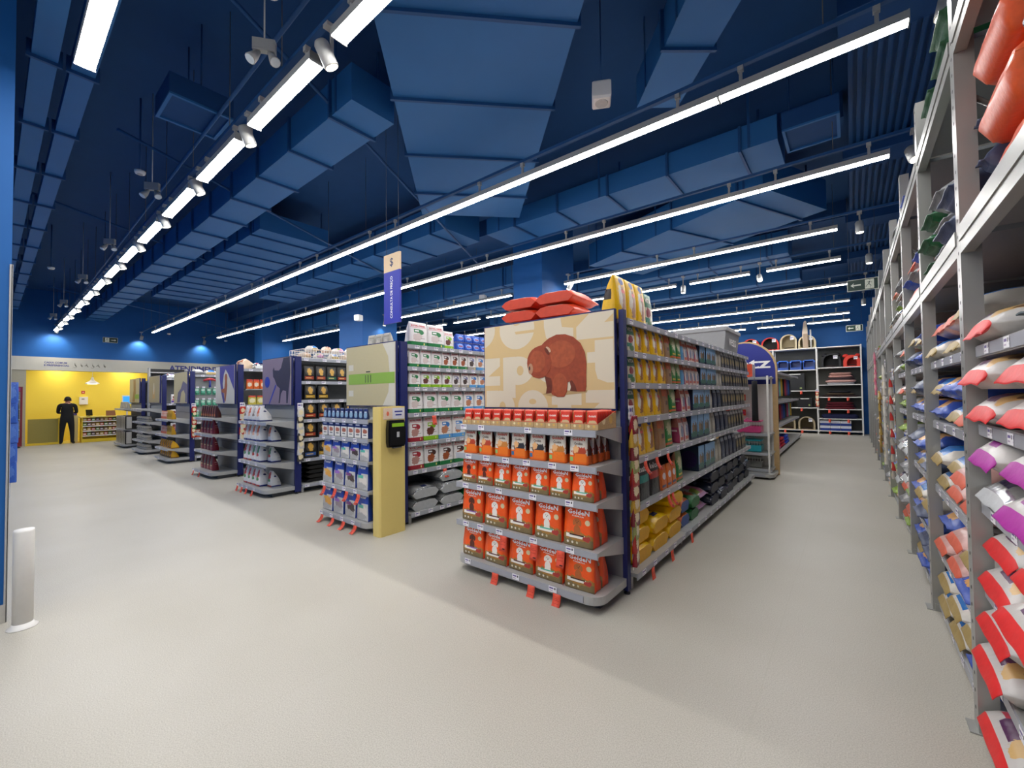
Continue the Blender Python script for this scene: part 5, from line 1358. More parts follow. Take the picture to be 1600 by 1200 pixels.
# ------------------------------------------------------------------ silver bowl display, grey carton display
bowl = MB().lathe([(0.09, 0), (0.1, 0.01), (0.08, 0.06), (0.095, 0.065), (0.08, 0.06), (0.06, 0.012), (0.0, 0.01)], n=16).mesh('steel_bowl', [M_STEELP])
for zi, z in enumerate((0.13, 0.40, 0.66, 0.93)):
    for q in range(5):
        for s_ in range(2):
            o = put('steel_bowl', bowl, None, (-16.9 + 0.24 * (q + 0.5), 2.92, z + 0.001 + s_ * 0.081), sc=(1.05, 1.05, 1.15))
            tag(o, 'steel bowl, %s from left, %s of its pair, %s row up on silver display' % (ordn(q + 1), 'upper' if s_ else 'lower', ordn(zi + 1)), 'bowl', 'steel bowls on the silver display')
for zi, z in enumerate((0.13, 0.62)):
    for q in range(6):
        product('grey_carton', (-19.8 + 0.25 * (q + 0.5), 2.96, z), 0, '', 'grey cartons', sc=(1, 1, 1.1), label='grey accessory carton, %s from left, %s of display nearest checkout' % (ordn(q + 1), 'bottom row' if zi == 0 else 'second row'))
for q in range(5):
    product('stone_bag', (-19.7 + 0.24 * (q + 0.5), 2.92, 1.28), 0, '', 'pale bags near the checkout', label='stone grey bag, %s from left, top of display nearest checkout' % ordn(q + 1), sc=(1.2, 1, 0.9))
for z in (0.6, 1.0, 1.45):
    row('y', 3.4, -15.73, z, R90, [('white_dog_box', 5, 0.18)], '%s shelf behind silver bowls' % {0.6: 'low', 1.0: 'middle', 1.45: 'high'}[z], 'bags behind the silver bowls')
    row('y', 3.4, -18.36, z, R90, [('royal_grey', 5, 0.2)], '%s shelf nearest the checkout' % {0.6: 'low', 1.0: 'middle', 1.45: 'high'}[z], 'bags near the checkout')
for i in range(4):
    as_pack(product('rack_peach' if i == 1 else 'rack_silver', (-16.2, 3.5 + i * 0.35, 2.2), R90, '', 'packs on the gondola of bowls', label='pack lying on top of gondola behind bowls, %s from left' % ordn(i + 1)))
# stacked steel trays on the right face of the gondola nearest the checkout
t = thing('tray_tower', 'tall white rack of stacked steel trays near the checkout', 'display rack', (-18.15, 3.85, 0))
for s_ in (-1, 1):
    MB().box(-0.12, s_ * 0.5 - 0.02, 0, 0.1, s_ * 0.5 + 0.02, 2.62).build('side_panel', M_GREY, t)
for k in range(12):
    MB().box(-0.12, -0.48, 0.8 + k * 0.15, 0.1, 0.48, 0.84 + k * 0.15).build('tray', M_STEELP, t)
MB().box(-0.125, -0.48, 0.7, -0.12, 0.48, 2.6).build('dark_back', M_BLACK, t)
# ------------------------------------------------------------------ price check column and hanging sign
t = thing('price_check_column', 'tall yellow price check column with a black scanner', 'price checker', (-4.24, 2.95, 0))
cb = MB()
x0, x1, y0, y1, H = -0.09, 0.06, -0.16, 0.20, 1.475
r = 0.018
poly = [(x0 + r, y0), (x1 - r, y0), (x1, y0 + r), (x1, y1 - r), (x1 - r, y1), (x0 + r, y1), (x0, y1 - r), (x0, y0 + r)]
cb.prism(poly, lambda u, v, w: (u, v, w), H)
cb.build('body', M_BEIGE, t)
MB().box(x1, -0.11, 1.33, x1 + 0.004, 0.18, 1.46).build('instruction_sign', printmat('column_sign', 'E2C8AE', [('r', 0.42, 0, 1, 1, 'D9D6DC'), ('r', 0.52, 0.6, 0.9, 0.74, '3A3F90'), ('r', 0.56, 0.3, 0.86, 0.44, '3A3F90'), ('e', 0.2, 0.5, 0.06, 0.2, 'D86A4A')], 0.5), t)
sc_ = thing('price_scanner', 'black price scanner with green display on the yellow column', 'scanner', (-4.176, 2.985, 1.01))
sb = MB()
pf = [(-0.105, 0.0), (0.105, 0.0), (0.125, 0.06), (0.125, 0.2), (0.105, 0.31), (-0.105, 0.31), (-0.115, 0.2), (-0.115, 0.06)]
sb.prism(pf, lambda u, v, w: (w, u, v), 0.05)
sb.prism([(p[0] * 0.86, 0.155 + (p[1] - 0.155) * 0.86) for p in pf], lambda u, v, w: (0.05 + w, u, v), 0.02)
sb.build('housing', M_BLACK, sc_)
MB().box(0.07, -0.08, 0.235, 0.073, 0.085, 0.275).build('display', mat('green_lcd', '7FA82A', 0.3, var=0.1, emit=0.15), sc_)
MB().box(0.07, -0.015, 0.115, 0.073, 0.02, 0.175).build('hand_icon', mat('pale_icon', 'B8B8B8', 0.5), sc_)
MB().box(0.02, -0.05, -0.012, 0.06, 0.06, 0.0).build('scan_window', M_GREYD, sc_)

t = thing('hanging_sign', 'beige and blue hanging sign reading CONSULTA DE PREÇO', 'sign', (-4.22, 3.0, 2.46))
MB().box(-0.155, -0.012, 0, 0.155, 0.012, 0.62).build('blue_panel', mat('sign_blue', '2E36A8', 0.5, var=0.03), t)
MB().box(-0.155, -0.012, 0.62, 0.155, 0.012, 0.83).build('beige_panel', mat('sign_beige', 'E2C6A0', 0.5, var=0.03), t)
lb = MB()
add_text(lb, 'CONSULTA DE PREÇO', lambda u, v: (0.028 - v * 0.055, -0.0128, 0.06 + u * 0.50), 0, 0, 1, 1, 0, bold=0.02)
lb.build('lettering', mat('sign_white_ink', 'F4F2F0', 0.5, var=0), t)
lb = MB()
add_text(lb, '$', lambda u, v: (-0.033 + u * 0.066, -0.0128, 0.67 + v * 0.11), 0, 0, 1, 1, 0, bold=0.01)
lb.build('dollar_sign', mat('sign_grey_ink', '3A3F66', 0.5, var=0), t)
for s in (-0.12, 0.12):
    MB().tube([(s, 0, 0.83), (s, 0, ZC - 2.461)], 0.0025, 4).build('cable', M_GREYD, t)

# ------------------------------------------------------------------ storage rack along the right side
M_RACK = mat('grey_rack_paint', '9E9E9A', 0.35, 0.3, var=0.04, scale=10)
YP = [0.10, 1.53, 2.95, 4.38, 5.74, 7.18, 8.60, 10.02, 11.44, 12.86, 14.28, 15.70, 17.12, 18.54]
rack = thing('storage_rack', 'tall grey storage rack of food sacks along the right side', 'storage rack', (0.42, 0, 0))
up_me = MB().box(0, -0.045, 0, 0.012, 0.045, 3.75).box(0.012, -0.045, 0, 0.07, -0.033, 3.75).box(0.012, 0.033, 0, 0.07, 0.045, 3.75).mesh('upright', [M_RACK])
back_me = MB().box(0.70, -0.035, 0, 0.76, 0.035, 3.75).mesh('rear_upright', [M_RACK])
hole = MB()
for k in range(46):
    zz = 0.1 + k * 0.08
    b = len(hole.v)
    for a in range(8):
        hole.v.append((-0.0008, 0.0095 * math.cos(a * PI / 4), zz + 0.0095 * math.sin(a * PI / 4)))
    hole.face([b + i for i in range(8)])
hole_me = hole.mesh('slot_holes', [mat('dark_slot', '0E0E10', 0.7, var=0)])
foot_me = MB().box(-0.03, -0.055, 0, 0.09, 0.055, 0.006).box(0.012, -0.055, 0.006, 0.09, -0.045, 0.05).mesh('foot_plate', [M_RACK])
diag = MB().tube([(0.07, 0, 0.2), (0.70, 0, 0.9), (0.07, 0, 1.6), (0.70, 0, 2.3), (0.07, 0, 3.0)], 0.012, 6).mesh('brace', [M_RACK])
for k, y in enumerate(YP):
    u = put('upright', up_me, rack, (0, y, 0)); put('rear_upright', back_me, rack, (0, y, 0))
    if k < 6:
        h_ = put('slot_holes', hole_me, u); h_['kind'] = 'stuff'
    put('foot_plate', foot_me, u)
    put('brace', diag, rack, (0, y, 0))
BEAMZ = {2.25: 0.13, 3.22: 0.12}
LV1 = [0.06, 0.36, 0.70, 1.08, 1.44, 1.80]
LV2 = [0.08, 0.48, 0.92, 1.38, 1.80]
for k in range(len(YP) - 1):
    ya, yb = YP[k] + 0.046, YP[k + 1] - 0.046
    if k == 0: continue
    for z, h in BEAMZ.items():
        bm_ = MB().box(0.0, ya, z, 0.045, yb, z + h).box(-0.006, ya, z + h * 0.45, 0.0, yb, z + h).build('beam', M_RACK, rack)
        MB().box(0.70, ya, z, 0.74, yb, z + h).build('rear_beam', M_RACK, rack)
        MB().box(0.045, ya, z + h - 0.03, 0.70, yb, z + h - 0.005).build('deck', M_PANELG, rack)
    for z in (LV1 if k == 1 else LV2):
        sh = MB().box(0.05, ya, z - 0.025, 0.70, yb, z).box(0.04, ya, z - 0.055, 0.05, yb, z + 0.003).build('shelf', M_GREY, rack)
        MB().box(0.034, ya + 0.01, z - 0.05, 0.04, yb - 0.01, z - 0.002).build('price_rail', M_RAIL, sh)
        if k < 5:
            for q in range(4):
                put('price_tag', tag_me, sh, (0.033, ya + 0.2 + q * 0.3, z - 0.025), rz=-PI / 2)
    MB().box(0.745, ya, 0.1, 0.755, yb, 3.3).build('rear_panel', mat('dark_panel', '2A2C30', 0.6), rack)

gR = 'sacks on the storage rack'
RM90 = -PI / 2
def rk(key, y, z, label, x=0.74, sc=None, tilt=0.0, rz=RM90, variant=None, nudge=0.0):
    return product(key, (x + nudge, y, z), rz, '', gR, sc=sc, tilt=tilt, variant=variant, label=label)
# nearest bay, upright beside the floor opening
LVN = {0.06: 'floor level', 0.36: 'first shelf up', 0.70: 'second shelf up', 1.08: 'third shelf up', 1.44: 'fourth shelf up', 1.80: 'fifth shelf up'}
def bay1(z, rows, zstep):
    for (key, y, layer, dx) in rows:
        pos = {2.68: 'beside the near upright', 2.66: 'beside the near upright', 2.25: 'second from the near upright', 2.22: 'second from the near upright', 1.82: 'third from the near upright', 1.8: 'third from the near upright'}[y]
        rk(key, y, z + 0.003 + layer * DES[key]['H'] * 1.09, '%s, %s, %s layer, %s' % (DES[key]['desc'], LVN[z], ('bottom', 'second', 'third')[layer], pos), nudge=dx, variant=layer % 2)
bay1(0.06, [('rack_red', 2.68, 0, -0.02), ('rack_red', 2.25, 0, 0.0), ('rack_red', 1.8, 0, 0.0)], 0.14)
bay1(0.36, [('rack_red', 2.68, 0, -0.03), ('rack_red', 2.68, 1, -0.01), ('rack_silver', 2.25, 0, 0.04), ('rack_silver', 2.25, 1, 0.05), ('rack_red', 1.8, 0, 0.0)], 0.13)
bay1(0.70, [('rack_red', 2.68, 0, 0.0), ('rack_red', 2.25, 0, -0.03), ('rack_red', 2.68, 1, 0.02), ('rack_red', 2.25, 1, 0.02), ('rack_red', 1.8, 0, 0.0)], 0.14)
bay1(1.08, [('rack_silver', 2.68, 0, -0.01), ('rack_magenta', 2.25, 0, -0.02), ('rack_magenta', 2.68, 1, -0.02), ('rack_magenta', 2.25, 1, 0.0), ('rack_magenta', 1.8, 0, 0.0), ('rack_magenta', 1.8, 1, 0.0)], 0.125)
bay1(1.44, [('rack_red', 2.68, 0, -0.02), ('rack_red', 2.25, 0, 0.0), ('rack_red', 2.68, 1, -0.04), ('rack_red', 2.25, 1, 0.0), ('rack_red', 1.8, 0, 0.0)], 0.15)
bay1(1.80, [('rack_red', 2.68, 0, -0.02), ('rack_slate', 2.25, 0, 0.06), ('rack_slate', 1.8, 0, 0.06), ('rack_silver', 2.25, 1, 0.1)], 0.16)
for i, (y, x) in enumerate(((2.50, 0.68), (2.53, 0.665), (2.56, 0.66))):
    rk('rack_orange', y, 2.382 + i * 0.275, 'orange food sack above the near bay beam, %s layer up' % ordn(i + 1), x=x, rz=0.0)
for i in range(4):
    rk('rack_slate', 1.92, 2.382 + i * 0.196, 'slate food sack above the near bay beam, %s from the bottom' % ordn(i + 1), x=0.68, rz=0.0)
for i in range(3):
    rk('rack_denim', 2.84, 2.382 + i * 0.184, 'dusty blue food sack above the near bay, %s layer up, by the upright' % ordn(i + 1), x=0.76, sc=(0.28, 0.95, 1))
for i, (y, z) in enumerate(((3.25, 3.345), (3.7, 3.345), (3.25, 3.508))):
    rk('rack_green', y, z, 'dark green food sack on the topmost deck past the near upright, %s' % ('near one', 'far one', 'upper one')[i], x=0.70)
# further bays
BAYS = {2: ['rack_gold', 'rack_blue', 'rack_gold', 'rack_rose'], 3: ['rack_blue', 'rack_blue', 'rack_denim', 'rack_gold'], 4: ['rack_grey', 'rack_lime', 'rack_rose', 'rack_silver'], 5: ['rack_grey', 'rack_peach', 'rack_lime', 'rack_blue'],
        6: ['rack_rose', 'rack_peach', 'rack_grey', 'rack_gold'], 7: ['rack_rose', 'rack_blue', 'rack_peach', 'rack_lime'], 8: ['rack_gold', 'rack_peach', 'rack_blue', 'rack_grey'], 9: ['rack_peach', 'rack_gold', 'rack_rose', 'rack_grey']}
NAMES_LV = ['floor level', 'first shelf', 'second shelf', 'third shelf', 'fourth shelf', 'lower beam', 'upper beam']
rnd = random.Random(11)
for bay, keys in BAYS.items():
    ya = YP[bay] + 0.05; wbay = YP[bay + 1] - YP[bay] - 0.1
    n = 3 if bay <= 7 else 2
    for li, z in enumerate(LV2 + [2.38, 3.34]):
        if li == 6 and (bay > 4 or bay == 2): continue
        room = (LV2 + [2.25])[li + 1] - z - 0.04 if li < 5 else 0.55
        layers = 3 if bay <= 4 and li < 6 else 1
        for q in range(n):
            zz = z + 0.003
            for ly in range(layers):
                key = keys[(li + q + ly + rnd.randrange(2)) % len(keys)]
                if li == 5 and bay == 2: key = ['rack_denim', 'rack_grey', 'rack_green'][q]
                if li == 5 and bay == 3: key = ['rack_blue', 'rack_rose', 'rack_grey'][(q + ly) % 3]
                h = DES[key]['H'] * 1.09
                if zz + h > z + room: break
                y = ya + wbay * (q + 0.5) / n
                rk(key, y, zz, '%s, rack bay %s, %s, %s along, %s layer' % (DES[key]['desc'], ordn(bay), NAMES_LV[li], ordn(q + 1), ordn(ly + 1)),
                   x=0.715, sc=(1.05, 1.0, 1.0), nudge=rnd.uniform(-0.03, 0.02), variant=rnd.randrange(2))
                zz += h
# goods hanging on the rack's face
clip_strip(0.405, 7.18, 1.7, 12, ['C03A38', 'B8B0A8'], 'strip of red and white packs hanging on a far rack post', RM90, w=0.07, h=0.11)
clip_strip(0.405, 8.60, 1.9, 14, ['E8E4DC', 'D8D4CC'], 'long strip of white packs hanging on a far rack post', RM90)
clip_strip(0.405, 11.44, 2.3, 8, ['E08AA0', 'D8708A'], 'strip of pink packs hanging high on the rack', RM90)
clip_strip(0.405, 10.02, 1.5, 10, ['B89A50', '8A6A3A'], 'strip of gold packs hanging low on the rack', RM90)

# ------------------------------------------------------------------ exit signs
def exit_sign(loc, rz, label, arrow_left=True, w=0.42, h=0.2, lit=0.0):
    t = thing('exit_sign', label, 'exit sign', loc, rz)
    MB().box(-w / 2, -0.006, -h / 2, w / 2, 0.006, h / 2).build('plate', mat('exit_green', '12332A', 0.4, var=0.03), t)
    fr_ = MB()
    for a in ((-w / 2, -h / 2, w / 2, -h / 2 + 0.008), (-w / 2, h / 2 - 0.008, w / 2, h / 2), (-w / 2, -h / 2 + 0.008, -w / 2 + 0.008, h / 2 - 0.008), (w / 2 - 0.008, -h / 2 + 0.008, w / 2, h / 2 - 0.008)):
        fr_.box(a[0], -0.008, a[1], a[2], -0.006, a[3])
    fr_.build('frame', mat('exit_pale', 'D4D8C8', 0.4, var=0), t)
    s = -1 if arrow_left else 1
    ax = s * w * 0.22
    ar = [(ax + s * 0.07, 0), (ax + s * 0.02, 0.045), (ax + s * 0.035, 0.012), (ax - s * 0.07, 0.012), (ax - s * 0.07, -0.012), (ax + s * 0.035, -0.012), (ax + s * 0.02, -0.045)]
    MB().prism(ar, lambda u, v, ww: (u, -0.0065 - ww, v), 0.001).build('arrow', mat('exit_pale', 'D4D8C8'), t)
    px = -s * w * 0.22
    pic = MB().prism(sq(px - 0.06, -0.08, px + 0.06, 0.08), lambda u, v, ww: (u, -0.0065 - ww, v), 0.001).build('door_pictogram', mat('exit_pale', 'D4D8C8'), t)
    man = MB()
    for pts, r0 in (([(px, 0.045), (px - 0.01, 0.0)], 0.014), ([(px - 0.01, 0.0), (px + 0.02, -0.03), (px + 0.01, -0.07)], 0.008), ([(px - 0.01, 0.0), (px - 0.035, -0.02), (px - 0.05, -0.05)], 0.008), ([(px, 0.04), (px + 0.035, 0.02)], 0.006), ([(px, 0.04), (px - 0.035, 0.03)], 0.006), ([(px + 0.004, 0.062), (px + 0.006, 0.07)], 0.012)):
        man.tube([(p[0], -0.0085, p[1]) for p in pts], r0 * 0.5, 6)
    man.build('running_figure', mat('exit_green', '12332A'), t)
    return t
s1 = exit_sign((0.187, 9.5, 3.44), 0, 'green exit sign with left arrow hanging near the rack')
for s in (-0.18, 0.18):
    MB().tube([(s, 0, 0.1), (s, 0, 5.018 - 3.44)], 0.0025, 4).build('cable', M_GREYD, s1)
s2 = exit_sign((0.107, 17.5, 3.62), 0, 'small green exit sign with left arrow far down the aisle')
for s in (-0.18, 0.18):
    MB().tube([(s, 0, 0.1), (s, 0, 5.018 - 3.62)], 0.0025, 4).build('cable', M_GREYD, s2)
exit_sign((-22.28, 2.95, 3.88), R90, 'green exit sign with right arrow on the blue wall', False, 0.42, 0.2)

# ------------------------------------------------------------------ bollard at the pale corner
t = thing('bollard', 'short white bollard with flared foot beside the blue wall', 'bollard', (-4.60, 0.175, 0))
MB().lathe([(0.052, 0.03), (0.052, 0.67), (0.05, 0.685), (0.0, 0.69)], n=24).build('post', M_WHITE, t)
MB().lathe([(0.078, 0), (0.078, 0.006), (0.06, 0.014), (0.053, 0.035)], n=24).build('foot_ring', M_WHITE, t)
clip_strip(-8.0, 0.175, 1.62, 5, ['3A62B8', '3A62B8', '4A70C0'], 'blue bags hanging in a strip past the pale corner', R90, step=0.24, w=0.13, h=0.26, patch='5A80C8')

# ------------------------------------------------------------------ second gondola run beyond the foremost one
gondola('rear grey gondola of pet clothes beyond the foremost one', -2.85, -1.45, 10.0, 17.6, [0.75, 1.35], top_z=2.1, left=True)
CL = ['C04A78', '1E1E26', '2A5AA8', '8FC8C0', 'B83A48', '3A3A44', 'D8B040', '6A4A80']
def garment(x, y, z, c, L, label, w=0.26):
    t = thing('pet_garment', label, 'pet clothes', (x, y, z), R90, 'pet clothes on the rear gondola')
    mb = MB(); n = 6
    rr_ = random.Random(label)
    for j in range(n + 1):
        v = j / n
        ww = w * (0.55 + 0.45 * v ** 0.6) / 2
        for a in range(10):
            an = 2 * PI * a / 10
            mb.v.append((ww * math.cos(an) * (1 + 0.12 * math.sin(5 * an + rr_.random())), 0.045 * math.sin(an) * (1 + 0.2 * v), -0.05 - L * v))
    for j in range(n):
        for a in range(10):
            mb.face((j * 10 + a, j * 10 + (a + 1) % 10, (j + 1) * 10 + (a + 1) % 10, (j + 1) * 10 + a), 0, None, True)
    mb.face(list(range(10))); mb.face([n * 10 + a for a in range(10)])
    mb.build('cloth', mat('cloth_' + c, c, 0.9, var=0.25, scale=20), t)
    MB().tube([(-w * 0.3, 0, -0.055), (0, 0, -0.02), (w * 0.3, 0, -0.055)], 0.005, 5).tube([(0, 0, -0.02), (0, 0.0, 0.02), (0, 0.06, 0.03)], 0.004, 5).build('hanger', M_STEELP, t)
k = 0
for lv, (z, L) in enumerate(((2.02, 0.5), (1.28, 0.42))):
    for i in range(16):
        garment(-1.62, 10.25 + i * 0.42, z, CL[(i * 3 + lv) % 8], L, 'pet garment, %s along the %s rail of rear gondola' % (ordn(i + 1), 'upper' if lv == 0 else 'lower'))
for i in range(5):
    c = ['2A4AC0', 'E0B020', 'D84A80', 'B02030', '2A4AC0'][i]
    t = thing('pet_blanket', 'folded %s blanket on the rear gondola base, %s from near end' % (['blue', 'yellow', 'pink', 'red', 'second blue'][i], ordn(i + 1)), 'blanket', (-1.63, 10.6 + i * 0.9, 0.142))
    for q in range(3):
        mb = MB()
        w, d, h0 = 0.36 - 0.02 * q, 0.7 - 0.05 * q, 0.08
        for z, ins in ((0, 0.02), (0.02, 0), (0.06, 0), (0.08, 0.03)):
            mb.v += [(-w / 2 + ins, -d / 2 + ins, z), (w / 2 - ins, -d / 2 + ins, z), (w / 2 - ins, d / 2 - ins, z), (-w / 2 + ins, d / 2 - ins, z)]
        for j in range(3):
            for a in range(4): mb.face((j * 4 + a, j * 4 + (a + 1) % 4, j * 4 + 4 + (a + 1) % 4, j * 4 + 4 + a), 0, None, True)
        mb.face((3, 2, 1, 0)); mb.face((12, 13, 14, 15))
        mb.build('fold', mat('blanket_' + c, c, 0.9, var=0.2), t, (0, 0, q * 0.08))
# arched end board of that gondola with open shelves
t = thing('arched_display', 'arched blue display board with plywood edge and open shelves', 'shelf display', (-1.68, 9.55, 0))
arcp = [(-0.56, 0.0), (0.56, 0.0), (0.56, 2.05)] + [(0.56 * math.cos(PI * k / 16), 2.05 + 0.56 * math.sin(PI * k / 16)) for k in range(1, 16)] + [(-0.56, 2.05)]
MB().prism(arcp, lambda u, v, w: (u, 0.02 + w, v), 0.06, 0, 0).build('plywood_board', M_WOOD, t)
MB().prism([(p[0] * 0.95, 1.75 if p[1] == 0 else p[1] - 0.03) for p in arcp], lambda u, v, w: (u, 0.019 - w, v), 0.004).build('blue_face', mat('arch_blue', '1F2A86', 0.5, var=0.03), t)
lb = MB(); add_text(lb, 'petz', lambda u, v: (-0.36 + u * 0.82, 0.0125, 2.0 + v * 0.24), 0, 0, 1, 1, 0, bold=0.02)
lb.build('lettering', mat('sign_white_ink', 'F4F2F0'), t)
for s in (-1, 1):
    MB().box(s * 0.46 - 0.015, -0.5, 0.0, s * 0.46 + 0.015, -0.47, 1.9).box(s * 0.46 - 0.015, -0.02, 0.0, s * 0.46 + 0.015, 0.015, 1.9).build('side_frame', M_WHITE, t)
MB().box(-0.45, -0.01, 0.1, 0.45, 0.015, 1.75).build('white_back', mat('white_panel', 'D4D2CC', 0.5), t)
for z in (0.16, 0.46, 0.82, 1.88):
    shelf_part(t, -0.44, 0.50, 0.45, z, -0.47, cheeks=False)
shelf_part(t, -0.5, 0.55, 0.62, 0.10, -0.68, round_front=True)
def carrier(x, y, z, c, label):
    t = thing('pet_carrier', label, 'pet carrier', (x, y, z))
    mb = MB()
    for zz, ins in ((0, 0.03), (0.02, 0), (0.13, 0)):
        mb.v += [(-0.2 + ins, -0.15 + ins, zz), (0.2 - ins, -0.15 + ins, zz), (0.2 - ins, 0.15 - ins, zz), (-0.2 + ins, 0.15 - ins, zz)]
    for j in range(2):
        for a in range(4): mb.face((j * 4 + a, j * 4 + (a + 1) % 4, j * 4 + 4 + (a + 1) % 4, j * 4 + 4 + a))
    mb.face((3, 2, 1, 0)); mb.face((8, 9, 10, 11))
    mb.build('tub', mat('carrier_' + c, c, 0.35, var=0.08), t)
    w = MB().tube([(0, 0, 0.13), (0, 0, 0.21)], 0.004, 5).mesh('bar', [M_WHITE])
    for q in range(9): put('bar', w, t, (-0.18 + q * 0.045, -0.14, 0)); put('bar', w, t, (-0.18 + q * 0.045, 0.14, 0))
    MB().box(-0.2, -0.15, 0.21, 0.2, 0.15, 0.235).build('lid', mat('carrier_' + c, c), t)
    MB().tube([(-0.07, 0, 0.235), (-0.06, 0, 0.27), (0.06, 0, 0.27), (0.07, 0, 0.235)], 0.008, 6).build('handle', mat('carrier_' + c, c), t)
carrier(-1.55, 9.25, 0.822, 'D84A88', 'pink pet carrier on the arched display')
carrier(-1.55, 9.25, 0.462, '2A9AA8', 'teal pet carrier on the arched display')
carrier(-1.55, 9.27, 0.163, '6A6A66', 'grey pet carrier on the lowest arched display shelf')
garment(-1.42, 9.0, 1.86, '14141A', 0.75, 'long black pet garment hanging on the arched display', 0.2)
for i in range(6):
    t = thing('small_toy_pack', 'red and pink toy pack on the arched display, %s from left, %s row' % (ordn(i % 3 + 1), 'upper' if i < 3 else 'lower'), 'toy pack', (-1.98 + (i % 3) * 0.14, 9.5, 1.55 if i < 3 else 1.25), group='toy packs on the arched display')
    MB().box(-0.04, 0, -0.12, 0.04, 0.004, 0.0).build('card', mat('toy_card', 'E0553A', 0.5), t)
    MB().lathe([(0.01, 0), (0.035, 0.01), (0.03, 0.05), (0.01, 0.06)], (0, -0.03, -0.09), 8).build('toy', mat('toy_pink', 'C83A68', 0.4), t)
    MB().tube([(0, 0.03, -0.006), (0, -0.05, -0.006)], 0.003, 4).build('hook', M_STEELP, t)
design('orange_carton', 'box', 0.3, 0.25, 0.3, 'D8563C', [('r', 0.2, 0.4, 0.7, 0.5, 'E89880')], side='C8BCB4', desc='coral carton', name='coral_carton', cat='box')
product('orange_carton', (-1.62, 9.28, 1.88), 0, '', 'cartons', label='coral carton on top of the arched display shelves')
# grey machine-like box on the foremost gondola's far end
t = thing('grey_storage_box', 'big grey plastic box with white script on the foremost gondola', 'box', (-1.95, 7.9, 2.225))
mb = MB()
for zz, a, b in ((0, 0.36, 0.48), (0.36, 0.40, 0.52), (0.37, 0.42, 0.54), (0.42, 0.42, 0.54), (0.44, 0.40, 0.52)):
    mb.v += [(-a, -b, zz), (a, -b, zz), (a, b, zz), (-a, b, zz)]
for j in range(4):
    for q in range(4): mb.face((j * 4 + q, j * 4 + (q + 1) % 4, j * 4 + 4 + (q + 1) % 4, j * 4 + 4 + q), 0)
mb.face((3, 2, 1, 0)); mb.face((16, 17, 18, 19), 0)
mb.build('body', mat('grey_box_plastic', '8C8C8E', 0.45), t)
lb = MB(); add_text(lb, 'vess', lambda u, v: (0.40 + 0.004, -0.3 + u * 0.5, 0.14 + v * 0.12), 0, 0, 1, 1, 0, bold=0.01)
lb.build('lettering', mat('sign_white_ink', 'F4F2F0'), t)
MB().prism(ell(0, 0, 0.05, 0.05, 16), lambda u, v, w: (-0.1 + u, -0.505 - w, 0.22 + v), 0.004).build('orange_sticker', mat('orange_sticker', 'E8803A', 0.5), t)
# ------------------------------------------------------------------ rack on the back wall with pet houses
rk2 = thing('pet_house_rack', 'wide grey rack with pet houses against the back wall', 'shelf rack', (0, 19.6, 0))
XB = [-3.85, -2.42, -1.02, 0.28]
for x in XB:
    MB().box(x - 0.02, 0, 0, x + 0.02, 0.03, 3.27).box(x - 0.02, 0.6, 0, x + 0.02, 0.63, 3.27).build('upright', M_WHITE, rk2)
MB().box(XB[0], 0.63, 0.05, XB[-1], 0.645, 3.25).build('rear_panel', mat('taupe_panel', '4A4A44', 0.6), rk2)
LVB = {0: [0.13, 0.98, 1.63, 2.43, 3.25], 1: [0.13, 0.98, 1.63, 2.43, 3.25], 2: [0.13, 0.58, 0.93, 1.38, 1.84, 2.48, 3.25]}
for b in range(3):
    for z in LVB[b]:
        sh = MB().box(XB[b] + 0.022, 0.0, z - 0.03, XB[b + 1] - 0.022, 0.62, z).build('shelf', M_WHITE, rk2)
        if z < 1.7:
            for q in range(2):
                put('offer_tag', offer_me[0], sh, (XB[b] + 0.35 + q * 0.55, -0.004, z - 0.02))
def arch_pts(w, h, n=12):
    r = w / 2
    return [(-r, 0)] + [(-r * math.cos(PI * k / n), h - r + r * math.sin(PI * k / n)) for k in range(n + 1)] + [(r, 0)]
def pet_house(x, z, w, h, c_shell, c_rim, label, d=0.42, ears=False, rim=0.05):
    t = thing('pet_house', label, 'pet house', (x, 19.88, z + 0.002))
    o, i = arch_pts(w, h), [(p[0] * (1 - 2 * rim / w), 0.03 + p[1] * (1 - 1.3 * rim / h)) for p in arch_pts(w, h)]
    n = len(o)
    mb = MB()
    for y in (-d / 2 + 0.03, d / 2):
        mb.v += [(p[0], y, p[1]) for p in o]
    for k in range(n):
        j = (k + 1) % n
        mb.face((k, j, n + j, n + k), 0, None, True)
    mb.face([n + k for k in range(n)])
    mb.build('shell', mat('house_' + c_shell, c_shell, 0.6, var=0.1), t)
    rb = MB()
    for y in (-d / 2 - 0.01, -d / 2 + 0.03):
        rb.v += [(p[0] * 1.03, y, p[1] * 1.01) for p in o] + [(p[0], y, p[1]) for p in i]
    for k in range(n):
        j = (k + 1) % n
        for a, b in ((0, n), (2 * n, 3 * n)):
            rb.face((a + k, a + j, b + j, b + k))
        rb.face((k, j, 2 * n + j, 2 * n + k)); rb.face((n + k, n + j, 3 * n + j, 3 * n + k))
    rb.build('rim', mat('house_' + c_rim, c_rim, 0.6, var=0.1), t)
    MB().lathe([(w * 0.3, 0), (w * 0.34, 0.03), (w * 0.3, 0.07), (0.0, 0.08)], (0, 0, 0.0), 12).build('cushion', mat('dark_cushion', '2A1A1A', 0.9), t)
    if ears:
        for s in (-1, 1):
            MB().lathe([(0.0, 0), (0.09, 0.02), (0.1, 0.07), (0.05, 0.13), (0, 0.14)], (s * w * 0.36, -0.05, h * 0.80), 12).build('ear', mat('house_' + c_shell, c_shell), t)
    MB().box(w * 0.12, -d / 2 - 0.016, h * 0.62, w * 0.34, -d / 2 - 0.012, h * 0.86).build('price_card', M_TAG, t)
    return t
pet_house(-3.2, 3.25, 0.6, 0.52, '1A1416', 'C8281E', 'red and black pet house left of the other on the top rack')
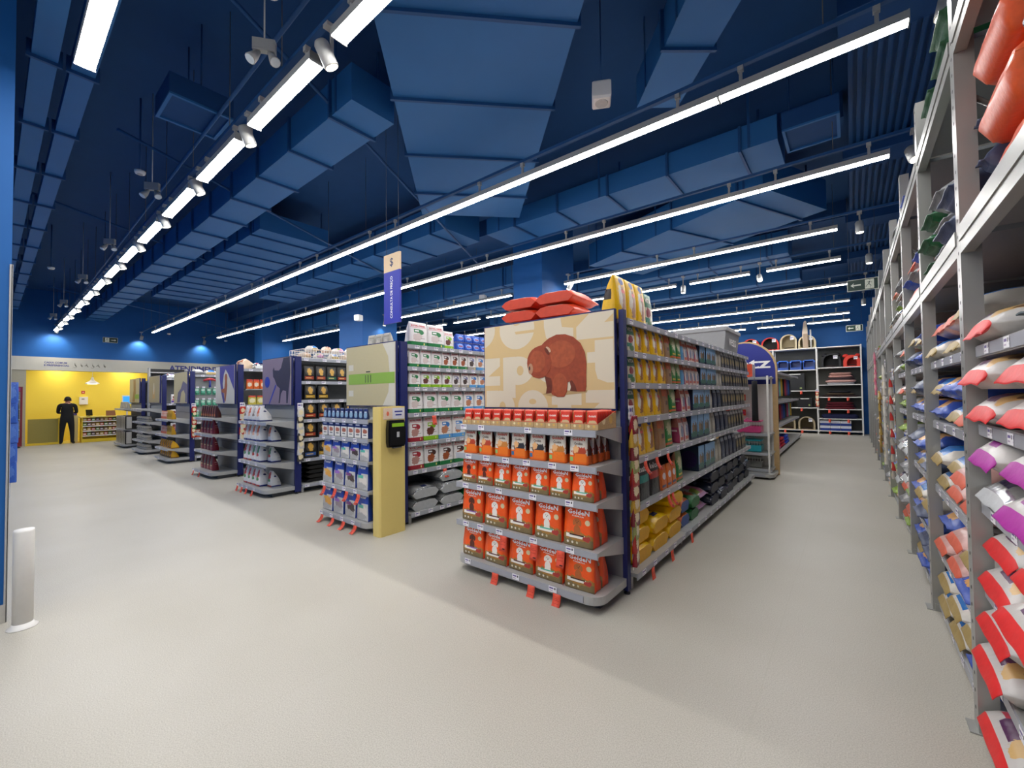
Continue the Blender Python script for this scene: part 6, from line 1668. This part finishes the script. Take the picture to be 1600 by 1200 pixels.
pet_house(-2.52, 3.25, 0.6, 0.52, '1A1416', 'C8281E', 'red and black pet house beside the beige ones on the top rack')
pet_house(-1.90, 3.25, 0.54, 0.58, 'B0A07C', 'C8BA98', 'beige arched pet house beside the red ones on the top rack')
pet_house(-1.30, 3.25, 0.54, 0.5, 'B0A07C', 'CDBE98', 'beige pet house behind the tall cream scratching board')
t = thing('scratching_board', 'tall narrow cream board standing upright in front of beige pet house', 'scratching board', (-1.36, 19.625, 3.252))
MB().prism([(-0.06, 0), (0.10, 0), (0.09, 0.7), (0.06, 1.02), (0.02, 1.06), (-0.03, 1.0), (-0.08, 0.6)], lambda u, v, w: (u, -0.02 + w, v), 0.05).build('board', mat('cream_plush', 'D8C8B4', 0.8), t)
MB().box(-0.05, -0.03, 0.0, 0.09, -0.02, 0.55).build('carpet_face', mat('taupe_carpet', 'B09A84', 0.9, var=0.2), t)
tag(MB().tube([(-1.17, 19.63, 3.252), (-1.18, 19.63, 3.95)], 0.025, 10).build('white_pole', M_WHITE), 'thin white pole standing on the rack beside the cream board', 'pole')
# blue litter basins
for i, x in enumerate((-2.75, -2.1, -1.68, -1.26)):
    t = thing('litter_basin', 'bright blue open-front litter tray, %s from left on the back rack' % ordn(i + 1), 'litter tray', (x, 19.85, 2.432), group='litter trays')
    w, h = 0.18, 0.34
    mb = MB().box(-w, -0.2, 0, w, 0.2, 0.02).box(-w, 0.18, 0.02, w, 0.2, h).box(-w, -0.2, 0.02, -w + 0.02, 0.18, h).box(w - 0.02, -0.2, 0.02, w, 0.18, h)
    mb.box(-w + 0.02, -0.2, 0.02, w - 0.02, -0.18, 0.10)
    mb.build('tub', mat('tub_blue', '15479E', 0.35), t)
    MB().box(-w - 0.01, -0.21, h - 0.06, -w + 0.04, 0.21, h).box(w - 0.04, -0.21, h - 0.06, w + 0.01, 0.21, h).box(-w + 0.04, -0.21, h, w - 0.04, 0.21, h + 0.03).build('rim', mat('rim_blue', '2A72E0', 0.3), t)
pet_house(-0.58, 2.48, 0.56, 0.5, '14141A', '1E1E24', 'black pet house with bear ears on the back rack', ears=True)
pet_house(0.02, 2.48, 0.48, 0.42, 'C82A1E', 'D83A28', 'red pet house with round opening on the back rack', ears=True, rim=0.1)
def crate(x, z, w, h, c, label):
    t = thing('pet_crate', label, 'pet crate', (x, 19.85, z + 0.002))
    mb = MB()
    for zz, ins in ((0, 0.02), (0.02, 0), (h - 0.02, 0), (h, 0.02)):
        mb.v += [(-w / 2 + ins, -0.2 + ins, zz), (w / 2 - ins, -0.2 + ins, zz), (w / 2 - ins, 0.2 - ins, zz), (-w / 2 + ins, 0.2 - ins, zz)]
    for j in range(3):
        for a in range(4): mb.face((j * 4 + a, j * 4 + (a + 1) % 4, j * 4 + 4 + (a + 1) % 4, j * 4 + 4 + a))
    mb.face((3, 2, 1, 0)); mb.face((12, 13, 14, 15))
    mb.build('body', mat('crate_' + c, c, 0.5), t)
    MB().box(-w * 0.3, -0.21, h - 0.04, w * 0.3, -0.2, h - 0.015).build('handle_strip', M_WHITE, t)
    MB().box(w * 0.25, -0.206, 0.06, w * 0.36, -0.2, 0.12).build('badge', mat('olive_badge', '8A9A5A', 0.5), t)
crate(-1.72, 1.63, 0.62, 0.66, '101218', 'tall black pet crate on the back rack')
crate(-2.05, 0.98, 0.42, 0.36, '0E0E12', 'small black pet crate on the back rack, left of its pair')
crate(-1.42, 0.98, 0.46, 0.36, '0E0E12', 'small black pet crate on the back rack, right of its pair')
crate(-2.9, 1.63, 0.6, 0.5, '14161E', 'black pet crate partly hidden by the rear gondola')
pet_house(-2.0, 0.13, 0.52, 0.5, '8A7A58', 'A8987A', 'beige arched pet house on the lowest back rack shelf, left')
pet_house(-1.38, 0.13, 0.52, 0.5, '8A7A58', 'A8987A', 'beige arched pet house on the lowest back rack shelf, right')
def cushion(x, z, w, h, c, label, d=0.45):
    t = thing('pet_cushion', label, 'pet cushion', (x, 19.86, z + 0.002))
    rr_ = random.Random(label); a0 = rr_.uniform(0, 6)
    mb = MB(); n = 12
    for j, (v, f) in enumerate(((0, 0.9), (0.35, 1.0), (0.7, 1.0), (1, 0.86))):
        for k in range(n * 2):
            an = 2 * PI * k / (n * 2)
            ca, sa = math.cos(an), math.sin(an)
            px = (abs(ca) ** 0.5) * (1 if ca >= 0 else -1) * w / 2 * f
            py = (abs(sa) ** 0.5) * (1 if sa >= 0 else -1) * d / 2 * f
            mb.v.append((px, py, h * v + 0.008 * math.sin(3 * an + a0) * (1 if v > 0 else 0)))
    m = n * 2
    for j in range(3):
        for k in range(m): mb.face((j * m + k, j * m + (k + 1) % m, (j + 1) * m + (k + 1) % m, (j + 1) * m + k), 0, None, True)
    mb.face([k for k in reversed(range(m))]); mb.face([3 * m + k for k in range(m)])
    mb.build('pad', mat('cush_' + c, c, 0.9, var=0.15), t)
    pp = [(p[0], p[1], h * 0.7) for p in mb.v[m:2 * m]]
    MB().tube(pp + [pp[0]], 0.008, 4).build('piping', mat('cushp_' + c, c, 0.8), t)
zz = 1.84
for i, (c, w, h) in enumerate((('9A9AA0', 0.8, 0.07), ('D8A8A0', 0.9, 0.08), ('3A2A30', 0.8, 0.07), ('C8948A', 0.72, 0.08), ('B88A80', 0.66, 0.08))):
    cushion(-0.32, zz, w, h, c, '%s cushion, %s from bottom of the pink stack' % (['grey', 'pale pink', 'dark', 'dusty pink', 'rose'][i], ordn(i + 1))); zz += h + 0.012
zz = 1.38
for i, (c, w, h) in enumerate((('2A1416', 1.1, 0.06), ('4A3A2A', 0.86, 0.06), ('14141C', 0.66, 0.07))):
    cushion(-0.36, zz, w, h, c, '%s pet mat, %s from bottom of the dark stack' % (['dark red', 'brown', 'black'][i], ordn(i + 1))); zz += h + 0.012
zz = 0.93
for i in range(3):
    cushion(-0.36, zz, 0.9 - i * 0.06, 0.075, '5E0E20', 'wine red cushion, %s from bottom of its stack' % ordn(i + 1)); zz += 0.088
cushion(-0.38, 0.58, 1.1, 0.16, '141A44', 'navy pet bed on the back rack')
design('blue_white_box', 'box', 0.3, 0.18, 0.3, 'E6E6EA', [('r', 0, 0.0, 1, 0.5, '1E3C90'), ('r', 0.1, 0.6, 0.9, 0.9, 'CFD4E4')], side='C8CCD8', desc='blue and white box', name='pad_box', cat='box')
for i in range(3):
    for j in range(2):
        product('blue_white_box', (-0.82 + i * 0.31, 19.82, 0.13 + j * 0.185), 0, '', 'blue and white boxes', label='blue and white box low on the back rack, %s from left, %s layer' % (ordn(i + 1), 'upper' if j else 'lower'))
clip_strip(-1.02, 19.585, 1.5, 5, ['C84A3A', 'E0DCD4'], 'strip of red tags hanging on the back rack upright', 0.0)

# ------------------------------------------------------------------ checkout corner
lb = MB()
def wl(u, v): return (-22.248, u, v)
add_text(lb, 'CAIXA COMUM', wl, 1.24, 2.90, 1.80, 2.965, 0, bold=0.03)
add_text(lb, 'E PREFERENCIAL', wl, 1.24, 2.80, 1.86, 2.865, 0, bold=0.03)
tag(lb.build('wall_lettering', mat('violet_ink', '3A3F86', 0.5, var=0)), 'dark blue two-line checkout lettering on the pale fascia', 'lettering')
M_ICON = mat('grey_icon', '8A8678', 0.5)
for k in range(6):
    y = 2.0 + k * 0.155
    ic = MB()
    ic.tube([(-22.247, y, 2.93), (-22.247, y, 2.935)], 0.022, 8)
    ic.tube([(-22.247, y, 2.90), (-22.247, y + 0.01, 2.85), (-22.247, y + 0.04, 2.81)], 0.012, 6)
    if k in (0, 3): ic.tube([(-22.247, y + 0.05 * math.cos(a * PI / 5), 2.82 + 0.05 * math.sin(a * PI / 5)) for a in range(6, 13)], 0.006, 5)
    else: ic.tube([(-22.247, y, 2.89), (-22.247, y + (0.05 if k % 2 else -0.05), 2.84)], 0.01, 6)
    tag(ic.build('pictogram', M_ICON), 'small grey priority pictogram on the pale fascia, %s from left' % ordn(k + 1), 'pictogram', 'priority pictograms')
lb = MB()
add_text(lb, 'ATENDIMENTO', wl, 4.75, 2.74, 6.75, 2.99, 0, bold=0.04)
tag(lb.build('wall_lettering', mat('violet_ink', '3A3F86')), 'large dark blue ATENDIMENTO lettering on the pale fascia', 'lettering')
for i, y in enumerate((1.7, 3.6, 5.5)):
    tube_light(-23.2, y, 1.2, 'light tube hidden above the yellow checkout, %s from left' % ordn(i + 1), 'lights above the checkout', z=2.92)
# counter with snack shelves
t = thing('checkout_counter', 'yellow checkout counter with lit snack shelves', 'counter', (-22.5, 2.7, 0))
MB().box(-0.30, -0.50, 0.0, 0.0, 0.52, 0.92).box(0.0, -0.5, 0.0, 0.24, 0.52, 0.12).build('body', M_YELP, t)
MB().box(-0.34, -0.54, 0.92, 0.26, 0.56, 0.96).build('worktop', mat('pale_worktop', 'E2CE6A', 0.4), t)
for s in (-0.5, 0.49):
    MB().box(0.0, s, 0.12, 0.24, s + 0.03, 0.92).build('side_panel', M_YELP, t)
for z in (0.24, 0.42, 0.60, 0.78):
    sh = MB().box(0.0, -0.47, z, 0.23, 0.49, z + 0.012).build('shelf', mat('pale_shelf', 'E8E0D0', 0.4), t)
    MB().box(0.225, -0.47, z - 0.02, 0.23, 0.49, z).build('shelf_lip', M_WHITE, sh)
sn = [MB().box(-0.05, -0.045, 0, 0.05, 0.045, 0.10).box(-0.045, -0.04, 0.10, 0.045, 0.04, 0.106).mesh('snack_box', [printmat('snackbox_%d' % i, c, [('r', 0.1, 0.3, 0.9, 0.7, 'E8E0D0')], 0.4)]) for i, c in enumerate(('B83A30', '8A5A2A', '4A7A3A', 'C8A040', '5A2A50'))]
for li, z in enumerate((0.252, 0.432, 0.612, 0.792)):
    for q in range(8):
        o = put('snack_box', sn[(q * 2 + li) % 5], None, (-22.38, 2.29 + q * 0.115, z + 0.001))
        tag(o, 'small snack box in the checkout counter, %s from left, %s shelf up' % (ordn(q + 1), ordn(li + 1)), 'snack box', 'snack boxes in the checkout counter')
t = thing('card_terminal', 'dark payment terminal standing on the checkout counter', 'payment terminal', (-22.5, 2.42, 0.96), 1.2)
MB().box(-0.06, -0.05, 0, 0.06, 0.05, 0.012).build('base', M_BLACK, t)
MB().obox((0, 0, 0.14), (0.09, 0, 0), (0, 0.012, 0.004), (0, -0.03, 0.11)).build('screen_housing', M_BLACK, t)
MB().lathe([(0.012, 0.012), (0.012, 0.06)], n=8).build('neck', M_BLACK, t)
t = thing('card_rack', 'brown stepped card rack on the checkout counter', 'card rack', (-22.5, 3.02, 0.96))
for k in range(4):
    MB().box(-0.1 + k * 0.04, -0.13, 0, -0.07 + k * 0.04, 0.13, 0.20 - k * 0.045).build('pocket', mat('card_brown', '9A6A4A', 0.6), t)
t = thing('checkout_terminal', 'tall cream checkout stand beside the person', 'counter', (-22.6, 2.04, 0))
MB().box(-0.2, -0.09, 0, 0.06, 0.09, 1.02).build('stand', mat('cream_stand', 'D8C888', 0.5), t)
MB().box(-0.1, -0.06, 1.02, 0.08, 0.06, 1.12).build('card_reader', mat('purple_plastic', '5A4A8A', 0.4), t)
t = thing('low_partition', 'olive low partition of the checkout with yellow gate post', 'partition', (-22.4, 1.25, 0))
MB().box(-0.05, -0.36, 0.08, 0.05, 0.36, 0.92).build('olive_panel', M_OLIVE, t)
MB().box(-0.06, -0.40, 0.0, 0.06, 0.40, 0.08).build('yellow_plinth', M_YELP, t)
MB().box(-0.06, 0.36, 0.08, 0.06, 0.42, 0.95).build('gate_post', M_YELP, t)
t = thing('wall_box', 'white equipment box on the yellow wall', 'wall box', (-23.88, 2.4, 1.4))
MB().box(-0.01, -0.12, 0, 0.09, 0.12, 0.30).build('case', M_WHITE, t)
MB().box(0.09, -0.06, 0.2, 0.094, 0.02, 0.23).build('display', M_GREYD, t)
t = thing('safety_sign', 'small red square safety sign on the yellow wall', 'sign', (-23.89, 2.39, 1.83))
MB().box(0, -0.05, 0, 0.006, 0.05, 0.11).build('plate', mat('safety_red', 'C83020', 0.5), t)
MB().box(0.006, -0.025, 0.03, 0.008, 0.025, 0.08).build('symbol', mat('symbol_pale', 'E8B0A0', 0.5), t)
t = thing('pendant_lamp', 'white dome pendant lamp over the checkout', 'pendant lamp', (-23.0, 2.55, 2.2))
MB().lathe([(0.20, 0), (0.195, 0.03), (0.10, 0.10), (0.05, 0.16), (0.03, 0.26)], n=20).build('shade', M_WHITE, t)
MB().tube([(0, 0, 0.26), (0, 0, 0.915)], 0.006, 6).build('cord', M_WHITE, t)
MB().lathe([(0.14, -0.006), (0.14, 0.002)], n=16).build('diffuser', mat('lamp_glow', 'FFF4D0', 0.4, var=0, emit=4), t)
t = thing('info_tablet', 'white framed tablet with blue screen near the checkout', 'screen', (-21.6, 3.35, 0), R90)
MB().box(-0.02, -0.01, 0.01, 0.02, 0.03, 1.42).box(-0.15, -0.12, 0, 0.15, 0.12, 0.01).build('stand', M_WHITE, t)
MB().box(-0.15, -0.03, 1.40, 0.15, -0.01, 1.74).build('frame', M_WHITE, t)
MB().box(-0.12, -0.033, 1.44, 0.12, -0.03, 1.70).build('screen', mat('blue_screen', '3A90D8', 0.2, var=0.1, emit=0.8), t)
# drinks fridge
t = thing('drinks_fridge', 'maroon drinks fridge with glass door at the far left', 'fridge', (-21.98, 0.44, 0), R90)
MAR = mat('maroon_enamel', '7A1420', 0.35)
MB().box(-0.3, -0.28, 0.05, -0.25, 0.28, 2.05).box(0.25, -0.28, 0.05, 0.3, 0.28, 2.05).box(-0.25, -0.28, 1.88, 0.25, 0.28, 2.05).box(-0.25, -0.28, 0.05, 0.25, 0.28, 0.35).box(-0.25, 0.25, 0.35, 0.25, 0.28, 1.88).build('cabinet', MAR, t)
MB().box(-0.25, -0.28, 1.9, 0.25, -0.285, 2.02).build('header', mat('fridge_header', '8A2A70', 0.4), t)
for z in (0.6, 0.95, 1.3, 1.62):
    MB().box(-0.25, -0.22, z - 0.015, 0.25, 0.24, z).build('shelf', M_WHITE, t)
gd = MB().box(-0.25, -0.285, 0.36, 0.25, -0.275, 1.88).build('glass_door', mat('fridge_glass', 'E8F0F0', 0.05, var=0, alpha=0.15), t)
MB().box(0.2, -0.31, 0.9, 0.22, -0.285, 1.4).build('handle', M_BLACK, gd)
bt = [MB().lathe([(0.03, 0), (0.032, 0.02), (0.032, 0.15), (0.014, 0.20), (0.014, 0.235)], n=10).mesh('drink_bottle', [mat('bottle_' + c, c, 0.2)]) for c in ('2A5A3A', '3A1A16', '1E4A34', '2A2420')]
for li, z in enumerate((0.35, 0.6, 0.95, 1.3)):
    for q in range(6):
        o = put('drink_bottle', bt[li], None, (-21.84, 0.245 + q * 0.078, z + 0.001), sc=(0.95, 0.95, 0.92))
        tag(o, 'drink bottle in the maroon fridge, %s from left, %s shelf up' % (ordn(q + 1), ordn(li + 1)), 'bottle', 'bottles in the drinks fridge')

# ------------------------------------------------------------------ the person at the counter
def person():
    J = {}
    V, Eg, Rd = [], [], []
    def add(name, co, r, parent=None):
        J[name] = len(V); V.append(co); Rd.append(r)
        if parent: Eg.append((J[parent], J[name]))
    add('pelvis', (0, 0, 0.93), (0.165, 0.125))
    add('waist', (0, 0.005, 1.08), (0.16, 0.12), 'pelvis')
    add('chest', (0, 0.0, 1.26), (0.185, 0.13), 'waist')
    add('upper', (0, 0.005, 1.40), (0.15, 0.10), 'chest')
    add('neck', (0, 0.03, 1.475), (0.055, 0.055), 'upper')
    add('skull', (0.005, 0.06, 1.56), (0.075, 0.085), 'neck')
    add('crown', (0.005, 0.07, 1.655), (0.07, 0.085), 'skull')
    for s, n in ((-1, 'l'), (1, 'r')):
        add('sh' + n, (s * 0.195, 0.0, 1.395), (0.07, 0.07), 'upper')
        add('el' + n, (s * 0.235, 0.07, 1.13), (0.05, 0.05), 'sh' + n)
        add('wr' + n, (s * 0.12, 0.28, 1.12), (0.032, 0.032), 'el' + n)
        add('pa' + n, (s * 0.11, 0.36, 1.12), (0.038, 0.02), 'wr' + n)
        for q in range(4):
            add('f%d%s' % (q, n), (s * (0.085 + 0.018 * q), 0.42 + 0.01 * (1 - abs(q - 1.5)), 1.115), (0.009, 0.009), 'pa' + n)
            add('g%d%s' % (q, n), (s * (0.083 + 0.018 * q), 0.445 + 0.012 * (1 - abs(q - 1.5)), 1.09), (0.008, 0.008), 'f%d%s' % (q, n))
        add('th' + n, (s * 0.075, 0.375, 1.12), (0.01, 0.01), 'pa' + n)
        add('tt' + n, (s * 0.06, 0.41, 1.105), (0.009, 0.009), 'th' + n)
        add('hip' + n, (s * 0.095, 0.0, 0.86), (0.098, 0.105), 'pelvis')
        add('kn' + n, (s * 0.125, 0.02, 0.48), (0.066, 0.07), 'hip' + n)
        add('an' + n, (s * 0.14, -0.01, 0.09), (0.046, 0.05), 'kn' + n)
        add('to' + n, (s * 0.17, 0.16, 0.04), (0.045, 0.036), 'an' + n)
    me = bpy.data.meshes.new('body')
    me.from_pydata(V, Eg, [])
    o = bpy.data.objects.new('tmp', me); COL.objects.link(o)
    o.modifiers.new('skin', 'SKIN')
    for i, r in enumerate(Rd):
        me.skin_vertices[0].data[i].radius = r
    me.skin_vertices[0].data[J['pelvis']].use_root = True
    sb_ = o.modifiers.new('sub', 'SUBSURF'); sb_.levels = 2; sb_.render_levels = 2
    dg = bpy.context.evaluated_depsgraph_get()
    m2 = bpy.data.meshes.new_from_object(o.evaluated_get(dg))
    bpy.data.objects.remove(o)
    m2.name = 'body'
    for m in (mat('skin_tone', 'B98368', 0.55, var=0.06), mat('black_shirt', '121214', 0.85, var=0.15), mat('black_trousers', '0E0E11', 0.85, var=0.15), mat('black_shoes', '0A0A0A', 0.5)):
        m2.materials.append(m)
    for p in m2.polygons:
        c = p.center; p.use_smooth = True
        if c.z < 0.075: k = 3
        elif c.z < 0.96 and c.y < 0.2: k = 2
        elif c.z > 1.465 or c.y > 0.14 and c.z < 1.3 and abs(c.x) < 0.27: k = 0
        else: k = 1
        p.material_index = k
    return m2
t = thing('person', 'person in black shirt and trousers standing at the counter, back turned', 'person', (-21.95, 1.80, 0), PI / 2 - 0.15)
put('body', person(), t)
hb = MB()
def skull(dx, r, z0, z1, n=12):
    pass
for j in range(7):
    a = -0.35 + (PI / 2 + 0.33) * j / 6
    for k in range(16):
        b = 2 * PI * k / 16
        front = max(0, math.sin(b))
        rr = math.cos(a) * (0.098 + 0.006 * math.sin(5 * b + j))
        zz = 1.60 + 0.115 * math.sin(a) + (0.07 * front ** 2 if j < 3 else 0)
        hb.v.append((0.005 + rr * 0.93 * math.cos(b), 0.058 + rr * 1.05 * math.sin(b), zz))
for j in range(6):
    for k in range(16):
        hb.face((j * 16 + k, j * 16 + (k + 1) % 16, (j + 1) * 16 + (k + 1) % 16, (j + 1) * 16 + k), 0, None, True)
hb.face([6 * 16 + k for k in range(16)]); hb.face([k for k in reversed(range(16))])
hb.build('hair', mat('dark_hair', '17110E', 0.8, var=0.3, scale=80), t)
fc = MB()
fc.tube([(0.005, 0.145, 1.585), (0.005, 0.165, 1.56), (0.005, 0.15, 1.55)], [0.008, 0.014, 0.01], 6)
fc.build('nose', mat('skin_tone', 'B98368'), t)
for s in (-1, 1):
    MB().tube([(0.005 + s * 0.082, 0.06, 1.60), (0.005 + s * 0.092, 0.055, 1.575), (0.005 + s * 0.082, 0.06, 1.545)], [0.012, 0.016, 0.01], 6).build('ear', mat('skin_tone', 'B98368'), t)
    MB().lathe([(0.0, 0), (0.009, 0.006), (0.0, 0.012)], (0.005 + s * 0.032, 0.14, 1.585), 8).build('eye', M_BLACK, t)
MB().tube([(-0.018, 0.143, 1.525), (0.005, 0.15, 1.523), (0.028, 0.143, 1.525)], 0.004, 5).build('mouth', mat('lip_tone', '8A4A40', 0.5), t)
